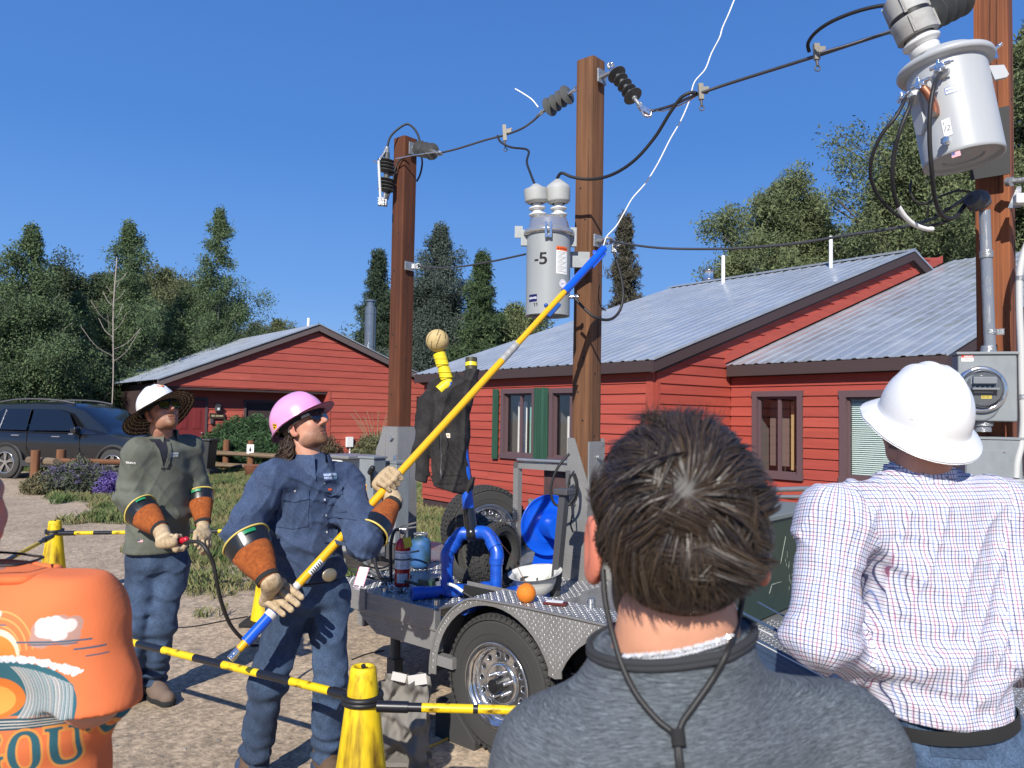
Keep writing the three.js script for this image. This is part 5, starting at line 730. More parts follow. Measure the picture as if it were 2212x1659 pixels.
{
const D = 3.2, bot = PL(2082, 345, D), top = PL(2042, 150, D + .04), ax = top.clone().sub(bot), H = ax.length(), R = .153; ax.normalize();
const t = wthing('pole_transformer', 'large grey can transformer with black leads on the nearest pole', 'transformer', bot); t.quaternion.setFromUnitVectors(V3(0, 1, 0), ax);
const paint = std({ color: new THREE.Color(.44, .46, .475), roughness: .4, map: tint((u, v) => nCoarse(u, v), [.9, .9, .9], [1, 1, 1]), bumpMap: fineTex, bumpScale: .0004 });
part('tank', lathe([[0, .012], [R * .5, .016], [R * .52, .008], [R - .016, .012], [R - .01, -.004], [R, -.004], [R, .01], [R, H]], 56), paint, t);
part('lid', lathe([[R - .004, H - .012], [R + .026, H - .006], [R + .034, H + .008], [R + .030, H + .022], [R + .004, H + .034], [R - .02, H + .038], [R - .028, H + .058], [R - .045, H + .066], [0, H + .07]], 56), paint, t);
const b = new THREE.Group(); b.name = 'bushing'; t.add(b); b.position.set(-.078, H + .062, .02);
const dir = V3(-.07, .3, .01).normalize();
part('porcelain', latheAt([[.05, 0], [.06, .005], [.06, .03], [.054, .04], [.072, .05], [.076, .062], [.06, .075], [.05, .09]], V3(0, 0, 0), dir, 36), M.porcelain, b);
const gd = std({ color: new THREE.Color(.46, .46, .45), roughness: .65, map: tint((u, v) => clamp((nCoarse(u, v) - .3) * 2, 0, 1), [.74, .73, .7], [1, 1, 1]) });
part('guard', [latheAt([[.06, .085], [.083, .088], [.084, .165], [.082, .168], [.0, .168]], V3(0, 0, 0), dir, 40), latheAt([[.0, .186], [.078, .186], [.079, .19], [.077, .27], [.055, .287], [.02, .294], [.012, .30], [.012, .312], [0, .312]], V3(0, 0, 0), dir, 40), latheAt([[.076, .166], [.076, .188]], V3(0, 0, 0), dir, 40)], gd, b);
part('band', latheAt([[.0775, .167], [.0775, .187]], V3(0, 0, 0), dir, 40), M.black, b);
part('ribs', [0, 1, 2, 3].map(k => { const q = new THREE.Quaternion().setFromUnitVectors(V3(0, 1, 0), dir); return box(.006, .09, .012, .082, .225, 0).rotateY(.9 + k * 1.57).applyQuaternion(q); }).concat([0, 1].map(k => box(.006, .075, .012, .086, .126, 0).rotateY(4.1 + k * 1.57).applyQuaternion(new THREE.Quaternion().setFromUnitVectors(V3(0, 1, 0), dir)))), gd, b);
const terms = [[-1.5, H - .115], [-1.05, H - .105], [-.66, H - .07]];
for (const [a, y] of terms) { const s = new THREE.Group(); s.name = 'secondary_terminal'; t.add(s); s.position.set(Math.sin(a) * R, y, Math.cos(a) * R); s.rotation.y = a; part('insulator', new THREE.CylinderGeometry(.026, .031, .03, 22).rotateX(PI / 2).translate(0, 0, .012), M.porcelain, s); part('stud', [rod(V3(0, 0, .02), V3(0, 0, .075), .011), box(.04, .026, .026, 0, 0, .05, .004), rod(V3(-.035, .004, .055), V3(.04, .004, .055), .008), rod(V3(0, .025, .06), V3(0, -.02, .06), .009), rod(V3(.03, .004, .055), V3(.052, .004, .055), .0045)], M.bright, s); }
part('copper_strap', new THREE.TubeGeometry(new THREE.CatmullRomCurve3([V3(Math.sin(-1.05) * (R + .05), H - .105, Math.cos(-1.05) * (R + .05)), V3(Math.sin(-.97) * (R + .03), H - .16, Math.cos(-.97) * (R + .03)), V3(Math.sin(-.96) * (R + .012), H - .21, Math.cos(-.96) * (R + .012)), V3(Math.sin(-.99) * (R + .008), H - .235, Math.cos(-.99) * (R + .008))]), 24, .016, 6).scale(1, 1, 1), std({ color: new THREE.Color(.50, .20, .12), metalness: .85, roughness: .4 }), t);
part('strap_bolt', rod(V3(Math.sin(-.99) * R, H - .235, Math.cos(-.99) * R), V3(Math.sin(-.99) * (R + .03), H - .235, Math.cos(-.99) * (R + .03)), .013, .013, 6), std({ color: new THREE.Color(.25, .2, .16), metalness: .7, roughness: .5 }), t);
part('hanger_lug', extrude([[0, 0], [.055, -.008], [.065, -.05], [.055, -.06], [.012, -.062]], .010, .002).rotateY(-.15).translate(R * .86, H - .045, R * .45), paint, t); part('hanger_lug', [extrude([[0, 0], [.07, 0], [.07, -.16], [.03, -.18], [0, -.16]], .01, .002).rotateY(PI * .5).translate(-R - .004, H - .1, .04)], paint, t);
part('ground_lug', [rod(V3(Math.sin(-.85) * R, H - .36, Math.cos(-.85) * R), V3(Math.sin(-.85) * (R + .04), H - .36, Math.cos(-.85) * (R + .04)), .012), rod(V3(Math.sin(-.85) * (R + .02), H - .36, Math.cos(-.85) * (R + .02)), V3(Math.sin(-.85) * (R + .03), H - .36, Math.cos(-.85) * (R + .03)), .018, .018, 6)], M.bright, t);
part('pcb_label', decal(.058, .03, R, H - .155, -.50), std({ map: canvasTex(256, 128, g => { g.fillStyle = '#d8dde4'; g.fillRect(0, 0, 256, 128); g.strokeStyle = '#2c4a9c'; g.lineWidth = 10; g.strokeRect(8, 8, 240, 112); g.fillStyle = '#2c4a9c'; g.font = 'bold 62px sans-serif'; g.fillText('NON PCB', 20, 86, 216); }), roughness: .4 }), t);
part('rating_label', decal(.036, .075, R, H - .30, -.80), std({ map: canvasTex(128, 256, g => { g.fillStyle = '#e4e6e6'; g.fillRect(0, 0, 128, 256); g.strokeStyle = '#555'; g.lineWidth = 4; g.strokeRect(4, 4, 120, 248); g.fillStyle = '#15171a'; g.font = '100px sans-serif'; g.fillText('/2', 20, 180); g.font = '70px sans-serif'; g.fillText('1', 12, 96); }), roughness: .4 }), t);
const flag = canvasTex(128, 80, g => { for (let i = 0; i < 13; i++) { g.fillStyle = i % 2 ? '#f0e8ea' : '#c23a4c'; g.fillRect(0, i * 80 / 13, 128, 80 / 13 + 1); } g.fillStyle = '#3a3f86'; g.fillRect(0, 0, 54, 43); g.fillStyle = '#fff'; for (let i = 0; i < 5; i++) for (let k = 0; k < 4; k++) g.fillRect(5 + i * 10, 5 + k * 10, 3, 3); });
part('flag_label', decal(.032, .022, R, H - .42, -.72), std({ map: flag, roughness: .4 }), t);
part('lid_clamp', [rod(V3(R + .02, H + .03, .05), V3(R + .06, H + .055, .06), .008), box(.02, .035, .02, R + .026, H + .012, .05)], M.bright, t);
const wp = (a, y, o = .06) => V3(Math.sin(a) * (R + o), y, Math.cos(a) * (R + o)).applyQuaternion(t.quaternion).add(bot);
const lead = (l, pts, r, m = M.cable) => { const g = wthing('service_lead', l, 'wire', pts[0], 'leads of the big transformer'); wpart('wire', tube(pts, r, pts.length * 12, 8), m, g); return g; };
lead('leftmost black lead drooping from the big can', [wp(-1.5, H - .13), PL(1955, 215, 3.05), PL(1935, 252, 3.02), PL(1905, 290, 3.05), PL(1885, 335, 3.1), PL(1880, 375, 3.15), PL(1890, 410, 3.2), PL(1915, 445, 3.25), PL(1950, 472, 3.3), PL(2000, 488, 3.35), PL(2060, 470, 3.4), PL(2098, 430, 3.45)], .0075);
lead('second black lead with a white sleeve under the big can', [wp(-1.25, H - .14), PL(1966, 228, 3.02), PL(1945, 280, 3.02), PL(1932, 330, 3.06), PL(1928, 380, 3.1), PL(1932, 420, 3.15), PL(1945, 455, 3.2), PL(1975, 484, 3.25), PL(2010, 494, 3.3)], .0085);
solo('wire_sleeve', tube([PL(1940, 446, 3.185), PL(1955, 468, 3.215), PL(1975, 485, 3.25), PL(2000, 494, 3.285), PL(2014, 495, 3.3)], .0105, 30), M.white, 'white sleeve on the black lead under the big can', 'sleeve');
lead('front black lead hanging before the big can', [wp(-.66, H - .10), PL(2018, 185, 2.97), PL(2010, 230, 2.96), PL(2008, 300, 2.98), PL(2013, 370, 3.02), PL(2020, 430, 3.1), PL(2035, 465, 3.2), PL(2062, 470, 3.3), PL(2085, 440, 3.4), PL(2098, 424, 3.45)], .0085);
lead('thin bent lead below the big can', [PL(1968, 390, 3.3), PL(1967, 415, 3.3), PL(1980, 438, 3.3), PL(2000, 440, 3.32), PL(2030, 425, 3.36), PL(2070, 412, 3.42), PL(2098, 415, 3.46)], .005);
lead('short grey lead into the weatherhead', [PL(2020, 465, 3.3), PL(2050, 450, 3.35), PL(2080, 435, 3.4), PL(2100, 424, 3.45)], .006, M.cable);
insulator('grey insulator at the top beside the nearest pole', PL(2100, -12, 3.42), PL(1985, 45, 3.3), [1, 1, 1, 1], .07);
solo('dead_end_clamp', [box(.05, .06, .02).rotateZ(.2).translate(...PL(1934, 58, 3.5)), beam(PL(1938, 62, 3.5), PL(1958, 52, 3.45), .025, .02)], M.galv, 'grey strain clamp left of the big transformer bushing', 'clamp');
}
{ // service gear on the right pole
const mk = std({ color: new THREE.Color(.055, .055, .055), roughness: .5, metalness: .4 });
solo('mounting_plate', metricUV(box(.15, .30, .008).rotateY(TR_TURN).translate(...PL(2138, 310, 3.42))), mk, 'dark mounting plate behind the big transformer', 'plate');
const ra = PL(2127, 455, 3.38), rb = PL(2139, 768, 3.38), rz = wthing('riser_conduit', 'galvanised riser conduit with weatherhead on the nearest pole', 'conduit', rb);
wpart('pipe', [rod(rb, ra, .0225, .0225, 20), rod(ra.clone().lerp(rb, .28), ra.clone().lerp(rb, .33), .027, .027, 20)], M.galv, rz);
wpart('weatherhead', [lathe([[.024, -.01], [.04, .0], [.044, .02], [.04, .045], [.02, .06], [0, .064]], 24).scale(1.15, 1.2, 1).rotateZ(.35).translate(...PL(2118, 447, 3.37)), rod(PL(2112, 440, 3.36), PL(2100, 428, 3.34), .03, .036, 18)], M.steelDark, rz);
wpart('strap', [rod(PL(2139, 722, 3.38), PL(2139, 712, 3.38), .026, .026, 18), box(.05, .026, .004).rotateY(TR_TURN).translate(...PL(2155, 717, 3.40))], M.galv, rz);
const mc = PL(2128, 838, 3.36), mt = thing('meter_socket', 'grey meter socket box with a round glass electric meter', 'electric meter', V3(mc.x, PL(2128, 910, 3.36).y, mc.z), -.28);
part('box', [box(.222, .285, .105, 0, .142, -.02, .006), box(.236, .012, .12, 0, .289, -.018, .003)], M.greyBox, mt);
part('hub', rod(V3(.02, .29, -.02), V3(.02, .325, -.02), .033, .028, 20), M.galv, mt);
const ml = new THREE.Group(); ml.name = 'meter'; mt.add(ml); ml.position.set(-.026, .135, .034);
part('ring', latheAt([[.078, 0], [.1, 0], [.1, .012], [.092, .02], [.082, .02], [.078, .01]], V3(0, 0, 0), V3(0, 0, 1), 48), M.bright, ml);
part('glass', latheAt([[.08, .0], [.08, .06], [.074, .088], [.055, .1], [0, .104]], V3(0, 0, 0), V3(0, 0, 1), 40), phys({ color: 0xffffff, roughness: .03, transmission: 1, thickness: 0, ior: 1.45 }), ml);
part('face', new THREE.CircleGeometry(.07, 32).translate(0, 0, .045), std({ map: canvasTex(256, 256, g => { g.fillStyle = '#4a4e52'; g.fillRect(0, 0, 256, 256); g.fillStyle = '#9aa0a4'; g.fillRect(40, 40, 176, 50); g.fillStyle = '#15171a'; g.fillRect(56, 100, 144, 34); g.fillStyle = '#dfe4e0'; g.font = 'bold 28px monospace'; g.fillText('0 0 4 7 1', 60, 127); g.fillStyle = '#d8c040'; g.fillRect(110, 176, 70, 26); g.fillStyle = '#333'; for (let i = 0; i < 7; i++) g.fillRect(114 + i * 9, 180, 4, 18); g.fillStyle = '#9aa0a4'; g.fillRect(60, 148, 130, 10); }), roughness: .5 }), ml);
part('register', [box(.09, .03, .03, 0, .035, .055, .004), box(.1, .008, .04, 0, .0, .06), rod(V3(0, 0, 0), V3(0, 0, .04), .06, .06, 28)], std({ color: new THREE.Color(.18, .19, .2), roughness: .5 }), ml);
part('warning_sticker', new THREE.PlaneGeometry(.046, .028).translate(-.075, .268, .0335), std({ map: canvasTex(128, 80, g => { g.fillStyle = '#e8e6e2'; g.fillRect(0, 0, 128, 80); g.fillStyle = '#c8402a'; g.fillRect(0, 0, 128, 34); g.fillStyle = '#fff'; g.font = 'bold 22px sans-serif'; g.fillText('DANGER', 30, 26, 94); g.fillStyle = '#666'; g.fillRect(24, 44, 70, 6); g.fillRect(34, 56, 60, 6); }), roughness: .5 }), mt);
part('round_stamp', ring(.012, .0015, 5, 20).rotateY(PI / 2).translate(.1115, .06, .0), M.greyBox, mt);
part('side_door', box(.004, .26, .08, .112, .142, -.02), M.greyBox, mt);
part('nipple', [rod(V3(-.005, -.045, -.02), V3(-.005, 0, -.02), .033, .033, 20), rod(V3(-.005, -.02, -.02), V3(-.005, -.004, -.02), .042, .042, 8)], M.galv, mt);
const pb = thing('breaker_panel', 'tall grey breaker panel under the electric meter', 'electrical box', V3(mc.x, PL(2128, 1130, 3.36).y, mc.z), -.28);
const ph = PL(2128, 948, 3.36).y - PL(2128, 1130, 3.36).y; part('body', box(.215, ph, .11, .02, ph / 2, -.02, .006), M.greyBox, pb); part('door', box(.16, ph - .05, .006, -.004, ph / 2 - .02, .036, .002), M.greyBox, pb); part('emblem', [box(.022, .022, .002, 0, ph - .20, .0395), box(.012, .012, .003, 0, ph - .20, .040)], std({ color: new THREE.Color(.2, .22, .23), roughness: .5 }), pb); part('latch', rod(V3(.06, ph - .05, .035), V3(.06, ph - .05, .043), .006), M.bright, pb); part('top_flange', box(.225, .01, .12, .02, ph + .004, -.02), M.greyBox, pb);
const sb = thing('conduit_body', 'small grey junction box at the foot of the white conduit', 'electrical box', PL(2195, 1065, 3.3), -.28); part('body', box(.07, .12, .08, 0, 0, 0, .008), M.greyPaint, sb); part('cover', box(.012, .1, .07, .042, 0, .0), M.galv, sb);
const cp = [[2230, 500], [2212, 545], [2203, 590], [2202, 660], [2206, 760], [2208, 850], [2210, 910], [2206, 960], [2197, 1000], [2195, 1032]].map(([x, y]) => PL(x, y, 3.3)); const pv = wthing('plastic_conduit', 'white printed plastic conduit at the right edge', 'conduit', cp[cp.length - 1]); wpart('pipe', tube(cp, .0135, 90, 14), std({ color: new THREE.Color(.50, .50, .48), roughness: .5 }), pv); wpart('strap', [rod(PL(2203, 606, 3.3), PL(2203, 596, 3.3), .016, .016, 14), rod(PL(2208, 862, 3.3), PL(2208, 852, 3.3), .016, .016, 14)], M.galv, pv);
const am = wthing('side_arm', 'white steel side arm leaving the picture on the nearest pole', 'bracket', PL(2190, 430, 3.3)); wpart('plate', extrude([[-.02, -.04], [.03, -.04], [.03, .05], [.015, .05]], .01).rotateY(-.5).translate(...PL(2188, 430, 3.32)), M.galv, am); wpart('tube', metricUV(box(.3, .045, .06, .15, 0, 0, .008).rotateY(-.25).translate(...PL(2190, 432, 3.3))), std({ color: new THREE.Color(.62, .64, .63), roughness: .5 }), am); wpart('bolt', [rod(PL(2178, 393, 3.36), PL(2230, 386, 3.3), .012), rod(PL(2176, 393, 3.36), PL(2186, 392, 3.34), .022, .022, 6)], M.galv, am);
}
{ const h = wthing('handrail', 'galvanised pipe handrail in front of the annex windows', 'railing', PL(1762, 1160, 7.2)); wpart('rail', tube([PL(1600, 1060, 7.9), PL(1700, 1057, 7.5), PL(1860, 1052, 7.0)], .024, 20), M.galv, h); wpart('rail', tube([PL(1600, 1074, 7.9), PL(1700, 1073, 7.5), PL(1860, 1074, 7.0)], .018, 20), M.galv, h); wpart('post', tube([PL(1761, 1160, 7.0), PL(1761, 1100, 7.0), PL(1766, 1078, 7.0), PL(1780, 1062, 7.0), PL(1810, 1056, 7.0)], .022, 30), M.bright, h); }
const coneR = (y) => lerp(.135, .045, y / .70);
function cone(label, x, z, ringY) {
const c = thing('traffic_cone', label, 'traffic cone', [x, 0, z], 0, 'yellow cones of the barrier');
part('body', lathe([[.135, .03], [.118, .16], [.10, .3], [.082, .44], [.066, .58], [.056, .66], [.052, .70], [.046, .712], [.034, .714], [.032, .70], [.03, .5]], 40), M.coneY, c);
part('base', box(.36, .035, .36, 0, .0175, 0, .012), M.blackMatte, c);
part('top_plug', new THREE.SphereGeometry(.010, 10, 8).translate(0, .712, 0), M.blackMatte, c); return c;
}
function bar(label, a, b, cols) { // telescopic bar; cols: list of [t0, t1, colour]
const g = wthing('barrier_bar', label, 'barrier bar', a.clone().lerp(b, .5), 'striped barrier bars');
for (const [t0, t1, c, r] of cols) wpart(c === 'y' ? 'yellow_band' : 'black_band', rod(a.clone().lerp(b, t0), a.clone().lerp(b, t1), r ?? .017, r ?? .017, 20), c === 'y' ? stripeY : stripeB, g); return g;
}
const stripeY = phys({ color: new THREE.Color(.78, .53, .004), roughness: .38, clearcoat: .3, map: tint((u, v) => clamp(1.3 - Math.max(0, nCoarse(u, v) - .55) * 5, 0, 1), [.4, .36, .25], [1, 1, 1]) }), stripeB = phys({ color: new THREE.Color(.010, .010, .013), roughness: .35, clearcoat: .3 });
function clip(label, c, y, n) { const g = wthing('cone_ring', label, 'ring', V3(c.x, y, c.z), 'black rings on the cones'); part('ring', Array.from({ length: n }, (_, i) => ring(coneR(y) + .014, .0115, 10, 36).rotateX(PI / 2 + .05 * (i ? -1 : 1)).translate(0, -i * .023, 0)), M.black, g); return g; }
{
const c1 = onH(785, 1438, .714), cA = onH(119, 1124, .714), cB = onH(575, 1140, .714);
cone('yellow cone in the foreground beside the trailer wheel', c1.x, c1.z); cone('small yellow cone at the far left by the grass', cA.x, cA.z);
const cb = onH(578, 1345, 0); cone('yellow cone half hidden behind the blue shirted man', cb.x, cb.z);
clip('pair of black rings on the foreground cone', c1, .60, 2); clip('black ring on the far left cone', cA, .625, 2); 
const y = .60, l0 = onH(275, 1385, .585), l1 = onH(752, 1502, .60), d = l1.clone().sub(l0);
const st = l0.clone().addScaledVector(d, -.9); const seg = []; const L = [[0, .06], [.06, .22], [.22, .385], [.385, .525], [.525, .685], [.685, .83]];
const t = x => (x - 275) / (752 - 275); // band edges along the bar
const tt = (px, py) => onH(px, py, .59).sub(l0).dot(d) / d.lengthSq();
const edges = [tt(298, 1389), tt(357, 1402), tt(424, 1420), tt(486, 1436), tt(563, 1456), tt(638, 1472), tt(725, 1492)];
const bands = [[-.9, -.55, 'b'], [-.55, -.25, 'y'], [-.25, -.12, 'b'], [-.12, edges[0], 'y']]; edges.forEach((e, i) => bands.push([e, edges[i + 1] ?? 1.0, i % 2 ? 'y' : 'b'])); bands.push([.945, 1.015, 'b', .0205]);
bar('striped bar from the left edge to the foreground cone', l0, l1, bands);
const r0 = onH(822, 1526, .60), r1 = onH(1195, 1536, .59), rd = r1.clone().sub(r0), rt = (px) => onH(px, 1531, .595).sub(r0).dot(rd) / rd.lengthSq();
bar('glossy striped bar from the foreground cone towards the right', r0, r1, [[-.02, .16, 'b', .0215], [.10, rt(911), 'b'], [rt(911), rt(1022), 'y'], [rt(1022), rt(1033), 'b'], [rt(1033), rt(1169), 'y'], [rt(1169), 1.25, 'b'], [1.25, 1.6, 'y']]);
const f0 = onH(128, 1152, .625), f1 = onH(575, 1146, .69), fd = f1.clone().sub(f0), ft = px => onH(px, 1149, .65).sub(f0).dot(fd) / fd.lengthSq();
bar('far striped bar passing behind the green shirted man', f0, f1, [[0, ft(152), 'b', .022], [ft(152), ft(197), 'y'], [ft(197), ft(242), 'b'], [ft(242), ft(300), 'y'], [ft(300), ft(360), 'b'], [ft(360), ft(417), 'y'], [ft(417), ft(485), 'b'], [ft(485), ft(540), 'y'], [ft(540), 1, 'b']]);
const g1 = onH(112, 1158, .61), g0 = onH(-30, 1235, .6); bar('far striped bar leaving the picture on the left', g1, g0, [[0, .14, 'b', .024], [.14, .26, 'b'], [.26, .62, 'y'], [.62, 1, 'b']]);
}
{
const p = onH(868, 1660, 0), g = new THREE.PlaneGeometry(.26, .44, 26, 36), q = g.attributes.position;
for (let i = 0; i < q.count; i++) { const x = q.getX(i), y = q.getY(i), f = (y + .22) / .44; q.setXYZ(i, x * (1 - .12 * f) + .02 * nz(x * 9, y * 7, 2), y - .02 * Math.abs(x) * 6 * f + .012 * nz(x * 14, 1, 3) * f * 3, .05 * Math.sin(x * 26 + y * 3) * (.4 + .6 * (1 - f)) + .07 * nz(x * 12, y * 9, 7) + .03 * nz(x * 30, y * 18, 3)); }
g.computeVertexNormals(); const rg = thing('canvas_bag', 'grey canvas tool bag standing behind the foreground cone', 'bag', [p.x, 0, p.z]); const cm = std({ color: new THREE.Color(.19, .175, .155), roughness: .95, bumpMap: fineTex, bumpScale: .001 });
const back = g.clone().translate(0, 0, -.1); part('body', [g.translate(0, .22, .02), back.translate(0, .22, 0), box(.22, .02, .1, 0, .02, -.04)], cm, rg); part('lining', [box(.09, .05, .004).rotateZ(.15).translate(.07, .435, .035), box(.07, .04, .004).rotateZ(-.2).translate(-.02, .445, .03)], std({ color: new THREE.Color(.55, .53, .50), roughness: .9 }), rg);
const ck = onH(1000, 1602, 0); const c = thing('wheel_chock', 'black rubber wedge against the trailer wheel', 'wheel chock', ck, TR_TURN); part('wedge', extrude([[-.16, 0], [.12, 0], [.12, .04], [-.05, .19], [-.16, .19]], .16, .006).translate(0, 0, -.12), M.rubber, c);
solo('yellow_rope', tube([onH(892, 1628, .01), onH(930, 1612, .012), onH(965, 1596, .012), onH(985, 1583, .012)], .007, 40), std({ color: new THREE.Color(.50, .33, .06), roughness: .9 }), 'short yellow rope on the dirt by the wheel chock', 'rope');
solo('ground_cable', tube([onH(360, 1358, .004), onH(420, 1353, .004), onH(500, 1338, .004), onH(535, 1332, .004)], .006, 40), M.cable, 'black cable lying on the dirt behind the two linemen', 'cable');
solo('ground_cable', tube([onH(400, 1600 - 1215 + 1010, .004), onH(760, 1425, .004), onH(795, 1412, .004), onH(830, 1405, .004)].slice(1), .005, 20), M.cable, 'thin dark cord on the dirt beside the trailer shadow', 'cable');
}
{
const wood = [woodTint(0x6b5a48, 0xb8a58c), woodTint(0x6e4a34, 0xb07c58)].map((t, i) => std({ color: new THREE.Color(.62, .58, .54), map: t, bumpMap: woodBump, bumpScale: .01, roughness: .9 }));
function log(a, b, r, m, parent, root, n) { const L = a.distanceTo(b), g = new THREE.CylinderGeometry(r * .92, r, L, 14, 14).translate(0, L / 2, 0), p = g.attributes.position; for (let i = 0; i < p.count; i++) { const k = 1 + .16 * nz(p.getX(i) * 6, p.getY(i) * 1.6 + a.x, p.getZ(i) * 6); p.setX(i, p.getX(i) * k); p.setZ(i, p.getZ(i) * k); } g.computeVertexNormals(); const uv = g.attributes.uv; for (let i = 0; i < uv.count; i++) uv.setXY(i, uv.getX(i) * .6, uv.getY(i) * L * .5); return wpart(n, orient(g, a, b), m, parent, root); }
const f = wthing('log_fence', 'low log rail fence by the lavender in front of the black car', 'fence', onH(129, 1060, 0)), root = f;
const G = (px, py, h = 0) => onH(px, py, h), d1 = -f.position.z, up = (p, h) => p.clone().setY(h);
const pA = f.position.clone(), pB = at(76, 1000, 16.9).setY(0), pC = at(420, 1000, 17.5).setY(0);
const pBr = at(140, 1000, 17.9).setY(0);
log(pA.clone(), up(pA, .88), .10, wood[1], f, root, 'post'); log(pB.clone(), up(pB, .86), .10, wood[1], f, root, 'post'); log(pC.clone(), up(pC, .86), .10, wood[1], f, root, 'post');
log(at(64, 994, 18), at(123, 998, 16.5), .085, wood[0], f, root, 'rail'); log(at(62, 1042, 18), at(122, 1052, 16.5), .085, wood[0], f, root, 'rail');
log(at(128, 996, 16.7), at(430, 1002, 17.5), .065, wood[1], f, root, 'rail'); log(at(150, 1018, 18.5), at(215, 1018, 18.5), .05, wood[0], f, root, 'rail');
const f2 = wthing('log_fence', 'weathered log rail fence in front of the juniper bush', 'fence', at(488, 1000, 23).setY(0));
const q = [at(488, 1000, 23), at(541, 1000, 22.6), at(660, 1000, 22.2)].map(v => v.setY(0)); q.forEach(p => log(p.clone(), up(p, .95), .1, wood[1], f2, f2, 'post'));
for (const [y0, y1, y2] of [[978, 982, 990], [1003, 1008, 1014]]) { log(at(455, y0, 23.1), at(541, y1, 22.5), .075, wood[0], f2, f2, 'rail'); log(at(541, y1, 22.5), at(660, y2, 22.1), .075, wood[0], f2, f2, 'rail'); }
const nt = textTex(96, 128, '#eceae6', g => { g.fillStyle = '#1b1b1b'; g.beginPath(); g.moveTo(48, 30); g.lineTo(66, 80); g.lineTo(30, 80); g.fill(); g.fillRect(34, 78, 28, 22); }); solo('small_sign', [box(.2, .26, .02).translate(...at(541, 970, 22.45))], std({ map: nt, roughness: .6 }), 'small white sign with a black symbol on a fence post', 'sign');
const tb = wthing('planter_pot', 'rusty brown planter at the foot of the fence', 'planter', at(548, 1045, 21.5).setY(0)); part('pot', lathe([[0, 0], [.2, 0], [.27, .3], [.29, .31], [.28, .33], [.22, .31], [0, .29]], 24), std({ color: new THREE.Color(.20, .075, .04), roughness: .85 }), tb);
const bn = wthing('wheeled_bin', 'black wheeled rubbish bin behind the green shirted man', 'bin', at(433, 1024, 21.2).setY(0)); part('body', extrude([[-.27, .05], [.25, .05], [.31, .95], [-.31, .95]], .56, .02).translate(0, 0, -.28), std({ color: new THREE.Color(.020, .022, .024), roughness: .55 }), bn); part('lid', [box(.7, .05, .68, .02, 1.0, 0, .02), box(.06, .08, .5, .36, .98, 0, .02)], std({ color: new THREE.Color(.026, .028, .03), roughness: .5 }), bn); part('wheel', rod(V3(.24, .13, -.3), V3(.24, .13, .32), .13, .13, 22), M.rubber, bn);
const wp = wthing('wood_post', 'grey square wooden post stump under the shutters', 'post', at(1167, 1150, 9.6).setY(0)); part('post', metricUV(box(.3, .72, .3, 0, .36, 0, .01)), std({ color: new THREE.Color(.30, .31, .27), map: woodTint(0x8a8a80, 0xffffff), roughness: .95, bumpMap: woodBump, bumpScale: .004 }), wp);
}
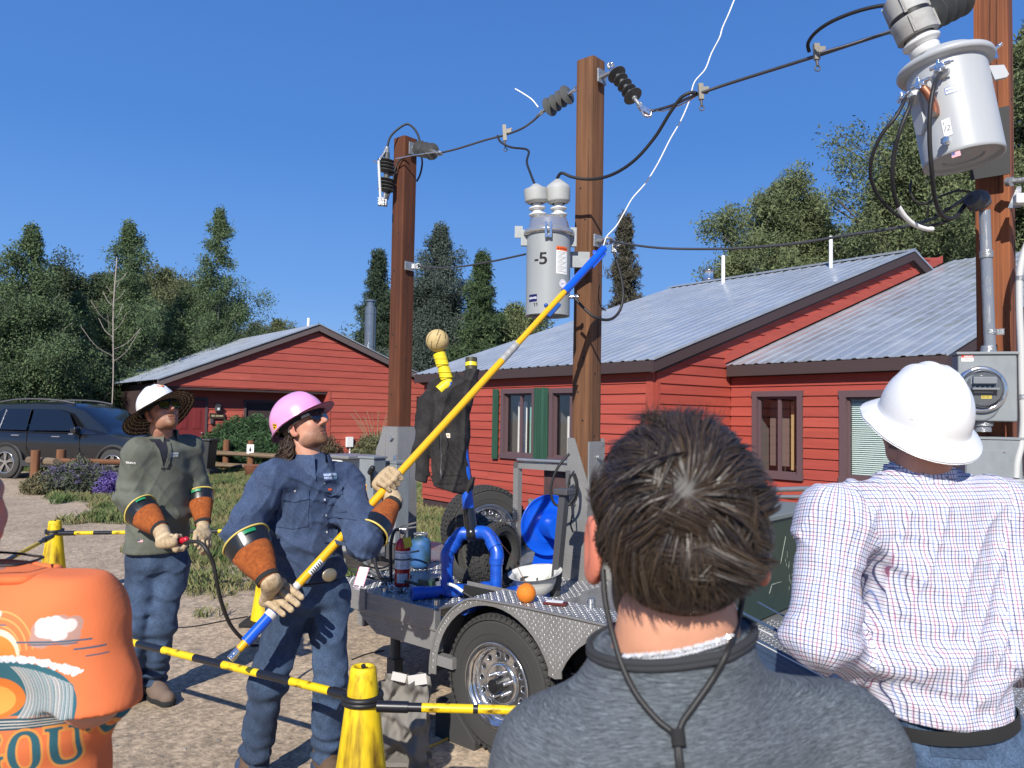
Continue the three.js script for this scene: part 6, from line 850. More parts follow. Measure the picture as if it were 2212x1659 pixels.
{
const y = h => h, car = thing('parked_suv', 'black sport utility vehicle parked behind the log fence', 'car', [0, 0, 0], 0), rw = at(8, 1030, 19.7), fw = at(240, 1030, 19.0); car.position.set(rw.x, 0, rw.z); const dir = fw.clone().sub(rw).setY(0), WB = dir.length(); dir.normalize(); car.rotation.y = Math.atan2(-dir.z, dir.x); car.position.add(V3(dir.z, 0, -dir.x).multiplyScalar(.99 * WB / 2.86)); car.scale.setScalar(WB / 2.86);
const paint = phys({ color: new THREE.Color(.006, .007, .010), roughness: .28, clearcoat: 1, clearcoatRoughness: .06 }), glass = phys({ color: new THREE.Color(.006, .007, .009), roughness: .06, clearcoat: 1 }), trim = std({ color: new THREE.Color(.03, .03, .03), roughness: .7 });
const W = .98, S = []; const sec = (x, yb, ys, yt, w0, w1, wt) => S.push([x, [[0, yb], [w0 * .8, yb], [w0, yb + .12], [w1, (yb + ys) / 2 + .1], [w1 * .985, ys - .03], [w1 * .965, ys], [wt + (w1 * .965 - wt) * .12, ys + (yt - ys) * .25], [wt, yt - .06], [wt * .86, yt - .005], [0, yt + .01]]]);
sec(-1.02, .45, .92, .96, .7, .80, .7); sec(-.98, .32, 1.05, 1.30, .82, .90, .68); sec(-.85, .30, 1.08, 1.66, .88, .95, .70); sec(-.4, .30, 1.08, 1.75, .90, .98, .72); sec(.5, .30, 1.07, 1.78, .90, .98, .74); sec(1.4, .30, 1.06, 1.75, .90, .98, .73); sec(1.85, .30, 1.06, 1.64, .90, .98, .71); sec(2.45, .30, 1.05, 1.24, .90, .97, .74); sec(2.62, .30, 1.05, 1.13, .90, .97, .80); sec(3.3, .30, 1.0, 1.06, .89, .95, .74); sec(3.62, .32, .92, .98, .86, .90, .68); sec(3.76, .45, .78, .84, .74, .80, .6);
const pos = [], idx = [], n = S[0][1].length; S.forEach(([x, p]) => { for (let i = 0; i < n; i++) pos.push(x, p[i][1], p[i][0]); for (let i = n - 2; i > 0; i--) pos.push(x, p[i][1], -p[i][0]); }); const m = 2 * n - 2; for (let s = 0; s + 1 < S.length; s++) for (let i = 0; i < m; i++) { const j = (i + 1) % m, a = s * m + i, b = s * m + j, c = a + m, d = b + m; idx.push(a, b, c, b, d, c); }
for (const s of [0, S.length - 1]) for (let i = 1; i + 1 < m; i++) idx.push(s * m, s * m + i, s * m + i + 1);
const bg = new THREE.BufferGeometry(); bg.setAttribute('position', new THREE.Float32BufferAttribute(pos, 3)); bg.setIndex(idx); bg.computeVertexNormals(); part('body', toCreasedNormals(bg.toNonIndexed(), .55), paint, car);
for (const sd of [1, -1]) {
const zb = .958, zt = .765, gq = (pts) => { const g = extrude(pts, .012, .002), p = g.attributes.position; for (let i = 0; i < p.count; i++) { const f = clamp((p.getY(i) - 1.07) / .6, 0, 1); p.setZ(i, sd * (lerp(zb, zt, f) + p.getZ(i) + .006)); } g.computeVertexNormals(); return g; };
part('side_window', gq([[-.62, 1.13], [.52, 1.12], [.50, 1.60], [-.28, 1.60], [-.5, 1.4]]), glass, car); part('side_window', gq([[.60, 1.12], [1.86, 1.13], [1.55, 1.52], [1.25, 1.60], [.58, 1.61]]), glass, car); part('pillar_trim', [gq([[-.22, 1.14], [-.20, 1.14], [-.16, 1.58], [-.18, 1.58]])].map(g => g.translate(0, 0, sd * .012)), M.galv, car);
part('door_handle', [box(.22, .03, .03, .25, 1.0, sd * .975, .01)], M.bright, car); part('door_handle', [box(.22, .03, .03, 1.35, .99, sd * .975, .01)], M.bright, car);
const mi = part('mirror', box(.16, .17, .2, 1.95, 1.14, sd * 1.06, .05), paint, car); part('mirror_trim', box(.12, .03, .19, 1.9, 1.06, sd * 1.06, .01), M.bright, mi);
part('cladding', [box(2.0, .14, .05, 1.43, .36, sd * .955, .02)], trim, car); part('door_seam', [box(.012, .62, .01, .56, .78, sd * .979), box(.012, .55, .01, 1.98, .78, sd * .978), box(3.0, .008, .01, .9, 1.075, sd * .962)], M.blackMatte, car);
for (const x of [0, 2.86]) { part('wheel_arch', [ring(.44, .035, 8, 30).scale(1, 1, .8).translate(x, .37, sd * .955)], trim, car); }
}
part('roof_rail', tube([V3(-.7, 1.74, .6), V3(0, 1.83, .62), V3(1.0, 1.82, .62), V3(1.5, 1.75, .6)], .02, 20), M.steelDark, car); part('roof_rail', tube([V3(-.7, 1.74, -.6), V3(0, 1.83, -.62), V3(1.0, 1.82, -.62), V3(1.5, 1.75, -.6)], .02, 20), M.steelDark, car);
for (const x of [0, 2.86]) for (const sd of [1, -1]) { const w = new THREE.Group(); w.name = 'wheel'; car.add(w); w.position.set(x, .37, sd * .99); if (sd < 0) w.rotation.y = PI; part('tyre', [lathe([[.235, -.2], [.27, -.22], [.355, -.21], [.37, -.18], [.37, -.04], [.355, -.01], [.27, 0], [.24, -.01]], 44).rotateX(PI / 2), rod(V3(0, 0, -.2), V3(0, 0, -.06), .24, .24, 30)], M.rubber, w); const sp = [ring(.24, .014, 8, 44).translate(0, 0, -.012), rod(V3(0, 0, -.05), V3(0, 0, -.01), .055, .05, 20)]; for (let k = 0; k < 5; k++) for (const o of [-.12, .12]) { const a = k / 5 * 2 * PI + .3; sp.push(beam(V3(Math.cos(a + o * .6) * .04, Math.sin(a + o * .6) * .04, -.02), V3(Math.cos(a + o) * .238, Math.sin(a + o) * .238, -.014), .03, .02)); } part('rim', sp, M.bright, w); }
}
function surfaceNets(f, lo, hi, cell) {
const nx = Math.ceil((hi.x - lo.x) / cell) + 1, ny = Math.ceil((hi.y - lo.y) / cell) + 1, nzz = Math.ceil((hi.z - lo.z) / cell) + 1, F = new Float32Array(nx * ny * nzz);
let q = 0; for (let k = 0; k < nzz; k++) for (let j = 0; j < ny; j++) for (let i = 0; i < nx; i++) F[q++] = f(lo.x + i * cell, lo.y + j * cell, lo.z + k * cell);
const id = new Int32Array(nx * ny * nzz).fill(-1), pos = [], idx = [], S = [1, nx, nx * ny];
const C = [[0, 0, 0], [1, 0, 0], [0, 1, 0], [1, 1, 0], [0, 0, 1], [1, 0, 1], [0, 1, 1], [1, 1, 1]], E = [[0, 1], [2, 3], [4, 5], [6, 7], [0, 2], [1, 3], [4, 6], [5, 7], [0, 4], [1, 5], [2, 6], [3, 7]];
for (let k = 0; k + 1 < nzz; k++) for (let j = 0; j + 1 < ny; j++) for (let i = 0; i + 1 < nx; i++) {
const b = i + j * nx + k * nx * ny; let m = 0; const v = []; for (let c = 0; c < 8; c++) { const x = F[b + C[c][0] + C[c][1] * nx + C[c][2] * nx * ny]; v.push(x); if (x < 0) m |= 1 << c; }
if (m === 0 || m === 255) continue; let x = 0, y = 0, z = 0, n = 0;
for (const [a, d] of E) if ((v[a] < 0) !== (v[d] < 0)) { const t = v[a] / (v[a] - v[d]); x += C[a][0] + (C[d][0] - C[a][0]) * t; y += C[a][1] + (C[d][1] - C[a][1]) * t; z += C[a][2] + (C[d][2] - C[a][2]) * t; n++; }
id[b] = pos.length / 3; pos.push(lo.x + (i + x / n) * cell, lo.y + (j + y / n) * cell, lo.z + (k + z / n) * cell);
}
for (let k = 1; k + 1 < nzz; k++) for (let j = 1; j + 1 < ny; j++) for (let i = 1; i + 1 < nx; i++) {
const b = i + j * nx + k * nx * ny, a = F[b] < 0;
for (let ax = 0; ax < 3; ax++) { if ((F[b + S[ax]] < 0) === a) continue; const u = S[(ax + 1) % 3], w = S[(ax + 2) % 3], p0 = id[b], p1 = id[b - u], p2 = id[b - u - w], p3 = id[b - w]; if (p0 < 0 || p1 < 0 || p2 < 0 || p3 < 0) continue; if (a) idx.push(p0, p1, p2, p0, p2, p3); else idx.push(p0, p2, p1, p0, p3, p2); }
}
const g = new THREE.BufferGeometry(); g.setAttribute('position', new THREE.Float32BufferAttribute(pos, 3)); g.setIndex(idx); g.computeVertexNormals(); return g;
}
const smin = (a, b, k) => { const h = Math.max(k - Math.abs(a - b), 0) / k; return Math.min(a, b) - h * h * k * .25; };
const smax = (a, b, k) => -smin(-a, -b, k);
function cap(a, b, r1, r2) { const ax = a.x, ay = a.y, az = a.z, dx = b.x - a.x, dy = b.y - a.y, dz = b.z - a.z, L = dx * dx + dy * dy + dz * dz || 1e-9, f = (x, y, z) => { x -= ax; y -= ay; z -= az; let t = (x * dx + y * dy + z * dz) / L; t = t < 0 ? 0 : t > 1 ? 1 : t; x -= t * dx; y -= t * dy; z -= t * dz; return Math.sqrt(x * x + y * y + z * z) - (r1 + (r2 - r1) * t); }; f.a = a; f.b = b; f.r = Math.max(r1, r2); f.bone = { a, b, r: (r1 + r2) / 2 }; return f; }
function slab(a, b, R, rx1, rz1, rx2, rz2) {
const ax = b.clone().sub(a), L = ax.length(); ax.divideScalar(L); const right = R.clone().addScaledVector(ax, -R.dot(ax)).normalize(), fw = right.clone().cross(ax);
const f = (x, y, z) => { x -= a.x; y -= a.y; z -= a.z; const s = x * ax.x + y * ax.y + z * ax.z, t = s < 0 ? 0 : s > L ? 1 : s / L, o = s < 0 ? s : s > L ? s - L : 0, u = x * right.x + y * right.y + z * right.z, w = x * fw.x + y * fw.y + z * fw.z, rx = rx1 + (rx2 - rx1) * t, rz = rz1 + (rz2 - rz1) * t, m = Math.min(rx, rz), k = Math.sqrt(u * u / (rx * rx) + w * w / (rz * rz) + o * o / .0036); return (k - 1) * m * (k > 1 ? 1.05 : 1); };
f.a = a; f.b = b; f.r = Math.max(rx1, rx2, rz1, rz2); f.bone = { a, b, right, planar: true }; return f;
}
function ell(c, rx, ry, rz, q) { const iq = q ? q.clone().invert() : null, v = V3(), m = Math.min(rx, ry, rz), f = (x, y, z) => { v.set(x - c.x, y - c.y, z - c.z); if (iq) v.applyQuaternion(iq); const k = Math.sqrt(v.x * v.x / (rx * rx) + v.y * v.y / (ry * ry) + v.z * v.z / (rz * rz)); return (k - 1) * m; }; f.a = c; f.b = c; f.r = Math.max(rx, ry, rz); f.bone = { a: c, b: c.clone().add(V3(0, .01, 0)), r: rx }; return f; }
function bounds(prims, pad) { const lo = V3(1e9, 1e9, 1e9), hi = V3(-1e9, -1e9, -1e9); for (const p of prims) for (const e of [p.a, p.b]) { lo.min(e.clone().subScalar(p.r + pad)); hi.max(e.clone().addScalar(p.r + pad)); } return [lo, hi]; }
function cutPrim(p, plane) { const f = (x, y, z) => Math.max(p(x, y, z), plane(x, y, z)); return Object.assign(f, { a: p.a, b: p.b, r: p.r, bone: p.bone }); }
const blend = (prims, k) => (x, y, z) => { let d = prims[0](x, y, z); for (let i = 1; i < prims.length; i++) d = smin(d, prims[i](x, y, z), k); return d; };
function folds(x, y, z, d, lo, hi, seed) { const s = (x * d.x + y * d.y + z * d.z) * (hi - lo), n = nz(x * lo + d.x * s + seed, y * lo + d.y * s, z * lo + d.z * s + seed * .7); return 1.7 * Math.exp(-Math.abs(n) * 7) - .45; }
function garment(o) {
const base = blend(o.prims, o.k ?? .05), fold = o.fold || (() => 0), cuts = o.cuts || [];
const f = (x, y, z) => { let d = base(x, y, z); if (d < .06 && d > -.06) d -= fold(x, y, z); for (const c of cuts) d = smax(d, c(x, y, z), o.ck ?? .006); return d; };
const [lo, hi] = o.box || bounds(o.prims, .03); const g = surfaceNets(f, lo, hi, o.cell); o.f = f; return o.flat ? g : limbUV(g, o.prims);
}
function limbUV(g, prims) {
const q = g.toNonIndexed(), p = q.attributes.position, uv = new Float32Array(p.count * 2), c = V3(), v = V3();
const fr = prims.map(P => { const b = P.bone, ax = b.b.clone().sub(b.a).normalize(), r0 = b.right ? b.right.clone() : V3(1, 0, .01).addScaledVector(ax, -ax.x).normalize(), fw = r0.clone().cross(ax); return { b, ax, r0, fw }; });
for (let i = 0; i < p.count; i += 3) {
c.set((p.getX(i) + p.getX(i + 1) + p.getX(i + 2)) / 3, (p.getY(i) + p.getY(i + 1) + p.getY(i + 2)) / 3, (p.getZ(i) + p.getZ(i + 1) + p.getZ(i + 2)) / 3);
let bi = 0, bd = 1e9; prims.forEach((P, k) => { const d = P(c.x, c.y, c.z); if (d < bd) { bd = d; bi = k; } }); const { b, ax, r0, fw } = fr[bi]; let a0 = 0;
for (let k = 0; k < 3; k++) { v.set(p.getX(i + k), p.getY(i + k), p.getZ(i + k)); const s = v.clone().sub(b.a); const along = b.planar ? v.y : s.dot(ax); let u; if (b.planar) u = v.dot(r0); else { let a = Math.atan2(s.dot(fw), s.dot(r0)); if (k === 0) a0 = a; else { if (a - a0 > PI) a -= 2 * PI; if (a0 - a > PI) a += 2 * PI; } u = a * b.r; } uv[(i + k) * 2] = u; uv[(i + k) * 2 + 1] = along; }
}
q.setAttribute('uv', new THREE.BufferAttribute(uv, 2)); return q;
}
function patch(f, c, ux, uy, w, h, off, n = 14, m = 10, shape) {
const nrm = ux.clone().cross(uy).normalize(), pos = [], uv = [], idx = [], P = V3();
for (let j = 0; j <= m; j++) for (let i = 0; i <= n; i++) { let a = i / n - .5, b = j / m - .5; if (shape) [a, b] = shape(a, b); P.copy(c).addScaledVector(ux, a * w).addScaledVector(uy, b * h).addScaledVector(nrm, .12); for (let s = 0; s < 60; s++) { const d = f(P.x, P.y, P.z) - off; if (d < .0004) break; P.addScaledVector(nrm, -Math.min(d * .7, .02)); } pos.push(P.x, P.y, P.z); uv.push(i / n, j / m); }
for (let j = 0; j < m; j++) for (let i = 0; i < n; i++) { const a = j * (n + 1) + i, b = a + 1, d = a + n + 1, e = d + 1; idx.push(a, b, e, a, e, d); }
const g = new THREE.BufferGeometry(); g.setAttribute('position', new THREE.Float32BufferAttribute(pos, 3)); g.setAttribute('uv', new THREE.Float32BufferAttribute(uv, 2)); g.setIndex(idx); g.computeVertexNormals(); return g;
}
function thicken(g, t) { const q = g.clone(), n = q.attributes.normal, p = q.attributes.position; for (let i = 0; i < p.count; i++) p.setXYZ(i, p.getX(i) - n.getX(i) * t, p.getY(i) - n.getY(i) * t, p.getZ(i) - n.getZ(i) * t); return q; }
function headField(o = {}) {
const eo = o.ear ?? 0, E = (x, y, z, a, b, c, q) => ell(V3(x, y, z), a, b, c, q), base = [E(0, .045, -.018, .076, .084, .096), E(0, -.015, .028, .063, .085, .066), E(0, -.070, .034, .046, .034, .049), E(.038, -.062, .012, .022, .032, .034), E(-.038, -.062, .012, .022, .032, .034), E(0, -.102, .072, .020, .015, .016), E(.036, -.018, .066, .022, .02, .02), E(-.036, -.018, .066, .022, .02, .02)];
const brow = cap(V3(-.036, .030, .076), V3(.036, .030, .076), .014, .014), nose = cap(V3(0, .020, .086), V3(0, -.026, .121), .0085, .0125), al = E(.012, -.030, .101, .010, .009, .011), ar = E(-.012, -.030, .101, .010, .009, .011);
const lipU = cap(V3(-.019, -.060, .083), V3(.019, -.060, .083), .0055, .0055), lipU2 = cap(V3(-.007, -.058, .0885), V3(.007, -.058, .0885), .0052, .0052), lipL = cap(V3(-.015, -.0725, .0845), V3(.015, -.0725, .0845), .007, .007), s1 = E(.032, .008, .100, .019, .013, .016), s2 = E(-.032, .008, .100, .019, .013, .016), mouth = cap(V3(-.023, -.0665, .0955), V3(.023, -.0665, .0955), .0046, .0046);
const earQ = s => new THREE.Quaternion().setFromEuler(new THREE.Euler(.15, s * .42, 0)), ears = [1, -1].map(s => ({ o: E(s * (.083 + eo), -.004, -.008, .0085, .034, .021, earQ(s)), i: E(s * (.093 + eo), -.002, -.003, .0075, .024, .013, earQ(s)), lobe: E(s * (.079 + eo), -.034, .001, .008, .011, .011) }));
return (x, y, z) => { let d = base[0](x, y, z); for (let i = 1; i < base.length; i++) d = smin(d, base[i](x, y, z), .028); d = smin(d, brow(x, y, z), .02); d = smax(d, -s1(x, y, z), .012); d = smax(d, -s2(x, y, z), .012); d = smin(d, nose(x, y, z), .014); d = smin(d, al(x, y, z), .008); d = smin(d, ar(x, y, z), .008); d = smin(d, lipU(x, y, z), .008); d = smin(d, lipU2(x, y, z), .006); d = smin(d, lipL(x, y, z), .008); d = smax(d, -mouth(x, y, z), .003); for (const e of ears) { let q = smin(e.o(x, y, z), e.lobe(x, y, z), .008); q = smax(q, -e.i(x, y, z), .005); d = smin(d, q, .007); } return d; };
}
const skinMat = phys({ vertexColors: true, roughness: .52, sheen: .2, sheenRoughness: .6 });
function paintVerts(g, fn) { const p = g.attributes.position, c = new Float32Array(p.count * 3); for (let i = 0; i < p.count; i++) { const k = fn(p.getX(i), p.getY(i), p.getZ(i)); c[i * 3] = k[0]; c[i * 3 + 1] = k[1]; c[i * 3 + 2] = k[2]; } g.setAttribute('color', new THREE.BufferAttribute(c, 3)); return g; }
function headFrame(c, fwd, up) { const z = fwd.clone().normalize(), x = up.clone().cross(z).normalize(), y = z.clone().cross(x); return new THREE.Matrix4().makeBasis(x, y, z).setPosition(c); }
function makeHead(frame, o) { // skin geometry in world space
const f = headField(o), g = surfaceNets(f, V3(-.115, -.135, -.135), V3(.115, .15, .14), o.cell ?? .0032), [r, gg, b] = o.skin;
paintVerts(g, (x, y, z) => {
let k = 1 + .10 * fbm(x * 60, y * 60, z * 60, 2), R = r * k, G = gg * k, B = b * k;
const red = .5 * Math.exp(-((x * x + (y + .025) ** 2 + (z - .11) ** 2) / .0006)) + .30 * Math.exp(-(((Math.abs(x) - .042) ** 2 + (y + .02) ** 2) / .0007)) * (z > .03 ? 1 : 0) + (Math.abs(x) > .078 && z < .03 ? (o.earRed ?? .45) : 0); G *= 1 - .32 * red; B *= 1 - .30 * red;
if (z > .07 && Math.abs(x) < .024 && y < -.056 && y > -.080) { G *= .58; B *= .62; R *= .78; if (Math.abs(y + .0665) < .0035) { R *= .4; G *= .35; B *= .35; } }
const jaw = sstep(-.035, -.062, y + .35 * Math.max(0, .05 - z) - .0) * (z > -.005 ? 1 : 0) * (Math.abs(x) < .024 && y > -.082 && y < -.055 ? .25 : 1), chin = Math.exp(-((x * x) / .0011 + (y + .09) ** 2 / .0011)) + Math.exp(-((x * x) / .0007 + (y + .048) ** 2 / .00012)) * (z > .07 ? 1 : 0), st = clamp(o.stubble * (.55 * jaw + .9 * clamp(chin, 0, 1)) * (1 + .5 * nz(x * 300, y * 300, z * 300)), 0, .95); const bc = o.beard; R = lerp(R, bc[0], st); G = lerp(G, bc[1], st); B = lerp(B, bc[2], st);
const hair = o.hairline ? o.hairline(x, y, z) : 0; if (hair > 0) { R = lerp(R, o.hair[0], hair); G = lerp(G, o.hair[1], hair); B = lerp(B, o.hair[2], hair); }
return [R, G, B];
});
g.applyMatrix4(frame); return g;
}
function bodyMesh(parent, prims, head, skin, cell = .014) {
const g = surfaceNets(blend(prims, .03), ...bounds(prims, .03), cell); paintVerts(g, (x, y, z) => { const k = 1 + .10 * fbm(x * 50, y * 50, z * 50, 2); return [skin[0] * k, skin[1] * k * .97, skin[2] * k * .96]; });
return wpart('body', [g, head].filter(Boolean), skinMat, parent);
}
function handField(o) { // o.wrist, o.knuckles[4], o.fingers[4][3 pts], o.thumb[3 pts], o.fr (finger radius)
const r = o.fr ?? .0115, pr = [], fi = []; for (const k of o.knuckles) pr.push(cap(o.wrist, k, o.wr ?? .024, r * 1.2)); for (let i = 0; i < 3; i++) pr.push(cap(o.knuckles[i], o.knuckles[i + 1], r * 1.15, r * 1.15));
o.fingers.forEach((ch, i) => { const s = [1, 1.03, 1, .9][i], pts = [o.knuckles[i], ...ch]; const c = []; for (let k = 0; k + 1 < pts.length; k++) c.push(cap(pts[k], pts[k + 1], r * s * (1.08 - .06 * k), r * s * (1.02 - .07 * k))); fi.push(blend2(c, .004)); });
const th = []; const tp = [o.wrist.clone().lerp(o.knuckles[0], .3), ...o.thumb]; for (let k = 0; k + 1 < tp.length; k++) th.push(cap(tp[k], tp[k + 1], r * (1.55 - .22 * k), r * (1.3 - .16 * k))); const palm = blend(pr, .030), thf = blend2(th, .008);
const prims = [...pr, ...fi.flatMap(f => f.list), ...th], f = (x, y, z) => { let d = palm(x, y, z); d = smin(d, thf(x, y, z), .012); for (const q of fi) d = smin(d, q(x, y, z), .0035); if (d < .02 && d > -.02) d -= .0011 * nz(x * 90, y * 90, z * 90) + .0007 * nz(x * 240, y * 240, z * 240); return d; };
return { f, prims };
}
function blend2(list, k) { const f = blend(list, k); f.list = list; return f; }
function gripHand(p, u, k0, s, barR, wrist, thumbDir, opt = {}) {
const sc = opt.sc ?? 1.28, fr = .0102 * sc, kk = k0.clone().addScaledVector(u, -k0.dot(u)).normalize(), side = u.clone().cross(kk).multiplyScalar(s), R = barR + fr, at2 = (off, ang, rad) => p.clone().addScaledVector(u, off).addScaledVector(kk, Math.cos(ang) * rad).addScaledVector(side, Math.sin(ang) * rad);
const offs = [.033, .011, -.011, -.032].map(v => v * sc), kn = [], fi = []; offs.forEach((of, i) => { const l = [.95, 1.05, 1, .85][i], o2 = opt.open ?? 0; kn.push(at2(of * 1.05, -.45, R + .014)); fi.push([at2(of, (.55 - o2 * .2) * l, R + .010 + o2 * .014), at2(of * .98, (1.5 - o2 * .5) * l, R + .004 + o2 * .010), at2(of * .95, (2.5 - o2 * .9) * l, R - .001)]); });
if (opt.open) offs.forEach((of, i) => { const l = [.96, 1.06, 1, .84][i] * sc, q = (a, b) => p.clone().addScaledVector(u, of).addScaledVector(kk, a).addScaledVector(side, b); kn[i] = q(R + .010, -.034); fi[i] = [q(R + .010, -.034 + .040 * l), q(R - .004, -.034 + .068 * l), q(R - .030, -.030 + .084 * l)]; });
const th = [at2(.045, -1.4, R + .012), at2(.058, -2.3, R + .004), at2(.066, -3.0, R)]; if (thumbDir) { th[0] = at2(.045, -1.1, R + .008); th[1] = at2(.068, -1.5, R + .004); th[2] = at2(.098, -1.75, R + .003); }
return handField({ wrist, knuckles: kn, fingers: fi, thumb: th, fr, wr: .030 });
}
const leather = std({ color: new THREE.Color(.56, .43, .27), roughness: .8, map: tint((u, v) => clamp(.3 + (nCoarse(u, v) - .35) * 1.8, 0, 1), [.66, .62, .56], [1, 1, 1]), bumpMap: fineTex, bumpScale: .0012 }), suede = std({ color: new THREE.Color(.40, .105, .018), roughness: .95, map: rep(tint((u, v) => clamp((nFine(u, v) - .3) * 1.6, 0, 1), [.78, .74, .7], [1.0, 1.0, 1.0]), 2, 2), bumpMap: gritTex, bumpScale: .0008 }), rubberB = phys({ color: new THREE.Color(.010, .011, .012), roughness: .32, clearcoat: .3 }), rimY = std({ color: new THREE.Color(.66, .50, .12), roughness: .5 });
function glove(root, H, wrist, elbowDir, opt = {}) { // protector glove with suede cuff, rubber sleeve, strap
const g = new THREE.Group(); g.name = 'glove'; root.add(g); const geo = surfaceNets(H.f, ...bounds(H.prims, .03), opt.cell ?? .0036);
const q = limbUV(geo, H.prims); const uv = q.attributes.uv; for (let i = 0; i < uv.count; i++) uv.setXY(i, uv.getX(i) * 6, uv.getY(i) * 6); wpart('glove_hand', q, leather, g, root);
const d = elbowDir.clone().normalize(), b = wrist.clone().addScaledVector(d, 1), L1 = opt.L1 ?? .15, L2 = opt.L2 ?? .235, w0 = opt.w0 ?? .042, w1 = opt.w1 ?? .068, w2 = opt.w2 ?? .078;
const bendy = (geo, seed, amp) => { const p = geo.attributes.position; for (let i = 0; i < p.count; i++) { const y = p.getY(i), a = Math.atan2(p.getZ(i), p.getX(i)), k = 1 + amp * nz(Math.cos(a) * 1.6 + seed, y * 16, Math.sin(a) * 1.6); p.setX(i, p.getX(i) * k * 1.06); p.setZ(i, p.getZ(i) * k * .94); } geo.computeVertexNormals(); return geo; };
const cuff = bendy(lathe([[w0 * .9, -.012], [w0, .0], [w0 * 1.02, .02], [lerp(w0, w1, .4), .06], [lerp(w0, w1, .75), .105], [w1, L1], [w1 - .003, L1 + .001], [w1 - .006, L1 - .02]], 48), 3, .06), sl = bendy(lathe([[w0 * .92, .05], [lerp(w0, w1, .85), L1 - .02], [w1 - .004, L1 - .004], [w2 - .004, L2 - .01], [w2, L2], [w2 - .003, L2 - .002], [w2 - .008, L2 - .06], [w2 * .7, L2 - .09]], 48), 3, .04);
wpart('cuff', orient(cuff, wrist, b), suede, g, root); wpart('rubber_sleeve', orient(sl, wrist, b), rubberB, g, root);
wpart('rim', orient(bendy(ring(w2, .0045, 8, 48).rotateX(PI / 2).translate(0, L2, 0), 3, .04), wrist, b), rimY, g, root);
const strap = lathe([[w0 * .96, -.008], [w0 * 1.06, -.006], [w0 * 1.07, .012], [w0 * 1.0, .015]], 36); wpart('strap', orient(bendy(strap, 3, .05), wrist, b), M.blackMatte, g, root);
if (opt.mark) { const sf = (x, y, z) => { const v = V3(x, y, z).sub(wrist), s = v.dot(d), rr = Math.sqrt(Math.max(0, v.lengthSq() - s * s)); return rr - lerp(w1, w2, clamp((s - L1) / (L2 - L1), 0, 1)) * 1.03; }; const across = opt.mark.clone().cross(d).normalize(); wpart('class_mark', patch(sf, wrist.clone().addScaledVector(d, (L1 + L2) / 2 + .012), across, d.clone().multiplyScalar(across.clone().cross(d).dot(opt.mark) > 0 ? 1 : -1), .055, .015, .003, 14, 4), std({ color: new THREE.Color(.012, .22, .09), roughness: .4 }), g, root); }
return g;
}
function ribbon(out, pts, w, nrm, taper = .85) { // flat strand into out.pos / out.nrm
const n = pts.length, S = [], t = V3(); for (let i = 0; i < n; i++) { t.copy(pts[Math.min(n - 1, i + 1)]).sub(pts[Math.max(0, i - 1)]); const s = t.clone().cross(nrm).normalize().multiplyScalar(w * .5 * (1 - taper * Math.pow(i / (n - 1), 2))); S.push([pts[i].clone().add(s), pts[i].clone().sub(s)]); }
for (let i = 0; i + 1 < n; i++) { const [a, b] = S[i], [c, d] = S[i + 1]; out.push(a.x, a.y, a.z, b.x, b.y, b.z, d.x, d.y, d.z, a.x, a.y, a.z, d.x, d.y, d.z, c.x, c.y, c.z); }
}
function strandGeo(arr) { const g = new THREE.BufferGeometry(); g.setAttribute('position', new THREE.Float32BufferAttribute(arr, 3)); g.computeVertexNormals(); return g; }
function shades(g, frame, o) { // sunglasses in the head frame
const grp = new THREE.Group(); grp.name = 'sunglasses'; o.root.add(grp); const lens = s => { const q = extrude([[-.026, -.016], [-.018, -.021], [.014, -.021], [.024, -.014], [.027, .010], [.022, .018], [-.022, .019], [-.029, .012]], .0025, .001); const p = q.attributes.position; for (let i = 0; i < p.count; i++) p.setZ(i, p.getZ(i) - Math.pow((p.getX(i) * s + .033) / .07, 2) * .012 ); q.computeVertexNormals(); return q.translate(s * .033, .008, .108).applyMatrix4(frame); };
for (const s of [1, -1]) wpart('lens', lens(s), o.lens, grp, o.root);
const fr = s => tube([[-.026, -.016], [-.018, -.022], [.014, -.022], [.025, -.014], [.028, .011], [.022, .019], [-.022, .020], [-.030, .012]].map(([x, y]) => V3(x + s * .033, y + .008, .1095 - Math.pow((x * s + .033) / .07, 2) * .012)), .003, 50, 6, true).applyMatrix4(frame);
wpart('rims', [fr(1), fr(-1), rod(V3(-.008, .014, .111), V3(.008, .014, .111), .003).applyMatrix4(frame)], M.black, grp, o.root);
for (const s of [1, -1]) wpart('temple', [.0, 1].map(k => tube([V3(s * .064, .016, .098), V3(s * .077, .017, .07), V3(s * .083, .014, .02), V3(s * .082, .008, -.012), V3(s * .08, -.006, -.03)].map(v => v.add(V3(0, k * .006, 0))), .0035, 30, 6).applyMatrix4(frame)), o.temple || M.black, grp, o.root);
return grp;
}
const denim = (c, lo) => std({ color: c, roughness: .88, map: (() => { const t = tint((u, v) => { const w = .5 + .5 * Math.sin((u * 3 + v) * 2 * PI * 64); return clamp(.45 + (nCoarse(u, v) - .45) * .7 + .2 * (w - .5) + (nGrit(u, v) - .5) * .7, 0, 1); }, lo, [1, 1, 1], 512); t.repeat.set(5, 5); return t; })(), bumpMap: rep(gritTex, 9, 9), bumpScale: .0007 });
const jeanMat = denim(new THREE.Color(.050, .083, .150), [.45, .48, .52]), shirtDenim = denim(new THREE.Color(.068, .108, .20), [.55, .57, .62]), lightJean = denim(new THREE.Color(.105, .17, .28), [.4, .45, .5]);
const limb = (a, b, c, r) => [cap(a, b, r[0], r[1]), cap(b, c, r[1], r[2])];
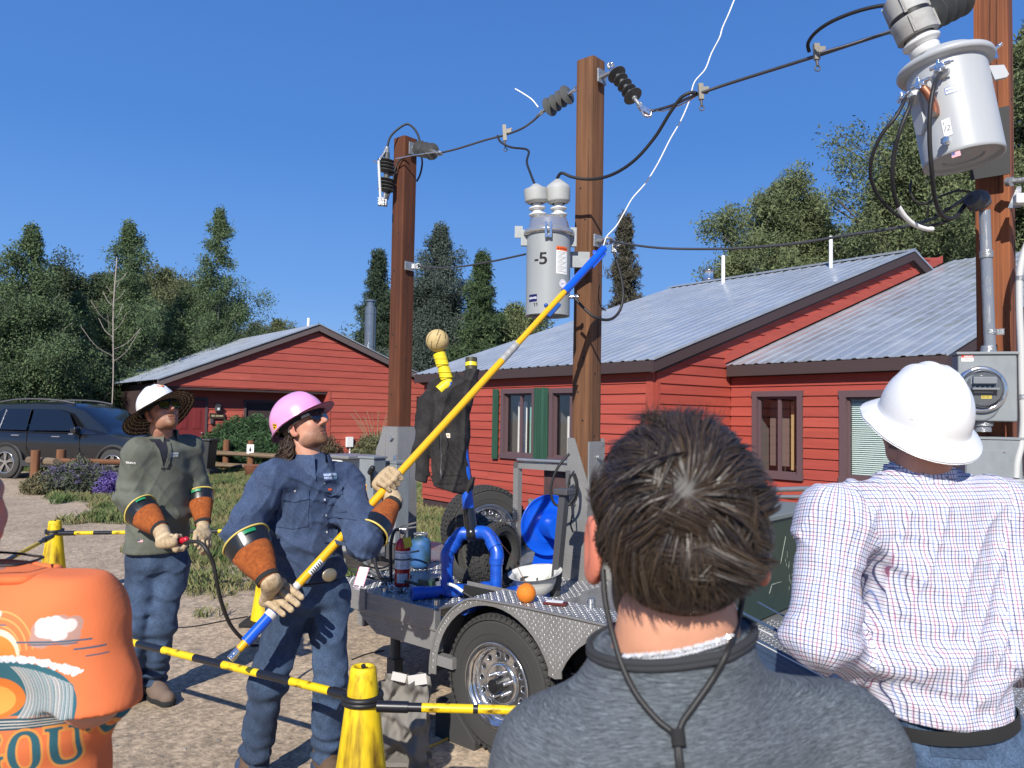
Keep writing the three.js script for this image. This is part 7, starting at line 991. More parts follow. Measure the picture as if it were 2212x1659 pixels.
function ringsAt(p, ax, freq, amp, width, seed) { return (x, y, z) => { const dx = x - p.x, dy = y - p.y, dz = z - p.z, q = dx * dx + dy * dy + dz * dz; if (q > width * width * 6) return 0; const s = dx * ax.x + dy * ax.y + dz * ax.z; return amp * Math.exp(-q / (width * width)) * Math.sin(s * freq + 2.6 * nz(x * 9 + seed, y * 9, z * 9)); }; }
function jeans(root, o) { // o.pelvis, o.R, hips, knees, ankles (image-left first)
const prims = [slab(o.belt.clone(), o.crotch, o.R, .165, .118, .172, .125), ...[0, 1].flatMap(i => [cap(o.hip[i], o.knee[i], .098, .076), cap(o.knee[i], o.ank[i], .077, .066)])];
const r = [0, 1].map(i => ringsAt(o.knee[i], o.ank[i].clone().sub(o.knee[i]).normalize(), 58, .0075, .15, i)), rb = [0, 1].map(i => ringsAt(o.ank[i].clone().lerp(o.knee[i], .12), o.ank[i].clone().sub(o.knee[i]).normalize(), 95, .013, .12, i + 4)), rc = ringsAt(o.crotch, o.R.clone().add(V3(0, .6, 0)).normalize(), 60, .007, .16, 9), dirs = V3(.5, .4, .7).normalize();
const opt = { prims, k: .045, cell: o.cell ?? .0085, fold: (x, y, z) => .0075 * folds(x, y, z, dirs, 2.6, 9, 3) + .004 * nz(x * 14, y * 7, z * 14) + r[0](x, y, z) + r[1](x, y, z) + rb[0](x, y, z) + rb[1](x, y, z) + rc(x, y, z), cuts: [(x, y, z) => y - o.top, (x, y, z) => o.bottom - y] };
const p = new THREE.Group(); p.name = 'jeans'; root.add(p); const dg = garment(opt), jm = (o.mat || jeanMat).clone(); jm.vertexColors = true; paintVerts(dg, (x, y, z) => { let w = .5 + .9 * fbm(x * 5, y * 2.2, z * 5, 3) + .35 * nz(x * 26, y * 9, z * 26); if (o.F) { const k = ((x - o.crotch.x) * o.F.x + (z - o.crotch.z) * o.F.z) / .1; w += .75 * sstep(-.1, 1.1, k + .5 * fbm(x * 9, y * 6, z * 9, 2)); } const q = lerp(.72, 1.75, clamp(w * .75, 0, 1)); return [q, q, q * .97]; });
wpart('denim', dg, jm, p, root); o.f = opt.f; o.group = p; return p;
}
function boots(root, o, mat, soleMat) { for (let i = 0; i < 2; i++) { const a = o.ank[i], d = o.toe[i].clone().sub(a).setY(0).normalize(), heel = a.clone().addScaledVector(d, -.05).setY(.045), mid = a.clone().addScaledVector(d, .09).setY(.048), toe = a.clone().addScaledVector(d, .19).setY(.042), side = V3(-d.z, 0, d.x), prims = [cap(a.clone().setY(.14), a.clone().setY(.07), .055, .052), cap(heel, mid, .042, .046), cap(mid, toe, .047, .042), cap(a.clone().setY(.10), mid, .05, .042)]; const f = blend(prims, .03), F = (x, y, z) => Math.max(f(x, y, z) - .0025 * nz(x * 30, y * 30, z * 30), .022 - y, y - .17); const b = new THREE.Group(); b.name = 'boot'; root.add(b); wpart('upper', limbUV(surfaceNets(F, ...bounds(prims, .02), .006), prims), mat, b, root); const sp = [cap(heel.clone().setY(.02), mid.clone().setY(.02), .05, .052), cap(mid.clone().setY(.02), toe.clone().setY(.02), .052, .047)], sf = blend(sp, .02); wpart('sole', surfaceNets((x, y, z) => Math.max(sf(x, y, z), y - .034, .001 - y), ...bounds(sp, .02), .007), soleMat, b, root); wpart('laces', [0, 1, 2, 3].map(k => { const c = a.clone().addScaledVector(d, .035 + k * .022).setY(.118 - k * .012); return tube([c.clone().addScaledVector(side, -.025), c.clone().add(V3(0, .008, 0)), c.clone().addScaledVector(side, .025)], .0025, 10, 5); }), M.black, b, root); } }
function collarGeo(c, R, F, rows, gap, tip = 0) {
const pos = [], idx = [], n = 40, up = V3(0, 1, 0); rows.forEach(([rx, rz, h], j) => { for (let i = 0; i <= n; i++) { const a = gap / 2 + (2 * PI - gap) * i / n, e = Math.min(i, n - i) / n, drop = tip && j === rows.length - 1 ? -tip * Math.exp(-e * 14) : 0, p = c.clone().addScaledVector(F, Math.cos(a) * rz * (1 + (drop ? .12 * Math.exp(-e * 14) : 0))).addScaledVector(R, Math.sin(a) * rx).add(V3(0, h + drop, 0)); pos.push(p.x, p.y, p.z); } });
for (let j = 0; j + 1 < rows.length; j++) for (let i = 0; i < n; i++) { const a = j * (n + 1) + i, b = a + 1, d = a + n + 1, e = d + 1; idx.push(a, b, e, a, e, d); }
const g = new THREE.BufferGeometry(); g.setAttribute('position', new THREE.Float32BufferAttribute(pos, 3)); g.setIndex(idx); g.computeVertexNormals(); const uv = new Float32Array(pos.length / 3 * 2); for (let i = 0; i < uv.length / 2; i++) { uv[i * 2] = (i % (n + 1)) / n * .4; uv[i * 2 + 1] = Math.floor(i / (n + 1)) * .03; } g.setAttribute('uv', new THREE.BufferAttribute(uv, 2)); return g;
}
function hatGeo(rx, rz, h, ridge, brim, n = 72) {
const rows = []; for (let k = 0; k <= 16; k++) { const t = k / 16 * PI / 2; rows.push(a => { const c = Math.sin(t), y = h * Math.cos(t), r = ridge ? ridge(a, t) : 0; return [Math.sin(a) * rx * c * (1 + r), y * (1 + r), Math.cos(a) * rz * c * (1 + r)]; }); }
rows.push(a => [Math.sin(a) * rx * 1.005, -.012, Math.cos(a) * rz * 1.005]);
for (const f of [.12, .5, .9, 1]) rows.push(a => { const [bx, bz, dy] = brim(a), g = Math.pow(f, 1.3); return [Math.sin(a) * lerp(rx, bx, f), -.014 + dy * g, Math.cos(a) * lerp(rz, bz, f)]; });
const top = rows.length; for (const f of [1, .5, .1]) rows.push(a => { const [bx, bz, dy] = brim(a), g = Math.pow(f, 1.3); return [Math.sin(a) * lerp(rx, bx, f) * .998, -.0185 + dy * g, Math.cos(a) * lerp(rz, bz, f) * .998]; });
const mk = (r0, r1) => { const pos = [], idx = [], uv = []; for (let j = r0; j < r1; j++) for (let i = 0; i <= n; i++) { const a = i / n * 2 * PI, p = rows[j](a); pos.push(...p); uv.push(i / n, (j - r0) / Math.max(1, r1 - r0 - 1)); } for (let j = 0; j + 1 < r1 - r0; j++) for (let i = 0; i < n; i++) { const q = j * (n + 1) + i; idx.push(q, q + n + 1, q + 1, q + 1, q + n + 1, q + n + 2); } const g = new THREE.BufferGeometry(); g.setAttribute('position', new THREE.Float32BufferAttribute(pos, 3)); g.setAttribute('uv', new THREE.Float32BufferAttribute(uv, 2)); g.setIndex(idx); g.computeVertexNormals(); return g; };
return { shell: mk(0, top), under: mk(top, rows.length) };
}
function hatFrame(c, f, axis) { const a = axis.clone().normalize(); return headFrame(c, f.clone().addScaledVector(a, -f.dot(a)), a); }
function hatLocal(frame, y, tilt = 0) { return frame.clone().multiply(new THREE.Matrix4().makeTranslation(0, y, -.012)).multiply(new THREE.Matrix4().makeRotationX(tilt)); }
const ridge3 = (a, t) => { const x = Math.sin(a) * Math.sin(t), z = Math.cos(a) * Math.sin(t); return (z < .98 ? 1 : 0) * .045 * sstep(1.25, .75, t) * [0, .34, -.34].reduce((s, c) => s + Math.exp(-((x - c) ** 2) / .006), 0); };
const logoTex = (lines, bg, w = 256, h = 128) => canvasTex(w, h, g => { g.fillStyle = bg; g.fillRect(0, 0, w, h); lines.forEach(([s, y, sz, col, x]) => { g.fillStyle = col; g.font = `bold ${sz}px sans-serif`; g.fillText(s, x ?? 8, y, w - 16); }); });
const flagTex = canvasTex(96, 60, g => { for (let i = 0; i < 13; i++) { g.fillStyle = i % 2 ? '#e6e0e0' : '#a83a48'; g.fillRect(0, i * 60 / 13, 96, 5.2); } g.fillStyle = '#34406e'; g.fillRect(0, 0, 42, 32); });

{
const skin = [.46, .225, .15], root = wthing('person', 'man in green quarter zip shirt and wide brimmed white hard hat holding a cable end', 'person', onH(310, 1512, 0));
const shL = at(300, 978, 4.60), shR = at(405, 968, 4.84), nb = at(352, 950, 4.73), R = shR.clone().sub(shL).setY(0).normalize(), F = V3(-R.z, 0, R.x), elL = at(277, 1072, 4.60), wrL = at(343, 1139, 4.40), elR = at(431, 1060, 4.90), wrR = at(438, 1118, 4.76), up = V3(0, 1, 0);
const hf = V3(.68, .50, .535).normalize(), L0 = up.clone().cross(hf).normalize(), hc = at(320, 895, 4.60).addScaledVector(L0, .083), frame = headFrame(hc, hf, V3(-.06, 1, 0));
const head = makeHead(frame, { skin, stubble: .8, beard: [.17, .075, .035], hair: [.06, .03, .015], hairline: (x, y, z) => y > .03 && z < .06 ? .9 : 0 });
const chest = at(352, 975, 4.72), waist = at(346, 1110, 4.74), hem = at(338, 1188, 4.74), neckTop = hc.clone().add(V3(0, -.07, 0)).addScaledVector(hf, -.01);
const hip = [at(308, 1222, 4.72), at(374, 1222, 4.78)], knee = [at(293, 1345, 4.64), at(348, 1345, 4.70)], ank = [at(274, 1478, 4.66), at(331, 1462, 4.78)]; ank.forEach(a => a.setY(.10));
bodyMesh(root, [cap(nb, neckTop, .066, .06), slab(chest, hem, R, .15, .095, .15, .105), ...limb(shL, elL, wrL, [.05, .042, .022]), ...limb(shR, elR, wrR, [.05, .042, .022]), ...[0, 1].flatMap(i => limb(hip[i], knee[i], ank[i], [.075, .055, .04]))], head, skin);
const green = std({ color: new THREE.Color(.130, .140, .112), roughness: .8, map: rep(tint((u, v) => clamp(.3 + (nCoarse(u, v) - .4) * 1.3 + (nGrit(u, v) - .5) * .5, 0, 1), [.84, .84, .83], [1, 1, 1]), 3, 3), bumpMap: rep(gritTex, 8, 8), bumpScale: .0005 });
const d1 = V3(.80, .45, .1).normalize(), d2 = V3(.85, -.35, 0).normalize(), e1 = ringsAt(elL, elL.clone().sub(shL).normalize(), 75, .009, .10, 1), e2 = ringsAt(elR, elR.clone().sub(shR).normalize(), 75, .008, .09, 2);
const S = { prims: [slab(chest.clone().add(V3(0, .005, 0)), waist, R, .178, .118, .176, .128), slab(waist, hem, R, .176, .128, .192, .142), ...limb(shL, elL, wrL.clone().lerp(elL, .45), [.080, .066, .050]), ...limb(shR, elR, wrR.clone().lerp(elR, .45), [.080, .064, .050]), cap(nb.clone().add(V3(0, -.03, 0)), nb.clone().add(V3(0, .0, 0)), .080, .066), cap(shL, nb.clone().add(V3(0, -.03, 0)), .070, .068), cap(shR, nb.clone().add(V3(0, -.03, 0)), .070, .068)], k: .05, cell: .0075, fold: (x, y, z) => .0065 * folds(x, y, z, d1, 1.6, 12, 1) * sstep(hem.y - .08, waist.y - .02, y) + .002 * folds(x, y, z, d2, 3, 13, 5) + .002 * nz(x * 22, y * 12, z * 22) + e1(x, y, z) + e2(x, y, z), cuts: [(x, y, z) => hem.y - .005 - y] };
const top = new THREE.Group(); top.name = 'shirt'; root.add(top); const front = (x, y, o) => patch(S.f, at(x, y, 4.55), o.ux || R, o.uy || up, o.w, o.h, o.off ?? .0018, o.n ?? 14, o.m ?? 10, o.shape);
wpart('shirt_fabric', garment(S), green, top, root);
const cc = nb.clone().add(V3(0, .012, 0)).addScaledVector(F, .004);
wpart('collar', [collarGeo(cc, R, F, [[.100, .102, -.035], [.086, .092, .0], [.080, .092, .050]], 1.0), collarGeo(cc, R, F, [[.080, .092, .050], [.075, .086, .050], [.078, .084, -.02]], 1.0)], green, top, root);
wpart('undershirt', front(371, 978, { w: .10, h: .15, off: .003, n: 16, m: 16, shape: (a, b) => [a * (b + .5) * 1.15, b] }), std({ color: new THREE.Color(.012, .014, .026), roughness: .9 }), top, root);
wpart('zip_flap', front(352, 984, { w: .022, h: .15, off: .010, shape: (a, b) => [a + b * -2.1, b] }), green, top, root); wpart('zip_flap', front(388, 984, { w: .022, h: .15, off: .010, shape: (a, b) => [a + b * 1.2, b] }), green, top, root);
wpart('zip', front(371, 1010, { w: .004, h: .05, off: .006, n: 2 }), M.steelDark, top, root);
wpart('chest_logo', front(405, 985, { w: .075, h: .034, off: .002 }), std({ map: logoTex([['MOUNTAIN', 52, 54, '#dfe9f6'], ['PARKS ELECTRIC', 104, 50, '#cfdcec']], '#66695f'), roughness: .7 }), top, root);
wpart('sleeve_logo', patch(S.f, at(276, 1000, 4.5), V3(.75, -.1, .6).normalize(), up, .05, .02, .002), std({ map: logoTex([['GRAY', 92, 90, '#f2efec'], ['●', 92, 90, '#d8324a', 196]], '#66695f'), roughness: .7 }), top, root);
wpart('flag_tag', front(309, 1170, { w: .022, h: .014, off: .0025 }), std({ map: flagTex, roughness: .8 }), top, root);
const J = { belt: at(342, 1175, 4.75), crotch: at(342, 1215, 4.75), R, hip, knee, ank: ank.map((a, i) => a.clone().setY(.07)), top: hem.y + .03, bottom: .035, cell: .009, F }; jeans(root, J);
boots(root, { ank, toe: [ank[0].clone().add(V3(-.1, 0, .2)), ank[1].clone().add(V3(.16, 0, .14))] }, std({ color: new THREE.Color(.15, .105, .08), roughness: .85, bumpMap: fineTex, bumpScale: .002 }), M.blackMatte);
const hm = hatLocal(hatFrame(hc, hf, V3(-.44, .88, -.15)), .062, 0), hat = new THREE.Group(); hat.name = 'hard_hat'; root.add(hat);
const H = hatGeo(.112, .128, .125, ridge3, a => { const b = Math.cos(a); return [.205 + .01 * Math.sin(a * 3), .225 + (b < 0 ? .035 : -.005), -.012 - .045 * Math.max(0, -b) - .022 * Math.abs(Math.sin(a)) + .012 * Math.sin(a * 2 + .6) + .014 * Math.max(0, b)]; });
const hw = phys({ color: new THREE.Color(.76, .77, .75), roughness: .35, clearcoat: .3, map: tint((u, v) => clamp(.4 + (nCoarse(u, v) - .4) * 3, 0, 1), [.88, .87, .84], [1, 1, 1]) });
const giraffe = canvasTex(1024, 256, (g, w, h) => { g.fillStyle = '#a9946f'; g.fillRect(0, 0, w, h); const r = rng(6); g.fillStyle = '#3a241b'; for (let i = 0; i < 34; i++) for (let j = 0; j < 5; j++) { const x = (i + (j % 2) * .5) * 31, y = j * 54 + 10; g.beginPath(); for (let k = 0; k < 7; k++) { const a = k / 7 * 6.28, q = 17 + r() * 7; g.lineTo(x + Math.cos(a) * q * .85, y + 20 + Math.sin(a) * q * 1.35); } g.closePath(); g.fill(); } });
const shellGeo = H.shell, cut = (g, from, to) => { const n = 73, q = g.clone(), ix = []; const src = g.index.array; for (let i = 0; i < src.length; i += 3) { const row = Math.min(Math.floor(src[i] / n), Math.floor(src[i + 1] / n), Math.floor(src[i + 2] / n)); if (row >= from && row < to) ix.push(src[i], src[i + 1], src[i + 2]); } q.setIndex(ix); return q.toNonIndexed(); };
wpart('dome', cut(shellGeo, 0, 17).applyMatrix4(hm), hw, hat, root); const gm = std({ map: giraffe, roughness: .9 }); wpart('brim', cut(shellGeo, 17, 30).applyMatrix4(hm), std({ color: new THREE.Color(.50, .46, .38), roughness: .9, map: giraffe }), hat, root); wpart('brim_lining', H.under.toNonIndexed().applyMatrix4(hm), gm, hat, root);
wpart('sweat_band', lathe([[.1, -.03], [.104, -.03], [.106, 0], [.1, 0]], 40).scale(.95, 1, 1.08).applyMatrix4(hm), M.blackMatte, hat, root);
const hcen = V3().setFromMatrixPosition(hm), domeF = (x, y, z) => { const v = V3(x, y, z).applyMatrix4(hm.clone().invert()); return (Math.sqrt(v.x * v.x / .0127 + v.y * v.y / .0158 + v.z * v.z / .0166) - 1) * .112; };
wpart('sticker', patch(domeF, hcen.clone().addScaledVector(hf, .10).add(V3(0, .10, .04)), V3(.78, -.45, -.35).normalize(), V3(.30, .84, -.46).normalize(), .045, .045, .002, 12, 12, (a, b) => { const m = Math.max(Math.abs(a), Math.abs(b)), l = Math.hypot(a, b) || 1; return [a * m / l, b * m / l]; }), std({ roughness: .5, map: canvasTex(128, 128, g => { g.fillStyle = '#d8541c'; g.fillRect(0, 0, 128, 128); g.fillStyle = '#f2b21e'; g.beginPath(); g.arc(64, 64, 46, 0, 7); g.fill(); g.fillStyle = '#c8501a'; for (let i = 0; i < 8; i++) { const a = i / 8 * 6.28; g.beginPath(); g.arc(64 + 26 * Math.cos(a), 64 + 26 * Math.sin(a), 7, 0, 7); g.fill(); } }) }), hat, root);
shades(null, frame, { root, lens: phys({ color: new THREE.Color(.20, .22, .05), metalness: .85, roughness: .08 }) });
const viewL = V3(0, EYE, 0).sub(wrL).normalize(), h1 = gripHand(at(372, 1173, 4.34), V3(.95, .12, .25).normalize(), V3(-.15, .55, .8), -1, .018, wrL.clone().lerp(at(350, 1150, 4.38), .8));
const k = h1; glove(root, h1, at(345, 1143, 4.39), elL.clone().sub(wrL), { mark: V3(.45, .55, .75).normalize(), w0: .044, w1: .078, w2: .090, L1: .15, L2: .225 });
const w2 = at(438, 1130, 4.75), hd = (x, y, z) => at(x, y, z), h2 = handField({ wrist: w2, knuckles: [hd(429, 1158, 4.66), hd(437, 1161, 4.68), hd(445, 1160, 4.71), hd(450, 1155, 4.74)], fingers: [[hd(427, 1172, 4.63), hd(430, 1183, 4.62), hd(436, 1189, 4.64)], [hd(438, 1177, 4.64), hd(437, 1189, 4.64), hd(434, 1196, 4.66)], [hd(447, 1176, 4.68), hd(445, 1189, 4.68), hd(440, 1198, 4.69)], [hd(453, 1168, 4.72), hd(453, 1179, 4.71), hd(449, 1188, 4.71)]], thumb: [hd(424, 1150, 4.66), hd(421, 1164, 4.62), hd(423, 1176, 4.60)] });
glove(root, h2, w2, elR.clone().sub(wrR).add(V3(0, .05, 0)), { mark: V3(.1, .1, 1).normalize(), L1: .145, L2: .21, w1: .068, w2: .078 });
const cb = wthing('grip_cable', 'black cable with a red grip hanging from a gloved hand to the ground', 'cable', at(404, 1173, 4.34)); wpart('red_grip', [rod(at(372, 1173, 4.34), at(402, 1166, 4.33), .019, .017, 16), new THREE.SphereGeometry(.018, 14, 10).translate(...at(402, 1166, 4.33))], phys({ color: new THREE.Color(.45, .01, .025), roughness: .3, clearcoat: .5 }), cb);
wpart('cable', tube([at(398, 1172, 4.33), at(415, 1170, 4.3), at(432, 1172, 4.28), at(448, 1190, 4.26), at(460, 1215, 4.28), at(468, 1255, 4.3), at(478, 1300, 4.35), at(498, 1350, 4.42), at(525, 1382, 4.5), onH(552, 1394, .008), onH(592, 1396, .008), onH(640, 1392, .008)], .0105, 120, 10), M.cable, cb);
}
const STK = { a: at(497, 1424, 3.30), b: at(1302, 540, 4.78) }; STK.d = STK.b.clone().sub(STK.a).normalize(); STK.L = STK.a.distanceTo(STK.b);
{
const P = t => STK.a.clone().addScaledVector(STK.d, t), onPx = (px, py) => { let best = 0, bd = 1e9; for (let i = 0; i <= 600; i++) { const q = P(STK.L * i / 600).sub(V3(0, EYE, 0)), z = q.dot(camF), x = 1106 + FOCAL * q.dot(camR) / z, y = 829.5 - FOCAL * q.dot(camU) / z, d = (x - px) ** 2 + (y - py) ** 2; if (d < bd) { bd = d; best = STK.L * i / 600; } } return best; }; STK.on = onPx; STK.P = P;
const s = wthing('hot_stick', 'long yellow and blue telescoping hot stick held up to the middle pole', 'hot stick', STK.a), y = M.yellow, seg = (n, t0, t1, r, m) => wpart(n, rod(P(t0), P(t1), r, r, 22), m, s);
const tb0 = onPx(530, 1388), tb1 = onPx(600, 1312), tg = onPx(645, 1262), t5 = onPx(1085, 780), t6 = onPx(1117, 745), t7 = onPx(1218, 630);
seg('ferrule', 0, .05, .0165, M.bright); seg('lower_tube', .045, tb0 + .01, .0165, y); seg('lower_sleeve', tb0, tb1, .0235, M.blue); seg('button', tb1 - .055, tb1 - .03, .026, M.porcelain); seg('inner_tube', tb1, tg + .05, .0155, M.blue); seg('grey_collar', tg - .06, tg + .01, .0178, M.porcelain); seg('main_tube', tg, t5 + .02, .0192, y);
seg('joint_wrap', t5, t6, .0198, std({ color: new THREE.Color(.55, .55, .53), roughness: .6, map: tint((u, v) => nCoarse(u, v * 3), [.5, .5, .5], [1, 1, 1]) })); seg('upper_tube', t6, t7 + .02, .0172, y); seg('upper_sleeve', t7, STK.L - .02, .0235, M.blue);
const side = STK.d.clone().cross(V3(0, EYE, 0).sub(P(2)).normalize()).normalize(), tt = onPx(1185, 665), th = STK.L;
wpart('trigger', [beam(P(tt - .05).addScaledVector(side, .022), P(tt + .07).addScaledVector(side, .022), .03, .02), new THREE.SphereGeometry(.013, 12, 8).translate(...P(tt).addScaledVector(side, -.026))], std({ color: new THREE.Color(.01, .07, .3), roughness: .4 }), s);
wpart('head', [rod(P(th - .03), P(th + .015), .026, .022, 18), beam(P(th - .16).addScaledVector(side, .026), P(th - .01).addScaledVector(side, .026), .014, .018), box(.02, .02, .02).translate(...P(th - .06).addScaledVector(side, -.028))], M.blue, s);
wpart('hook', tube([P(th), P(th + .03).add(V3(.004, .02, 0)), P(th + .04).add(V3(.02, .03, 0)), P(th + .02).add(V3(.02, .005, 0))], .003, 20, 6), M.bright, s);
const lt = onPx(672, 1222); const lab = new THREE.CylinderGeometry(.0196, .0196, .075, 20, 1, true, 0, 3.6).translate(0, .0375, 0); wpart('length_label', orient(lab, P(lt - .035), P(lt + .1)), std({ roughness: .5, map: canvasTex(256, 256, g => { g.fillStyle = '#ececea'; g.fillRect(0, 0, 256, 256); g.fillStyle = '#333'; for (let i = 0; i < 6; i++) g.fillRect(20, 20 + i * 38, 210 - (i % 2) * 60, 20); }) }), s);
}
{
const skin = [.52, .262, .175], root = wthing('person', 'man in denim shirt and pink hard hat raising a long yellow stick', 'person', onH(625, 1690, 0)), up = V3(0, 1, 0);
const shL = at(590, 1036, 3.57), shR = at(744, 1042, 3.82), nb = at(672, 1002, 3.70), R = shR.clone().sub(shL).setY(0).normalize(), F = V3(-R.z, 0, R.x), elL = at(522, 1150, 3.45), wrL = at(580, 1251, 3.335), elR = at(786, 1172, 3.60), wrR = at(848, 1088, 3.78);
const hf = V3(.80, .50, .33).normalize(), L0 = up.clone().cross(hf).normalize(), hc = at(630, 927, 3.62).addScaledVector(L0, .083).addScaledVector(hf, .008), frame = headFrame(hc, hf, V3(.05, 1, 0));
const hairC = [.035, .018, .010], head = makeHead(frame, { skin, stubble: .9, beard: [.11, .052, .022], hair: hairC, hairline: (x, y, z) => (y > .022 && z < .065) || (z < -.02 && y > -.07) ? .95 : 0 });
const chest = at(668, 1030, 3.70), waist = at(656, 1165, 3.70), hem = at(668, 1248, 3.72), neckTop = hc.clone().add(V3(0, -.07, 0)).addScaledVector(hf, -.01);
const hip = [at(628, 1290, 3.70), at(708, 1288, 3.78)], knee = [at(580, 1470, 3.62), at(714, 1465, 3.74)], ank = [at(545, 1640, 3.66), at(702, 1640, 3.80)]; ank.forEach(a => a.setY(.10));
bodyMesh(root, [cap(nb, neckTop, .064, .058), slab(chest, hem, R, .15, .095, .145, .10), ...limb(shL, elL, wrL, [.05, .042, .022]), ...limb(shR, elR, wrR, [.05, .042, .022]), ...[0, 1].flatMap(i => limb(hip[i], knee[i], ank[i], [.075, .055, .04]))], head, skin);
const d1 = V3(.55, .75, .2).normalize(), d2 = V3(.9, -.3, .2).normalize(), e1 = ringsAt(elL, elL.clone().sub(shL).normalize(), 70, .010, .11, 1), e2 = ringsAt(elR, elR.clone().sub(shR).normalize(), 70, .009, .10, 2), e3 = ringsAt(shR.clone().lerp(chest, .35), d2, 60, .006, .10, 3), e4 = ringsAt(shL.clone().lerp(waist, .4), V3(.5, .85, 0), 52, .006, .14, 7);
const S = { prims: [slab(chest, waist, R, .172, .118, .168, .126), slab(waist, hem, R, .168, .126, .176, .130), ...limb(shL, elL, wrL.clone().lerp(elL, .55), [.082, .068, .056]), ...limb(shR, elR, wrR.clone().lerp(elR, .55), [.086, .070, .058]), cap(nb.clone().add(V3(0, -.035, 0)), nb.clone().add(V3(0, -.01, 0)), .08, .066), cap(shL, nb.clone().add(V3(0, -.04, 0)), .074, .068), cap(shR, nb.clone().add(V3(0, -.04, 0)), .074, .068)], k: .05, cell: .0062, fold: (x, y, z) => .007 * Math.max(-.2, folds(x, y, z, d1, 2.6, 15, 2)) + .004 * folds(x, y, z, d2, 4, 20, 8) + .0022 * nz(x * 26, y * 20, z * 26) + e1(x, y, z) + e2(x, y, z) + e3(x, y, z) + e4(x, y, z), cuts: [(x, y, z) => hem.y - y] };
const top = new THREE.Group(); top.name = 'shirt'; root.add(top); wpart('shirt_fabric', garment(S), shirtDenim, top, root);
const fp = (x, y, o) => patch(S.f, at(x, y, 3.52), o.ux || R, o.uy || up, o.w, o.h, o.off ?? .002, o.n ?? 14, o.m ?? 10, o.shape);
const cc = nb.clone().add(V3(0, .006, 0)).addScaledVector(F, .006);
wpart('collar', [collarGeo(cc, R, F, [[.078, .082, -.02], [.075, .080, .034], [.080, .086, .040], [.108, .116, -.022]], .8, .05)], shirtDenim, top, root);
wpart('undershirt', new THREE.SphereGeometry(.05, 20, 14).scale(.7, 1, .7).translate(...nb.clone().addScaledVector(F, .042).add(V3(0, -.028, 0))), std({ color: new THREE.Color(.55, .42, .20), roughness: .9 }), top, root);
wpart('placket', fp(731, 1110, { w: .032, h: .29, off: .0045, n: 4, m: 40, shape: (a, b) => [a - b * 1.3, b] }), shirtDenim, top, root);
wpart('pocket', fp(645, 1110, { w: .115, h: .125, off: .0035, shape: (a, b) => [a, b - .08 * (b < -.2 ? 1 - Math.abs(a) * 2 : 0)] }), shirtDenim, top, root); wpart('pocket_flap', fp(645, 1068, { w: .12, h: .045, off: .0075, shape: (a, b) => [a, b - (b < 0 ? .35 * (1 - Math.abs(a) * 2) : 0)] }), shirtDenim, top, root);
wpart('pocket', fp(762, 1100, { w: .085, h: .11, off: .0035 }), shirtDenim, top, root); wpart('pocket_flap', fp(762, 1063, { w: .09, h: .045, off: .0075, shape: (a, b) => [a, b - (b < 0 ? .35 * (1 - Math.abs(a) * 2) : 0)] }), shirtDenim, top, root);
for (const [x, y] of [[732, 1048], [735, 1085], [739, 1120], [744, 1158], [749, 1195]]) wpart('button', fp(x, y, { w: .009, h: .009, off: .0075, n: 6, m: 6 }), M.porcelain, top, root);
wpart('button', fp(645, 1062, { w: .009, h: .009, off: .010, n: 6, m: 6 }), M.porcelain, top, root);
wpart('chest_logo', fp(755, 1034, { w: .075, h: .034, off: .003, ux: R.clone().add(V3(0, .02, 0)).normalize() }), std({ map: logoTex([['MOUNTAIN', 54, 52, '#d9e4f5'], ['PARKS', 106, 50, '#d9e4f5'], ['ELECTRIC', 104, 28, '#7fc8a8', 158]], '#455a80'), roughness: .8 }), top, root);
wpart('name_tag', fp(752, 1063, { w: .022, h: .010, off: .010 }), std({ color: new THREE.Color(.66, .11, .03), roughness: .8 }), top, root);
const J = { belt: at(668, 1235, 3.73), crotch: at(668, 1290, 3.74), R, hip, knee, ank: ank.map(a => a.clone().setY(.07)), top: hem.y + .035, bottom: .04, cell: .008, F }, jn = jeans(root, J);
wpart('belt', lathe([[.158, -.018], [.163, -.018], [.163, .018], [.158, .018]], 48).scale(1, 1, .76).rotateY(Math.atan2(-R.z, R.x)).translate(...at(668, 1243, 3.73)), M.blackMatte, jn, root);
wpart('buckle', new THREE.SphereGeometry(.03, 18, 12).scale(1.25, 1, .25).rotateY(Math.atan2(F.x, F.z)).translate(...at(712, 1242, 3.575)), std({ color: new THREE.Color(.45, .38, .26), metalness: .8, roughness: .4 }), jn, root);
const seamMat = std({ color: new THREE.Color(.35, .36, .36), roughness: .9 }); const seam = pts => wpart('seam', tube(pts, .0016, 30, 5), seamMat, jn, root);
boots(root, { ank, toe: [ank[0].clone().add(V3(-.05, 0, .2)), ank[1].clone().add(V3(.12, 0, .18))] }, std({ color: new THREE.Color(.10, .06, .035), roughness: .8 }), M.blackMatte);
const r = rng(31), hs = [], iv = frame; const nape = V3(0, -.02, -.08);
for (let i = 0; i < 620; i++) { const u = r(), s = r() < .62 ? -1 : 1, x0 = s * (.02 + .06 * Math.sqrt(r())), y0 = -.012 - .05 * r(), z0 = -.035 - .065 * r(), len = .20 + .07 * r(), ph = r() * 6.28, cr = .007 + .008 * r(), turn = 12 + 14 * r(), pts = []; const start = V3(x0, y0, z0).applyMatrix4(frame); for (let k = 0; k <= 22; k++) { const t = k / 22, e = V3(Math.cos(ph + t * turn) * cr * sstep(0, .2, t), 0, Math.sin(ph + t * turn) * cr * sstep(0, .2, t)); pts.push(start.clone().add(V3(-.045 * t * t - .012 * t + (r() - .5) * .001, -len * t, .02 * t * (s < 0 ? 1 : .2))).add(e)); } hs.push(tube(pts, 0.0013 + .0010 * r(), 30, 4)); }
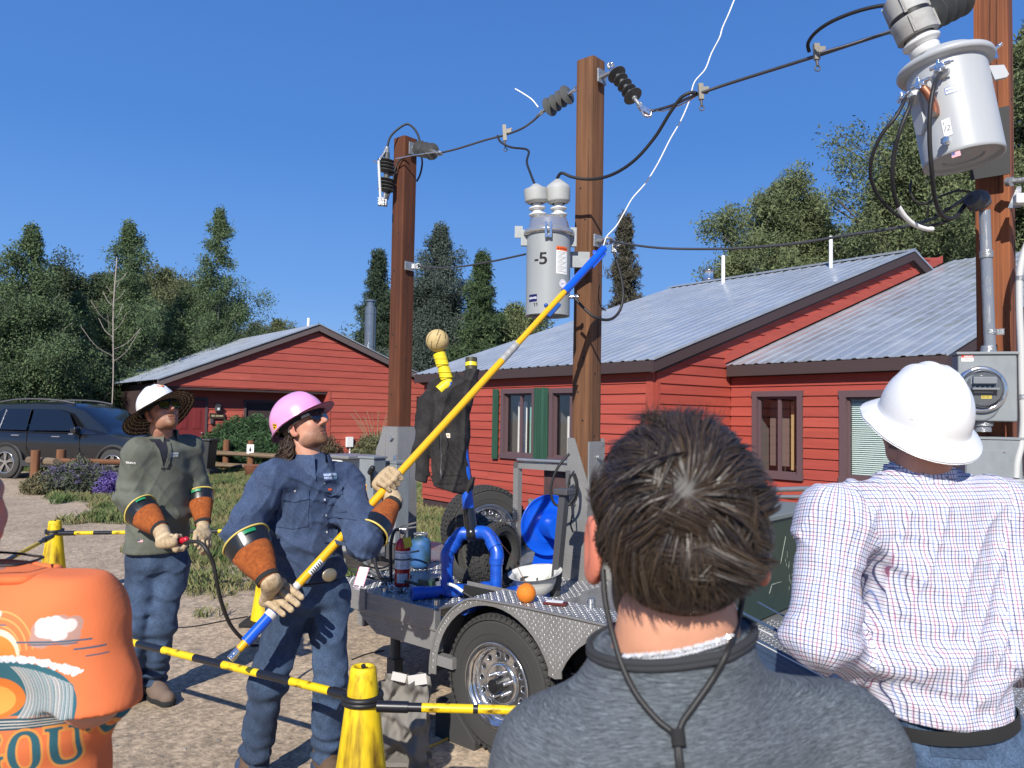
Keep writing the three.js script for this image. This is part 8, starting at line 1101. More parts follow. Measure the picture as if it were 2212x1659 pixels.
const hairMat = std({ color: 0xffffff, vertexColors: true, roughness: .5 }); hs.forEach((g, i) => { const k = .5 + 1.3 * ((i * 37) % 100) / 100; paintVerts(g, () => [.040 * k, .021 * k, .011 * k]); }); wpart('curly_hair', hs, hairMat, root);
const hm = hatLocal(hatFrame(hc, hf, V3(-.48, .86, -.14)), .054, 0), hat = new THREE.Group(); hat.name = 'hard_hat'; root.add(hat); const pinkM = phys({ color: new THREE.Color(.78, .33, .58), roughness: .33, clearcoat: .5, clearcoatRoughness: .2, map: tint((u, v) => clamp(.5 + (nCoarse(u, v) - .4) * 2, 0, 1), [.93, .91, .92], [1, 1, 1]) });
const H = hatGeo(.118, .138, .125, (a, t) => { const x = Math.sin(a) * Math.sin(t); return .03 * sstep(1.3, .7, t) * Math.exp(-x * x / .012); }, a => { const b = Math.cos(a); return [.130, b > .5 ? .200 : .155, -.006 - .02 * Math.max(0, -b) + .006 * Math.max(0, b)]; });
wpart('shell', H.shell.toNonIndexed().applyMatrix4(hm), pinkM, hat, root); wpart('brim_lining', H.under.toNonIndexed().applyMatrix4(hm), std({ color: new THREE.Color(.36, .13, .20), roughness: .6 }), hat, root); wpart('sweat_band', lathe([[.1, -.035], [.106, -.035], [.11, 0], [.1, .0]], 40).scale(.96, 1, 1.12).applyMatrix4(hm), M.blackMatte, hat, root);
const domeF = (x, y, z) => { const v = V3(x, y, z).applyMatrix4(hm.clone().invert()); return (Math.sqrt(v.x * v.x / .01392 + v.y * v.y / .0156 + v.z * v.z / .01904) - 1) * .118; };
wpart('sticker', patch(domeF, at(579, 918, 3.6).addScaledVector(V3(-.8, -.1, .6), .03), V3(.6, 0, .8), V3(.12, .99, -.09).normalize(), .028, .036, .002), std({ roughness: .5, map: canvasTex(128, 160, g => { g.fillStyle = '#e0a810'; g.fillRect(0, 0, 128, 160); g.fillStyle = '#15120c'; g.fillRect(16, 16, 96, 26); g.fillRect(16, 66, 60, 26); g.fillRect(16, 118, 96, 26); }) }), hat, root);
shades(null, frame, { root, lens: phys({ color: new THREE.Color(.008, .008, .010), roughness: .08, clearcoat: 1 }), temple: std({ color: new THREE.Color(.42, .44, .42), roughness: .5 }) });
const t1 = STK.on(612, 1299), p1 = STK.P(t1), view = V3(0, EYE, 0).sub(p1).normalize(), acr = camR.clone().multiplyScalar(-.74).addScaledVector(camU, .67);
const g1 = gripHand(p1, STK.d, view.clone().multiplyScalar(.6).addScaledVector(acr, .8), 1, .0215, at(585, 1256, 3.335), false, { open: .55, sc: 1.5 }); glove(root, g1, at(578, 1250, 3.335), elL.clone().sub(at(578, 1250, 3.335)), { mark: V3(.35, .6, .75).normalize(), L1: .15, L2: .215, w0: .046, w1: .084, w2: .097, cell: .0034 });
const t2 = STK.on(843, 1042), p2 = STK.P(t2), g2 = gripHand(p2, STK.d, camR.clone().multiplyScalar(-.85).addScaledVector(camU, .25).addScaledVector(view, .25), 1, .0195, at(850, 1084, 3.79), true, { sc: 1.4 }); glove(root, g2, at(848, 1088, 3.78), elR.clone().sub(at(848, 1088, 3.78)), { L1: .14, L2: .20, w0: .046, w1: .080, w2: .090, cell: .0034 });
}
{
const root = wthing('work_jacket', 'black hooded work jacket hung on the blue pipe dummy', 'jacket', at(965, 1060, 4.6)), up = V3(0, 1, 0), d = 4.6, R = V3(.96, 0, -.28).normalize(), blackCloth = std({ color: new THREE.Color(.034, .031, .030), roughness: .95, map: rep(tint((u, v) => clamp(.3 + (nCoarse(u, v) - .4) * 2 + (nGrit(u, v) - .5) * .8, 0, 1), [.55, .54, .54], [1, 1, 1]), 3, 3), bumpMap: rep(gritTex, 6, 6), bumpScale: .001 });
const prims = [slab(at(968, 862, d), at(974, 950, d), R, .098, .075, .108, .085), slab(at(974, 950, d), at(980, 1054, d - .02), R, .108, .085, .112, .088), cap(at(928, 872, d - .02), at(914, 970, d - .05), .054, .046), cap(at(914, 970, d - .05), at(908, 1062, d - .06), .045, .040), cap(at(1000, 868, d + .02), at(1015, 835, d + .05), .058, .05), cap(at(1015, 835, d + .05), at(1020, 800, d + .07), .048, .042), cap(at(945, 838, d + .01), at(975, 848, d + .02), .045, .05), cap(at(988, 838, d + .03), at(972, 815, d + .04), .045, .028)], d1 = V3(.8, .5, .1).normalize(), d2 = V3(.95, -.2, .1).normalize();
const S = { prims, k: .026, cell: .0066, fold: (x, y, z) => 0.016 * Math.max(-.3, folds(x, y, z, d2, 2.2, 12, 4)) + .005 * folds(x, y, z, d1, 3, 14, 6) + .0015 * nz(x * 24, y * 16, z * 24), cuts: [(x, y, z) => Math.max(at(975, 1056, d).y - y - .03 * ((x - root.position.x) / .1), at(908, 1066, d).y - y), (x, y, z) => y - at(1018, 797, d + .07).y] };
wpart('fabric', garment(S), blackCloth, root);
wpart('pocket', patch(S.f, at(994, 1000, d - .3), R, up, .125, .17, .004, 14, 14, (a, b) => [a * (1 - .35 * sstep(0, .5, b)), b]), blackCloth, root);
wpart('brand_tab', patch(S.f, at(985, 943, d - .3), R, up, .022, .026, .008, 6, 6), std({ roughness: .8, map: canvasTex(96, 112, g => { g.fillStyle = '#cfc4b4'; g.fillRect(0, 0, 96, 112); g.fillStyle = '#b2643a'; g.beginPath(); g.arc(50, 56, 24, .6, 5.2); g.fill(); }) }), root);
wpart('zip', patch(S.f, at(968, 990, d - .3), R, up, .005, .30, .004, 2, 30), M.steelDark, root);
wpart('hem_band', patch(S.f, at(985, 1046, d - .3), R, up, .15, .028, .005, 18, 4), blackCloth, root);
wpart('drawstring', tube([at(960, 905, d - .11), at(958, 925, d - .12), at(965, 950, d - .13), at(963, 968, d - .13)], .002, 24, 5), M.cable, root);
}
{
const skin = [.40, .20, .14], root = wthing('person', 'man in a white hard hat and pale checked shirt seen from behind at the right', 'person', at(2030, 1500, 1.95).setY(0)), up = V3(0, 1, 0);
const shL = at(1802, 1125, 1.92), shR = at(2158, 1112, 2.02), nb = at(1985, 1040, 1.98), R = shR.clone().sub(shL).setY(0).normalize(), B = V3(-R.z, 0, R.x), elL = at(1775, 1372, 1.86), wrL = at(1850, 1420, 2.05), elR = at(2200, 1380, 1.94), wrR = at(2205, 1440, 2.12);
const hf = V3(-.12, .10, -.98).normalize(), hc = at(1990, 925, 1.96), frame = headFrame(hc, hf, up), head = makeHead(frame, { skin, stubble: 0, beard: skin, hair: [.05, .035, .025], hairline: (x, y, z) => z < .03 && y > -.055 ? .85 : 0, cell: .004 });
const chest = at(1985, 1085, 1.98), waist = at(2015, 1390, 1.98), hem = at(2045, 1540, 1.98), hip = [at(1985, 1620, 1.98), at(2135, 1620, 2.0)], knee = hip.map(h => h.clone().setY(.48)), ank = hip.map(h => h.clone().setY(.10));
bodyMesh(root, [cap(nb, hc.clone().add(V3(0, -.06, .02)), .068, .064), slab(chest, hem, R, .15, .10, .15, .11), ...limb(shL, elL, wrL, [.05, .042, .034]), ...limb(shR, elR, wrR, [.05, .042, .034]), cap(wrL, wrL.clone().add(V3(.05, -.06, -.06)), .034, .03), cap(wrR, wrR.clone().add(V3(-.05, -.06, -.06)), .034, .03), ...[0, 1].flatMap(i => limb(hip[i], knee[i], ank[i], [.08, .058, .042]))], head, skin);
const check = canvasTex(1024, 1024, (g, w, h) => { g.fillStyle = '#f1f0f5'; g.fillRect(0, 0, w, h); const n = 16, s = w / n, cols = ['#3b3f66', '#a2607e', '#3b3f66', '#7f93c8']; for (let i = 0; i < n; i++) { const c = cols[i % 4]; g.globalAlpha = .85; g.fillStyle = c; g.fillRect(i * s + s * .4, 0, s * .19, h); g.fillRect(0, i * s + s * .4, w, s * .19); g.globalAlpha = .18; g.fillRect(i * s + s * .2, 0, s * .5, h); } g.globalAlpha = 1; }, true); check.repeat.set(1 / .136, 1 / .136); check.anisotropy = 8;
const plaid = std({ map: check, color: new THREE.Color(.78, .78, .81), roughness: .85 });
const eL = ringsAt(elL, elL.clone().sub(shL).normalize(), 48, .010, .12, 1), eR = ringsAt(elR, elR.clone().sub(shR).normalize(), 48, .010, .12, 2), aL = ringsAt(shL.clone().lerp(waist, .38), V3(.5, .85, 0).normalize(), 42, .011, .12, 3), bl = ringsAt(hem.clone().add(V3(-.06, .1, .1)), V3(.25, .95, 0).normalize(), 46, .010, .15, 5), br = ringsAt(hem.clone().add(V3(.12, .1, .1)), V3(-.3, .95, 0).normalize(), 50, .009, .13, 6), d1 = V3(.9, -.35, .1).normalize(), d2 = V3(.45, .85, .1).normalize();
const S = { prims: [slab(chest.clone().add(V3(0, -.01, 0)), waist, R, .178, .118, .176, .132), slab(waist, hem, R, .176, .132, .166, .128), ...limb(shL, elL, wrL, [.083, .074, .056]), ...limb(shR, elR, wrR, [.083, .074, .056]), cap(nb.clone().add(V3(0, -.025, 0)), nb, .09, .074), cap(shL, nb.clone().add(V3(0, -.035, 0)), .074, .07), cap(shR, nb.clone().add(V3(0, -.035, 0)), .074, .07)], k: .055, cell: .0062, fold: (x, y, z) => .006 * Math.max(-.2, folds(x, y, z, d1, 2.2, 10, 3)) + .0035 * folds(x, y, z, d2, 3, 13, 9) + .0016 * nz(x * 22, y * 16, z * 22) + eL(x, y, z) + eR(x, y, z) + aL(x, y, z) + bl(x, y, z) + br(x, y, z), cuts: [(x, y, z) => hem.y + .15 * (-(x - hem.x)) * .5 - y] };
for (const p of S.prims.slice(6)) p.bone = { ...S.prims[0].bone };
const top = new THREE.Group(); top.name = 'shirt'; root.add(top); wpart('shirt_fabric', garment(S), plaid, top, root);
const cc = nb.clone().add(V3(0, .0, 0)), cg = collarGeo(cc, R, B.clone().negate(), [[.076, .080, -.02], [.074, .078, .03], [.078, .083, .040], [.086, .092, .0], [.092, .098, -.02]], .8, .02), cu = cg.attributes.uv; wpart('collar', cg, plaid, top, root);
const bp = (x, y, o) => patch(S.f, at(x, y, 1.75), R, up, o.w, o.h, o.off ?? .002, o.n ?? 20, o.m ?? 8, o.shape);

const J = { belt: hem.clone().add(V3(0, .02, 0)), crotch: at(2060, 1690, 1.99), R, hip, knee, ank, top: hem.y + .06, bottom: .05, mat: lightJean, cell: .009 }, jn = jeans(root, J);
wpart('belt', lathe([[.170, -.016], [.174, -.016], [.174, .016], [.170, .016]], 48).scale(1, 1, .76).rotateY(Math.atan2(-R.z, R.x)).rotateZ(.08).translate(...at(2045, 1548, 1.98)), M.blackMatte, jn, root);
for (const [x, y] of [[2000, 1645], [2160, 1640]]) { const pf = patch(J.f, at(x, y, 1.75), R, up, .12, .09, .003, 12, 12); wpart('back_pocket', pf, lightJean, jn, root); wpart('pocket_stitch', patch(J.f, at(x, y - 38, 1.75), R, up, .12, .003, .0045, 12, 2), std({ color: new THREE.Color(.62, .60, .56), roughness: .9 }), jn, root); }
for (const x of [1995, 2090, 2170]) wpart('belt_loop', patch(J.f, at(x, 1560, 1.75), R, up, .010, .045, .008, 3, 6), lightJean, jn, root);
wpart('waist_seam', patch(J.f, at(2060, 1578, 1.75), R, up, .28, .003, .003, 30, 2), std({ color: new THREE.Color(.62, .60, .56), roughness: .9 }), jn, root);
const hm = hatLocal(frame, .038, -.40), hat = new THREE.Group(); hat.name = 'hard_hat'; root.add(hat); const hw = phys({ color: new THREE.Color(.74, .74, .735), roughness: .38, clearcoat: .35, clearcoatRoughness: .25, map: tint((u, v) => clamp(1.25 - Math.max(0, nFine(u * 2, v * 2) - .68) * 5, 0, 1), [.8, .79, .76], [1, 1, 1]) });
const H = hatGeo(.100, .119, .125, ridge3, a => { const b = Math.cos(a); return [.134, .153 + (b > .6 ? .015 : 0), -.020 - .015 * Math.abs(b)]; }, 96);
wpart('shell', H.shell.toNonIndexed().applyMatrix4(hm), hw, hat, root); wpart('brim_underside', H.under.toNonIndexed().applyMatrix4(hm), hw, hat, root); wpart('sweat_band', lathe([[.095, -.04], [.1, -.04], [.104, 0], [.098, 0]], 40).scale(.96, 1, 1.12).applyMatrix4(hm), M.blackMatte, hat, root);
}
{
const skin = [.56, .27, .165], root = wthing('person', 'person with short dark hair and heather grey shirt in the foreground, back to the viewer', 'person', at(1460, 1500, .84).setY(0)), up = V3(0, 1, 0);
const shL = at(1212, 1662, .81), shR = at(1808, 1628, .875), nb = at(1457, 1392, .835), R = shR.clone().sub(shL).setY(0).normalize(), B = V3(-R.z, 0, R.x);
const hf = V3(.05, .12, -.99).normalize(), hc = at(1462, 1172, .83), frame = headFrame(hc, hf, V3(-.02, 1, .0)), hc0 = [.012, .008, .006];
const head = makeHead(frame, { skin, stubble: 0, beard: skin, hair: hc0, hairline: (x, y, z) => sstep(-.088, -.076, y + .012 * nz(x * 40, 2, 1)) * (z < .045 && !(Math.abs(x) > .074 && y < .035) ? 1 : 0), cell: .0028, ear: .006, earRed: 1.1 });
const chest = at(1470, 1560, .85), waist = chest.clone().add(V3(0, -.3, .02)), hem = chest.clone().add(V3(0, -.52, .02)), elL = shL.clone().add(V3(-.05, -.28, .02)), wrL = elL.clone().add(V3(.06, -.1, -.2)), elR = shR.clone().add(V3(.05, -.28, .02)), wrR = elR.clone().add(V3(-.06, -.1, -.2)), hip = [hem.clone().addScaledVector(R, -.085), hem.clone().addScaledVector(R, .085)], knee = hip.map(h => h.clone().setY(.47)), ank = hip.map(h => h.clone().setY(.1));
const neck = [cap(nb.clone().add(V3(0, -.03, -.01)), hc.clone().add(V3(0, -.075, .005)), .060, .060), cap(nb.clone().add(V3(0, -.03, 0)).addScaledVector(R, -.04), hc.clone().add(V3(0, -.10, .01)).addScaledVector(R, -.03), .03, .026), cap(nb.clone().add(V3(0, -.03, 0)).addScaledVector(R, .04), hc.clone().add(V3(0, -.10, .01)).addScaledVector(R, .03), .03, .026)];
{ const g1 = surfaceNets(blend(neck, .03), ...bounds(neck, .03), .005); paintVerts(g1, (x, y, z) => { const k = 1 + .12 * fbm(x * 90, y * 90, z * 90, 2); return [skin[0] * k, skin[1] * k, skin[2] * k]; });
bodyMesh(root, [slab(chest.clone().add(V3(0, -.03, 0)), hem, R, .15, .09, .14, .1), cap(shL, elL, .045, .042), cap(elL, wrL, .042, .032), cap(shR, elR, .045, .042), cap(elR, wrR, .042, .032), cap(wrL, wrL.clone().add(V3(.03, -.02, -.09)), .032, .026), cap(wrR, wrR.clone().add(V3(-.03, -.02, -.09)), .032, .026), ...[0, 1].flatMap(i => limb(hip[i], knee[i], ank[i], [.075, .055, .04]))], merge([head, g1]), skin, .016); }
const heather = canvasTex(1024, 1024, (g, w, h) => { g.fillStyle = '#61676c'; g.fillRect(0, 0, w, h); const r = rng(2); for (let i = 0; i < 26000; i++) { const k = r(), l = 8 + r() * 46; g.fillStyle = k < .45 ? `rgba(40,46,52,${.15 + .35 * r()})` : `rgba(160,168,174,${.10 + .28 * r()})`; g.fillRect(r() * w, r() * h, l, 1.2 + r() * 1.6); } }, true); heather.repeat.set(1 / .20, 1 / .20); heather.rotation = .12;
const grey_ = std({ map: heather, color: new THREE.Color(.66, .68, .70), roughness: .92, bumpMap: rep(gritTex, 14, 14), bumpScale: .0005 });
const d1 = V3(.5, .86, 0).normalize();
const S = { prims: [slab(chest.clone().add(V3(0, -.01, 0)), waist, R, .165, .108, .16, .11), slab(waist, hem, R, .16, .11, .165, .115), cap(shL, elL, .066, .062), cap(shR, elR, .066, .062), cap(shL, nb.clone().add(V3(0, -.075, 0)).addScaledVector(R, -.025), .060, .054), cap(shR, nb.clone().add(V3(0, -.075, 0)).addScaledVector(R, .025), .060, .054), cap(nb.clone().add(V3(0, -.08, 0)), nb.clone().add(V3(0, .03, -.01)), .086, .082)], k: .04, cell: .0052, fold: (x, y, z) => .0035 * folds(x, y, z, d1, 2.5, 8, 3) + .0012 * nz(x * 20, y * 20, z * 20), cuts: [(x, y, z) => y - (nb.y + .010 + .16 * (x - nb.x)), (x, y, z) => hem.y - y] };
S.prims[0].bone.right = R; for (const p of S.prims.slice(4)) p.bone = { ...S.prims[0].bone };
const top = new THREE.Group(); top.name = 'shirt'; root.add(top); const sg = garment(S); wpart('shirt_fabric', sg, grey_, top, root);
const nbp = []; for (let i = 0; i < 40; i++) { const a = i / 40 * 2 * PI, dir = R.clone().multiplyScalar(Math.cos(a)).addScaledVector(B, Math.sin(a)); let p = nb.clone().addScaledVector(dir, .13); for (let s = 0; s < 60; s++) { const y = nb.y + .008 + .16 * (p.x - nb.x); p.y = y - .004; const d = S.f(p.x, p.y, p.z); if (d < .001) break; p.addScaledVector(dir, -Math.max(.0006, d * .6)); } nbp.push(p.add(V3(0, .003, 0))); }
wpart('neckband', [tube(nbp, .0042, 120, 8, true), tube(nbp.map(p => p.clone().add(V3(0, -.005, 0))), .0040, 120, 8, true)], std({ color: new THREE.Color(.030, .032, .036), roughness: .9 }), top, root);
const J = { belt: hem.clone().add(V3(0, .05, 0)), crotch: hem.clone().add(V3(0, -.06, 0)), R, hip, knee, ank, top: hem.y + .05, bottom: .05, cell: .016 }; jeans(root, J);
const inv = frame.clone().invert(), r = rng(77), arr = [[], [], [], []], whorl = V3(.012, .058, -.105).normalize(), cen = V3(0, .030, -.018), rad = V3(.083, .098, .106);
const N = 15000; let made = 0, guard = 0;
while (made < N && guard++ < 90000) {
const u = V3(r() * 2 - 1, r() * 2 - 1, r() * 2 - 1); const l = u.length(); if (l > 1 || l < .1) continue; u.divideScalar(l); const p = V3(u.x * rad.x * .93, u.y * rad.y * .95, u.z * rad.z * .93).add(cen); if (p.z > .055 - Math.max(0, .05 - p.y) * .55) continue; if (p.y < -.086) continue; if (Math.abs(p.x) > .066 && p.y < .022 && p.z > -.032) continue; // ears and nape
const low = sstep(.03, -.085, p.y), n = V3(u.x / rad.x, u.y / rad.y, u.z / rad.z).normalize(), cl = 34, ck = V3(Math.round(p.x * cl), Math.round(p.y * cl), Math.round(p.z * cl)), cn = V3(nz(ck.x * 3.1, ck.y * 2.3, ck.z * 1.7), nz(ck.x * 1.9 + 8, ck.y * 3.7, ck.z * 2.1), nz(ck.x * 2.7, ck.y * 1.3 + 5, ck.z * 3.3)).multiplyScalar(1.5);
let away = u.clone().sub(whorl); away.addScaledVector(n, -away.dot(n)); const dist = Math.acos(clamp(u.dot(whorl), -1, 1)); away.normalize(); const sw = n.clone().cross(away).multiplyScalar(.55 * Math.exp(-dist * 1.2)); const flow = away.add(sw).add(cn.multiplyScalar(1.0 * (1 - .6 * low))).add(V3(fbm(p.x * 14, p.y * 14, p.z * 14, 2) * 2.6, fbm(p.x * 12 + 4, p.y * 12, p.z * 12, 2) * 1.8 - .35 * low, 0)); flow.addScaledVector(n, -flow.dot(n)).normalize();
const len = lerp(.036 + .026 * r(), .007 + .005 * r(), Math.pow(low, .8)) * (u.y > .75 ? 1.15 : 1), lift = lerp(.30 + .22 * fbm(p.x * 20, p.y * 20, p.z * 20, 2) * 2, .12, low) + .12 * r(), pts = []; for (let k = 0; k <= 4; k++) { const t = k / 4; pts.push(p.clone().addScaledVector(flow, len * t * (1 - .1 * t)).addScaledVector(n, len * (lift * t - (lift * .75 + .10) * t * t) + .002).addScaledVector(cn, len * .22 * t * t)); }
const wn = n.clone().applyQuaternion(new THREE.Quaternion().setFromAxisAngle(flow, (r() - .5) * 1.6)); ribbon(arr[Math.floor(r() * 4)], pts.map(q => q.applyMatrix4(frame)), lerp(.0017, .0011, low), wn.transformDirection(frame)); made++;
}
for (let i = 0; i < 60; i++) { const a = (r() - .5) * 1.6, p = V3(Math.sin(a) * .05, .128, -.02 + (r() - .5) * .06), pts = []; const d = V3((r() - .5) * .8, 1, (r() - .6) * .8).normalize(); for (let k = 0; k <= 4; k++) pts.push(p.clone().addScaledVector(d, k / 4 * (.012 + .018 * r())).add(V3((r() - .5) * .002, 0, 0)).applyMatrix4(frame)); ribbon(arr[0], pts, .0006, V3(0, 0, 1)); }
const hair = new THREE.Group(); hair.name = 'hair'; root.add(hair); [[.026, .016, .0095], [.040, .026, .016], [.058, .038, .023], [.016, .0105, .007]].forEach((c, i) => wpart('strands', strandGeo(arr[i]), std({ color: new THREE.Color(...c), roughness: .46 }), hair, root));
const chain = []; for (let i = 0; i < 30; i++) { const t = i / 29, x = lerp(1350, 1580, t), y = lerp(1424, 1380, t) - 6 + 10 * Math.sin(t * PI); const q = at(x, y, .7).sub(V3(0, EYE, 0)).normalize(); let p = V3(0, EYE, 0).addScaledVector(q, .6); const nf = blend(neck, .03); for (let s = 0; s < 80; s++) { const d = Math.min(nf(p.x, p.y, p.z), S.f(p.x, p.y, p.z)) - .003; if (d < .0003) break; p.addScaledVector(q, Math.max(.0004, d * .8)); } chain.push(new THREE.OctahedronGeometry(.0034).rotateX(i).rotateY(i * 2.1).translate(p.x, p.y, p.z), new THREE.OctahedronGeometry(.0026).rotateZ(i * 1.3).translate(p.x, p.y - .0045, p.z)); }
const nk = thing('necklace', 'sparkling chain at the nape of the dark haired person', 'necklace', [0, 0, 0]); part('links', chain, std({ color: new THREE.Color(.75, .76, .78), metalness: .4, roughness: .2 }), nk);
const onBack = (x, y, off = .004) => { const q = at(x, y, 1).sub(V3(0, EYE, 0)).normalize(); const p = V3(0, EYE, 0).addScaledVector(q, .45); const nf = blend(neck, .03); for (let s = 0; s < 120; s++) { const d = Math.min(S.f(p.x, p.y, p.z), nf(p.x, p.y, p.z)) - off; if (d < .0004) break; p.addScaledVector(q, Math.max(.0004, Math.min(d, .02) * .8)); } return p; };
const cd = thing('earbud_cord', 'black earphone cords meeting in a slider on the grey shirt', 'earphones', [0, 0, 0]);
part('cord', tube([at(1302, 1230, .81), at(1308, 1300, .80), at(1325, 1375, .79), onBack(1345, 1440), onBack(1375, 1500), onBack(1420, 1555), onBack(1458, 1590), onBack(1464, 1640), onBack(1468, 1670)], .0030, 90, 8), M.cable, cd);
part('cord', tube([at(1612, 1225, .815), at(1605, 1290, .81), at(1592, 1350, .80), onBack(1570, 1410), onBack(1540, 1465), onBack(1495, 1530), onBack(1474, 1560), onBack(1466, 1590), onBack(1470, 1640), onBack(1474, 1670)], .0030, 90, 8), M.cable, cd);
part('slider', [rod(onBack(1463, 1575, .005), onBack(1467, 1612, .005), .0068, .0068, 12)], M.blackMatte, cd); part('earbud', [new THREE.SphereGeometry(.009, 14, 10).scale(1, 1.5, 1).translate(...at(1612, 1222, .815))], M.black, cd);
}
{
const skin = [.50, .25, .17], root = wthing('person', 'person in an orange T-shirt with a wave print, cut off by the left edge', 'person', at(-20, 1500, 1.27).setY(0)), up = V3(0, 1, 0), d = 1.25;
const shR = at(160, 1326, 1.26), shL = at(-345, 1300, 1.26), nb = at(-72, 1246, 1.27), R = shR.clone().sub(shL).setY(0).normalize(), B = V3(-R.z, 0, R.x), hc = at(-122, 1108, 1.27), frame = headFrame(hc, V3(-.1, .06, -1).normalize(), up);
const head = makeHead(frame, { skin, stubble: 0, beard: skin, hair: [.20, .15, .11], hairline: (x, y, z) => z < .02 && y > -.05 && !(Math.abs(x) > .072 && y < .04) ? .8 : 0, cell: .004 });
const chest = at(-20, 1318, 1.27), waist = at(-10, 1520, 1.30), hem = waist.clone().add(V3(0, -.24, .0)), elR = at(198, 1500, 1.24), wrR = elR.clone().add(V3(-.10, -.02, -.18)), elL = shL.clone().add(V3(-.04, -.25, 0)), wrL = elL.clone().add(V3(.1, -.02, -.2)), hip = [hem.clone().addScaledVector(R, -.085), hem.clone().addScaledVector(R, .085)], knee = hip.map(h => h.clone().setY(.46)), ank = hip.map(h => h.clone().setY(.1));
bodyMesh(root, [cap(nb.clone().add(V3(0, -.02, 0)), hc.clone().add(V3(0, -.07, 0)), .055, .052), slab(chest, hem, R, .14, .085, .13, .09), cap(shR, elR, .045, .042), cap(elR, wrR, .042, .032), cap(wrR, wrR.clone().add(V3(-.05, 0, -.05)), .032, .03), cap(shL, elL, .045, .042), cap(elL, wrL, .042, .032), ...[0, 1].flatMap(i => limb(hip[i], knee[i], ank[i], [.07, .052, .038]))], head, skin, .012);
const ORG = '#ea7a46', W = 1024, art = canvasTex(W, W, g => { // canvas spans .46 m, centre of the back in the middle
g.fillStyle = ORG; g.fillRect(0, 0, W, W); const r = rng(5), blob = (x, y, s, c, n = 10) => { for (let i = 0; i < n; i++) { g.fillStyle = c; g.beginPath(); g.arc(x + (r() - .5) * s * 2, y + (r() - .5) * s, s * (.25 + .3 * r()), 0, 7); g.fill(); } };
g.strokeStyle = '#f2a45e'; g.lineWidth = 5; for (let i = 0; i < 3; i++) { g.beginPath(); g.arc(470, 520, 110 + i * 22, PI * 1.1, PI * 1.95); g.stroke(); }
g.fillStyle = '#e9d9b8'; g.beginPath(); g.arc(480, 520, 96, PI, 2 * PI); g.fill(); g.fillStyle = '#d98a3a'; g.beginPath(); g.arc(480, 528, 84, PI, 2 * PI); g.fill();
blob(690, 440, 64, '#b98f80', 34); blob(690, 425, 52, '#e8d3cc', 26); blob(660, 400, 24, '#f6ecea', 14); g.fillStyle = '#4a5f70'; g.fillRect(560, 468, 250, 7); g.fillRect(600, 478, 170, 5); blob(440, 392, 30, '#dcc3b4', 18); g.fillStyle = '#4a5f70'; g.fillRect(380, 408, 130, 5); g.fillRect(760, 500, 90, 7); g.fillRect(800, 530, 60, 5);
g.fillStyle = '#2f6470'; g.beginPath(); g.moveTo(380, 760); g.bezierCurveTo(330, 600, 420, 540, 560, 545); g.bezierCurveTo(740, 545, 830, 640, 800, 760); g.closePath(); g.fill();
g.lineCap = 'round'; for (let i = 0; i < 60; i++) { const t = i / 59; g.strokeStyle = ['#dfc9bd', '#6e9aa6', '#b9a69c', '#3b7684'][i % 4]; g.lineWidth = 2 + 3 * r(); g.beginPath(); g.moveTo(540 + t * 230, 565 + 60 * t * t); g.bezierCurveTo(600 + t * 190, 620, 610 + t * 180, 690, 560 + t * 240, 768); g.stroke(); }
g.fillStyle = '#d9762c'; g.beginPath(); g.ellipse(478, 690, 108, 78, 0, 0, 7); g.fill(); g.fillStyle = '#e8a048'; g.beginPath(); g.ellipse(470, 700, 78, 56, 0, 0, 7); g.fill();
for (let i = 0; i < 46; i++) { const t = i / 45, x = 370 + t * 420, y = 560 - 46 * Math.sin(t * PI * .9) + 40 * t; blob(x, y, 17, ['#eef0f2', '#cfd6da', '#f8f6f4'][i % 3], 5); }
g.strokeStyle = '#24505c'; g.lineWidth = 10; for (let i = 0; i < 4; i++) { g.beginPath(); g.moveTo(350, 776 + i * 11); g.bezierCurveTo(480, 756 + i * 12, 640, 796 + i * 10, 830, 760 + i * 11); g.stroke(); } g.strokeStyle = '#e0cdbf'; g.lineWidth = 4; for (let i = 0; i < 3; i++) { g.beginPath(); g.moveTo(350, 782 + i * 11); g.bezierCurveTo(480, 762 + i * 12, 640, 802 + i * 10, 830, 766 + i * 11); g.stroke(); }
g.font = 'bold 168px serif'; g.lineWidth = 16; g.strokeStyle = '#e99a4c'; g.fillStyle = '#2f6470'; g.save(); g.translate(412, 985); g.scale(1, 1.35); g.strokeText('GOUT', 0, 0, 440); g.fillText('GOUT', 0, 0, 440); g.restore();
});
art.wrapS = art.wrapT = THREE.ClampToEdgeWrapping;
const cl = std({ map: art, roughness: .9, color: new THREE.Color(.92, .92, .92), bumpMap: rep(gritTex, 10, 10), bumpScale: .0004 });
const d1 = V3(.75, .6, 0).normalize(), aR = ringsAt(shR.clone().lerp(waist, .33), V3(.6, .8, 0).normalize(), 48, .007, .1, 3);
const S = { prims: [slab(chest.clone().add(V3(0, -.01, 0)), waist, R, .178, .108, .182, .115), slab(waist, hem, R, .182, .115, .19, .12), cutPrim(cap(shR, elR.clone().lerp(shR, -.15), .070, .066), (x, y, z) => elR.y - .008 - .1 * (x - elR.x) - y), cap(shL, elL, .074, .074), cap(shR, nb.clone().add(V3(0, -.03, 0)).addScaledVector(R, .04), .056, .056), cap(shL, nb.clone().add(V3(0, -.03, 0)).addScaledVector(R, -.04), .056, .056), cap(nb.clone().add(V3(0, -.035, 0)), nb, .085, .075)], k: .055, cell: .0058, fold: (x, y, z) => .006 * Math.max(-.2, folds(x, y, z, d1, 2.2, 9, 3)) * sstep(chest.y, waist.y, y) + .002 * nz(x * 18, y * 18, z * 18) + aR(x, y, z), cuts: [(x, y, z) => y - (nb.y + .012), (x, y, z) => hem.y - y] };
for (const p of S.prims) p.bone = { ...S.prims[0].bone };
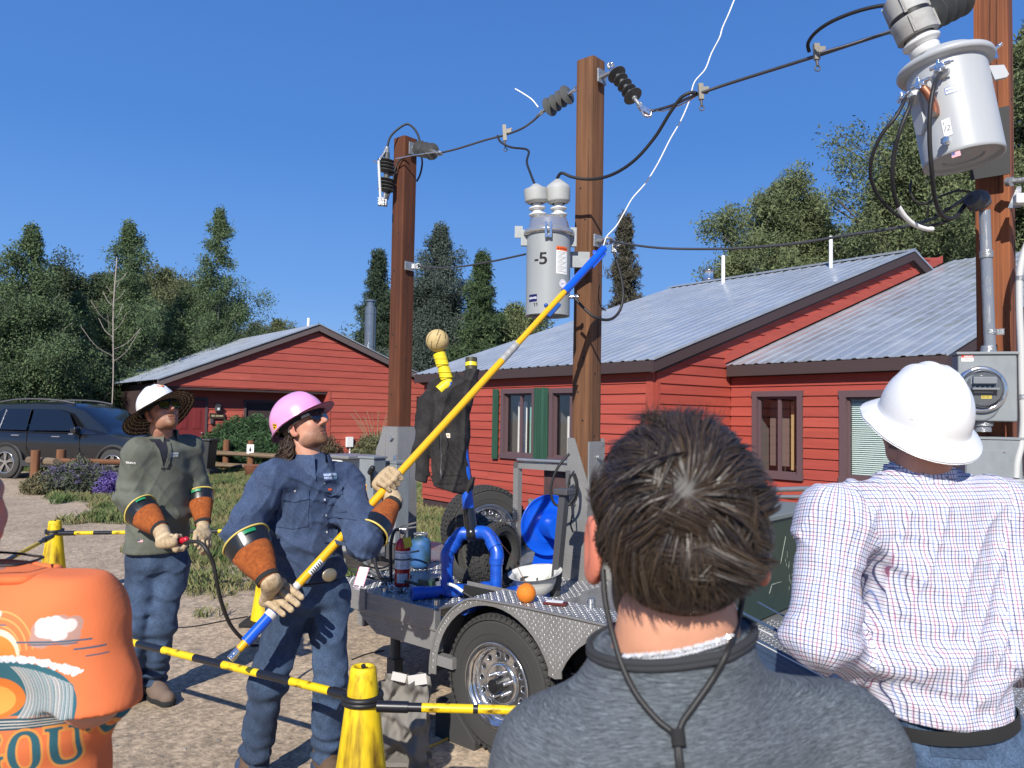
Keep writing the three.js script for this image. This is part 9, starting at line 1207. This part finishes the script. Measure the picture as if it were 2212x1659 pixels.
const top = new THREE.Group(); top.name = 'shirt'; root.add(top); const g = garment(S), uv = g.attributes.uv, u0 = at(40, 1450, 1.25), uc = u0.dot(R); for (let i = 0; i < uv.count; i++) uv.setXY(i, (uv.getX(i) - at(-62, 1450, 1.16).dot(R)) / .40 + .5, (uv.getY(i) - at(-8, 1465, 1.16).y) / .40 + .42); wpart('shirt_fabric', g, cl, top, root);
const nbp = []; for (let i = 0; i < 36; i++) { const a = i / 36 * 2 * PI, dir = R.clone().multiplyScalar(Math.cos(a)).addScaledVector(B, Math.sin(a)), p = nb.clone().addScaledVector(dir, .13).setY(nb.y + .006); for (let s = 0; s < 60; s++) { const q = S.f(p.x, p.y, p.z); if (q < .001) break; p.addScaledVector(dir, -Math.max(.0006, q * .6)); } nbp.push(p); }
wpart('neckband', [tube(nbp, .007, 100, 8, true)], std({ color: new THREE.Color(.76, .16, .045), roughness: .9 }), top, root);
const J = { belt: hem.clone().add(V3(0, .05, 0)), crotch: hem.clone().add(V3(0, -.06, 0)), R, hip, knee, ank, top: hem.y + .05, bottom: .05, cell: .016 }; jeans(root, J);
const r = rng(13), arr = []; for (let i = 0; i < 2600; i++) { const u = V3(r() * 2 - 1, r() * 2 - 1, r() * 2 - 1).normalize(), p = V3(u.x * .079, u.y * .092 + .035, u.z * .1 - .018); if (p.z > .02 || p.y < -.05 || (Math.abs(p.x) > .07 && p.y < .03 && p.z > -.03)) continue; const n = u, fl = V3(-p.x * .4, -.5, -1).addScaledVector(n, -V3(-p.x * .4, -.5, -1).dot(n)).normalize(), pts = []; for (let k = 0; k <= 3; k++) pts.push(p.clone().addScaledVector(fl, .05 * k / 3).addScaledVector(n, .004 - .004 * k / 3).applyMatrix4(frame)); ribbon(arr, pts, .0016, n.clone().transformDirection(frame)); }
wpart('hair', strandGeo(arr), std({ color: new THREE.Color(.17, .12, .085), roughness: .5 }), root);
wpart('cord_necklace', tube(nbp.map(p => p.clone().lerp(nb, .18).add(V3(0, .022, 0))), .0022, 90, 6, true), M.cable, root);
wpart('earring', ring(.009, .0014, 6, 18).rotateY(.8).translate(...V3(.084, -.045, .0).applyMatrix4(frame)), std({ color: new THREE.Color(.8, .5, .18), metalness: 1, roughness: .25 }), root);
}
renderer.render(scene, camera);
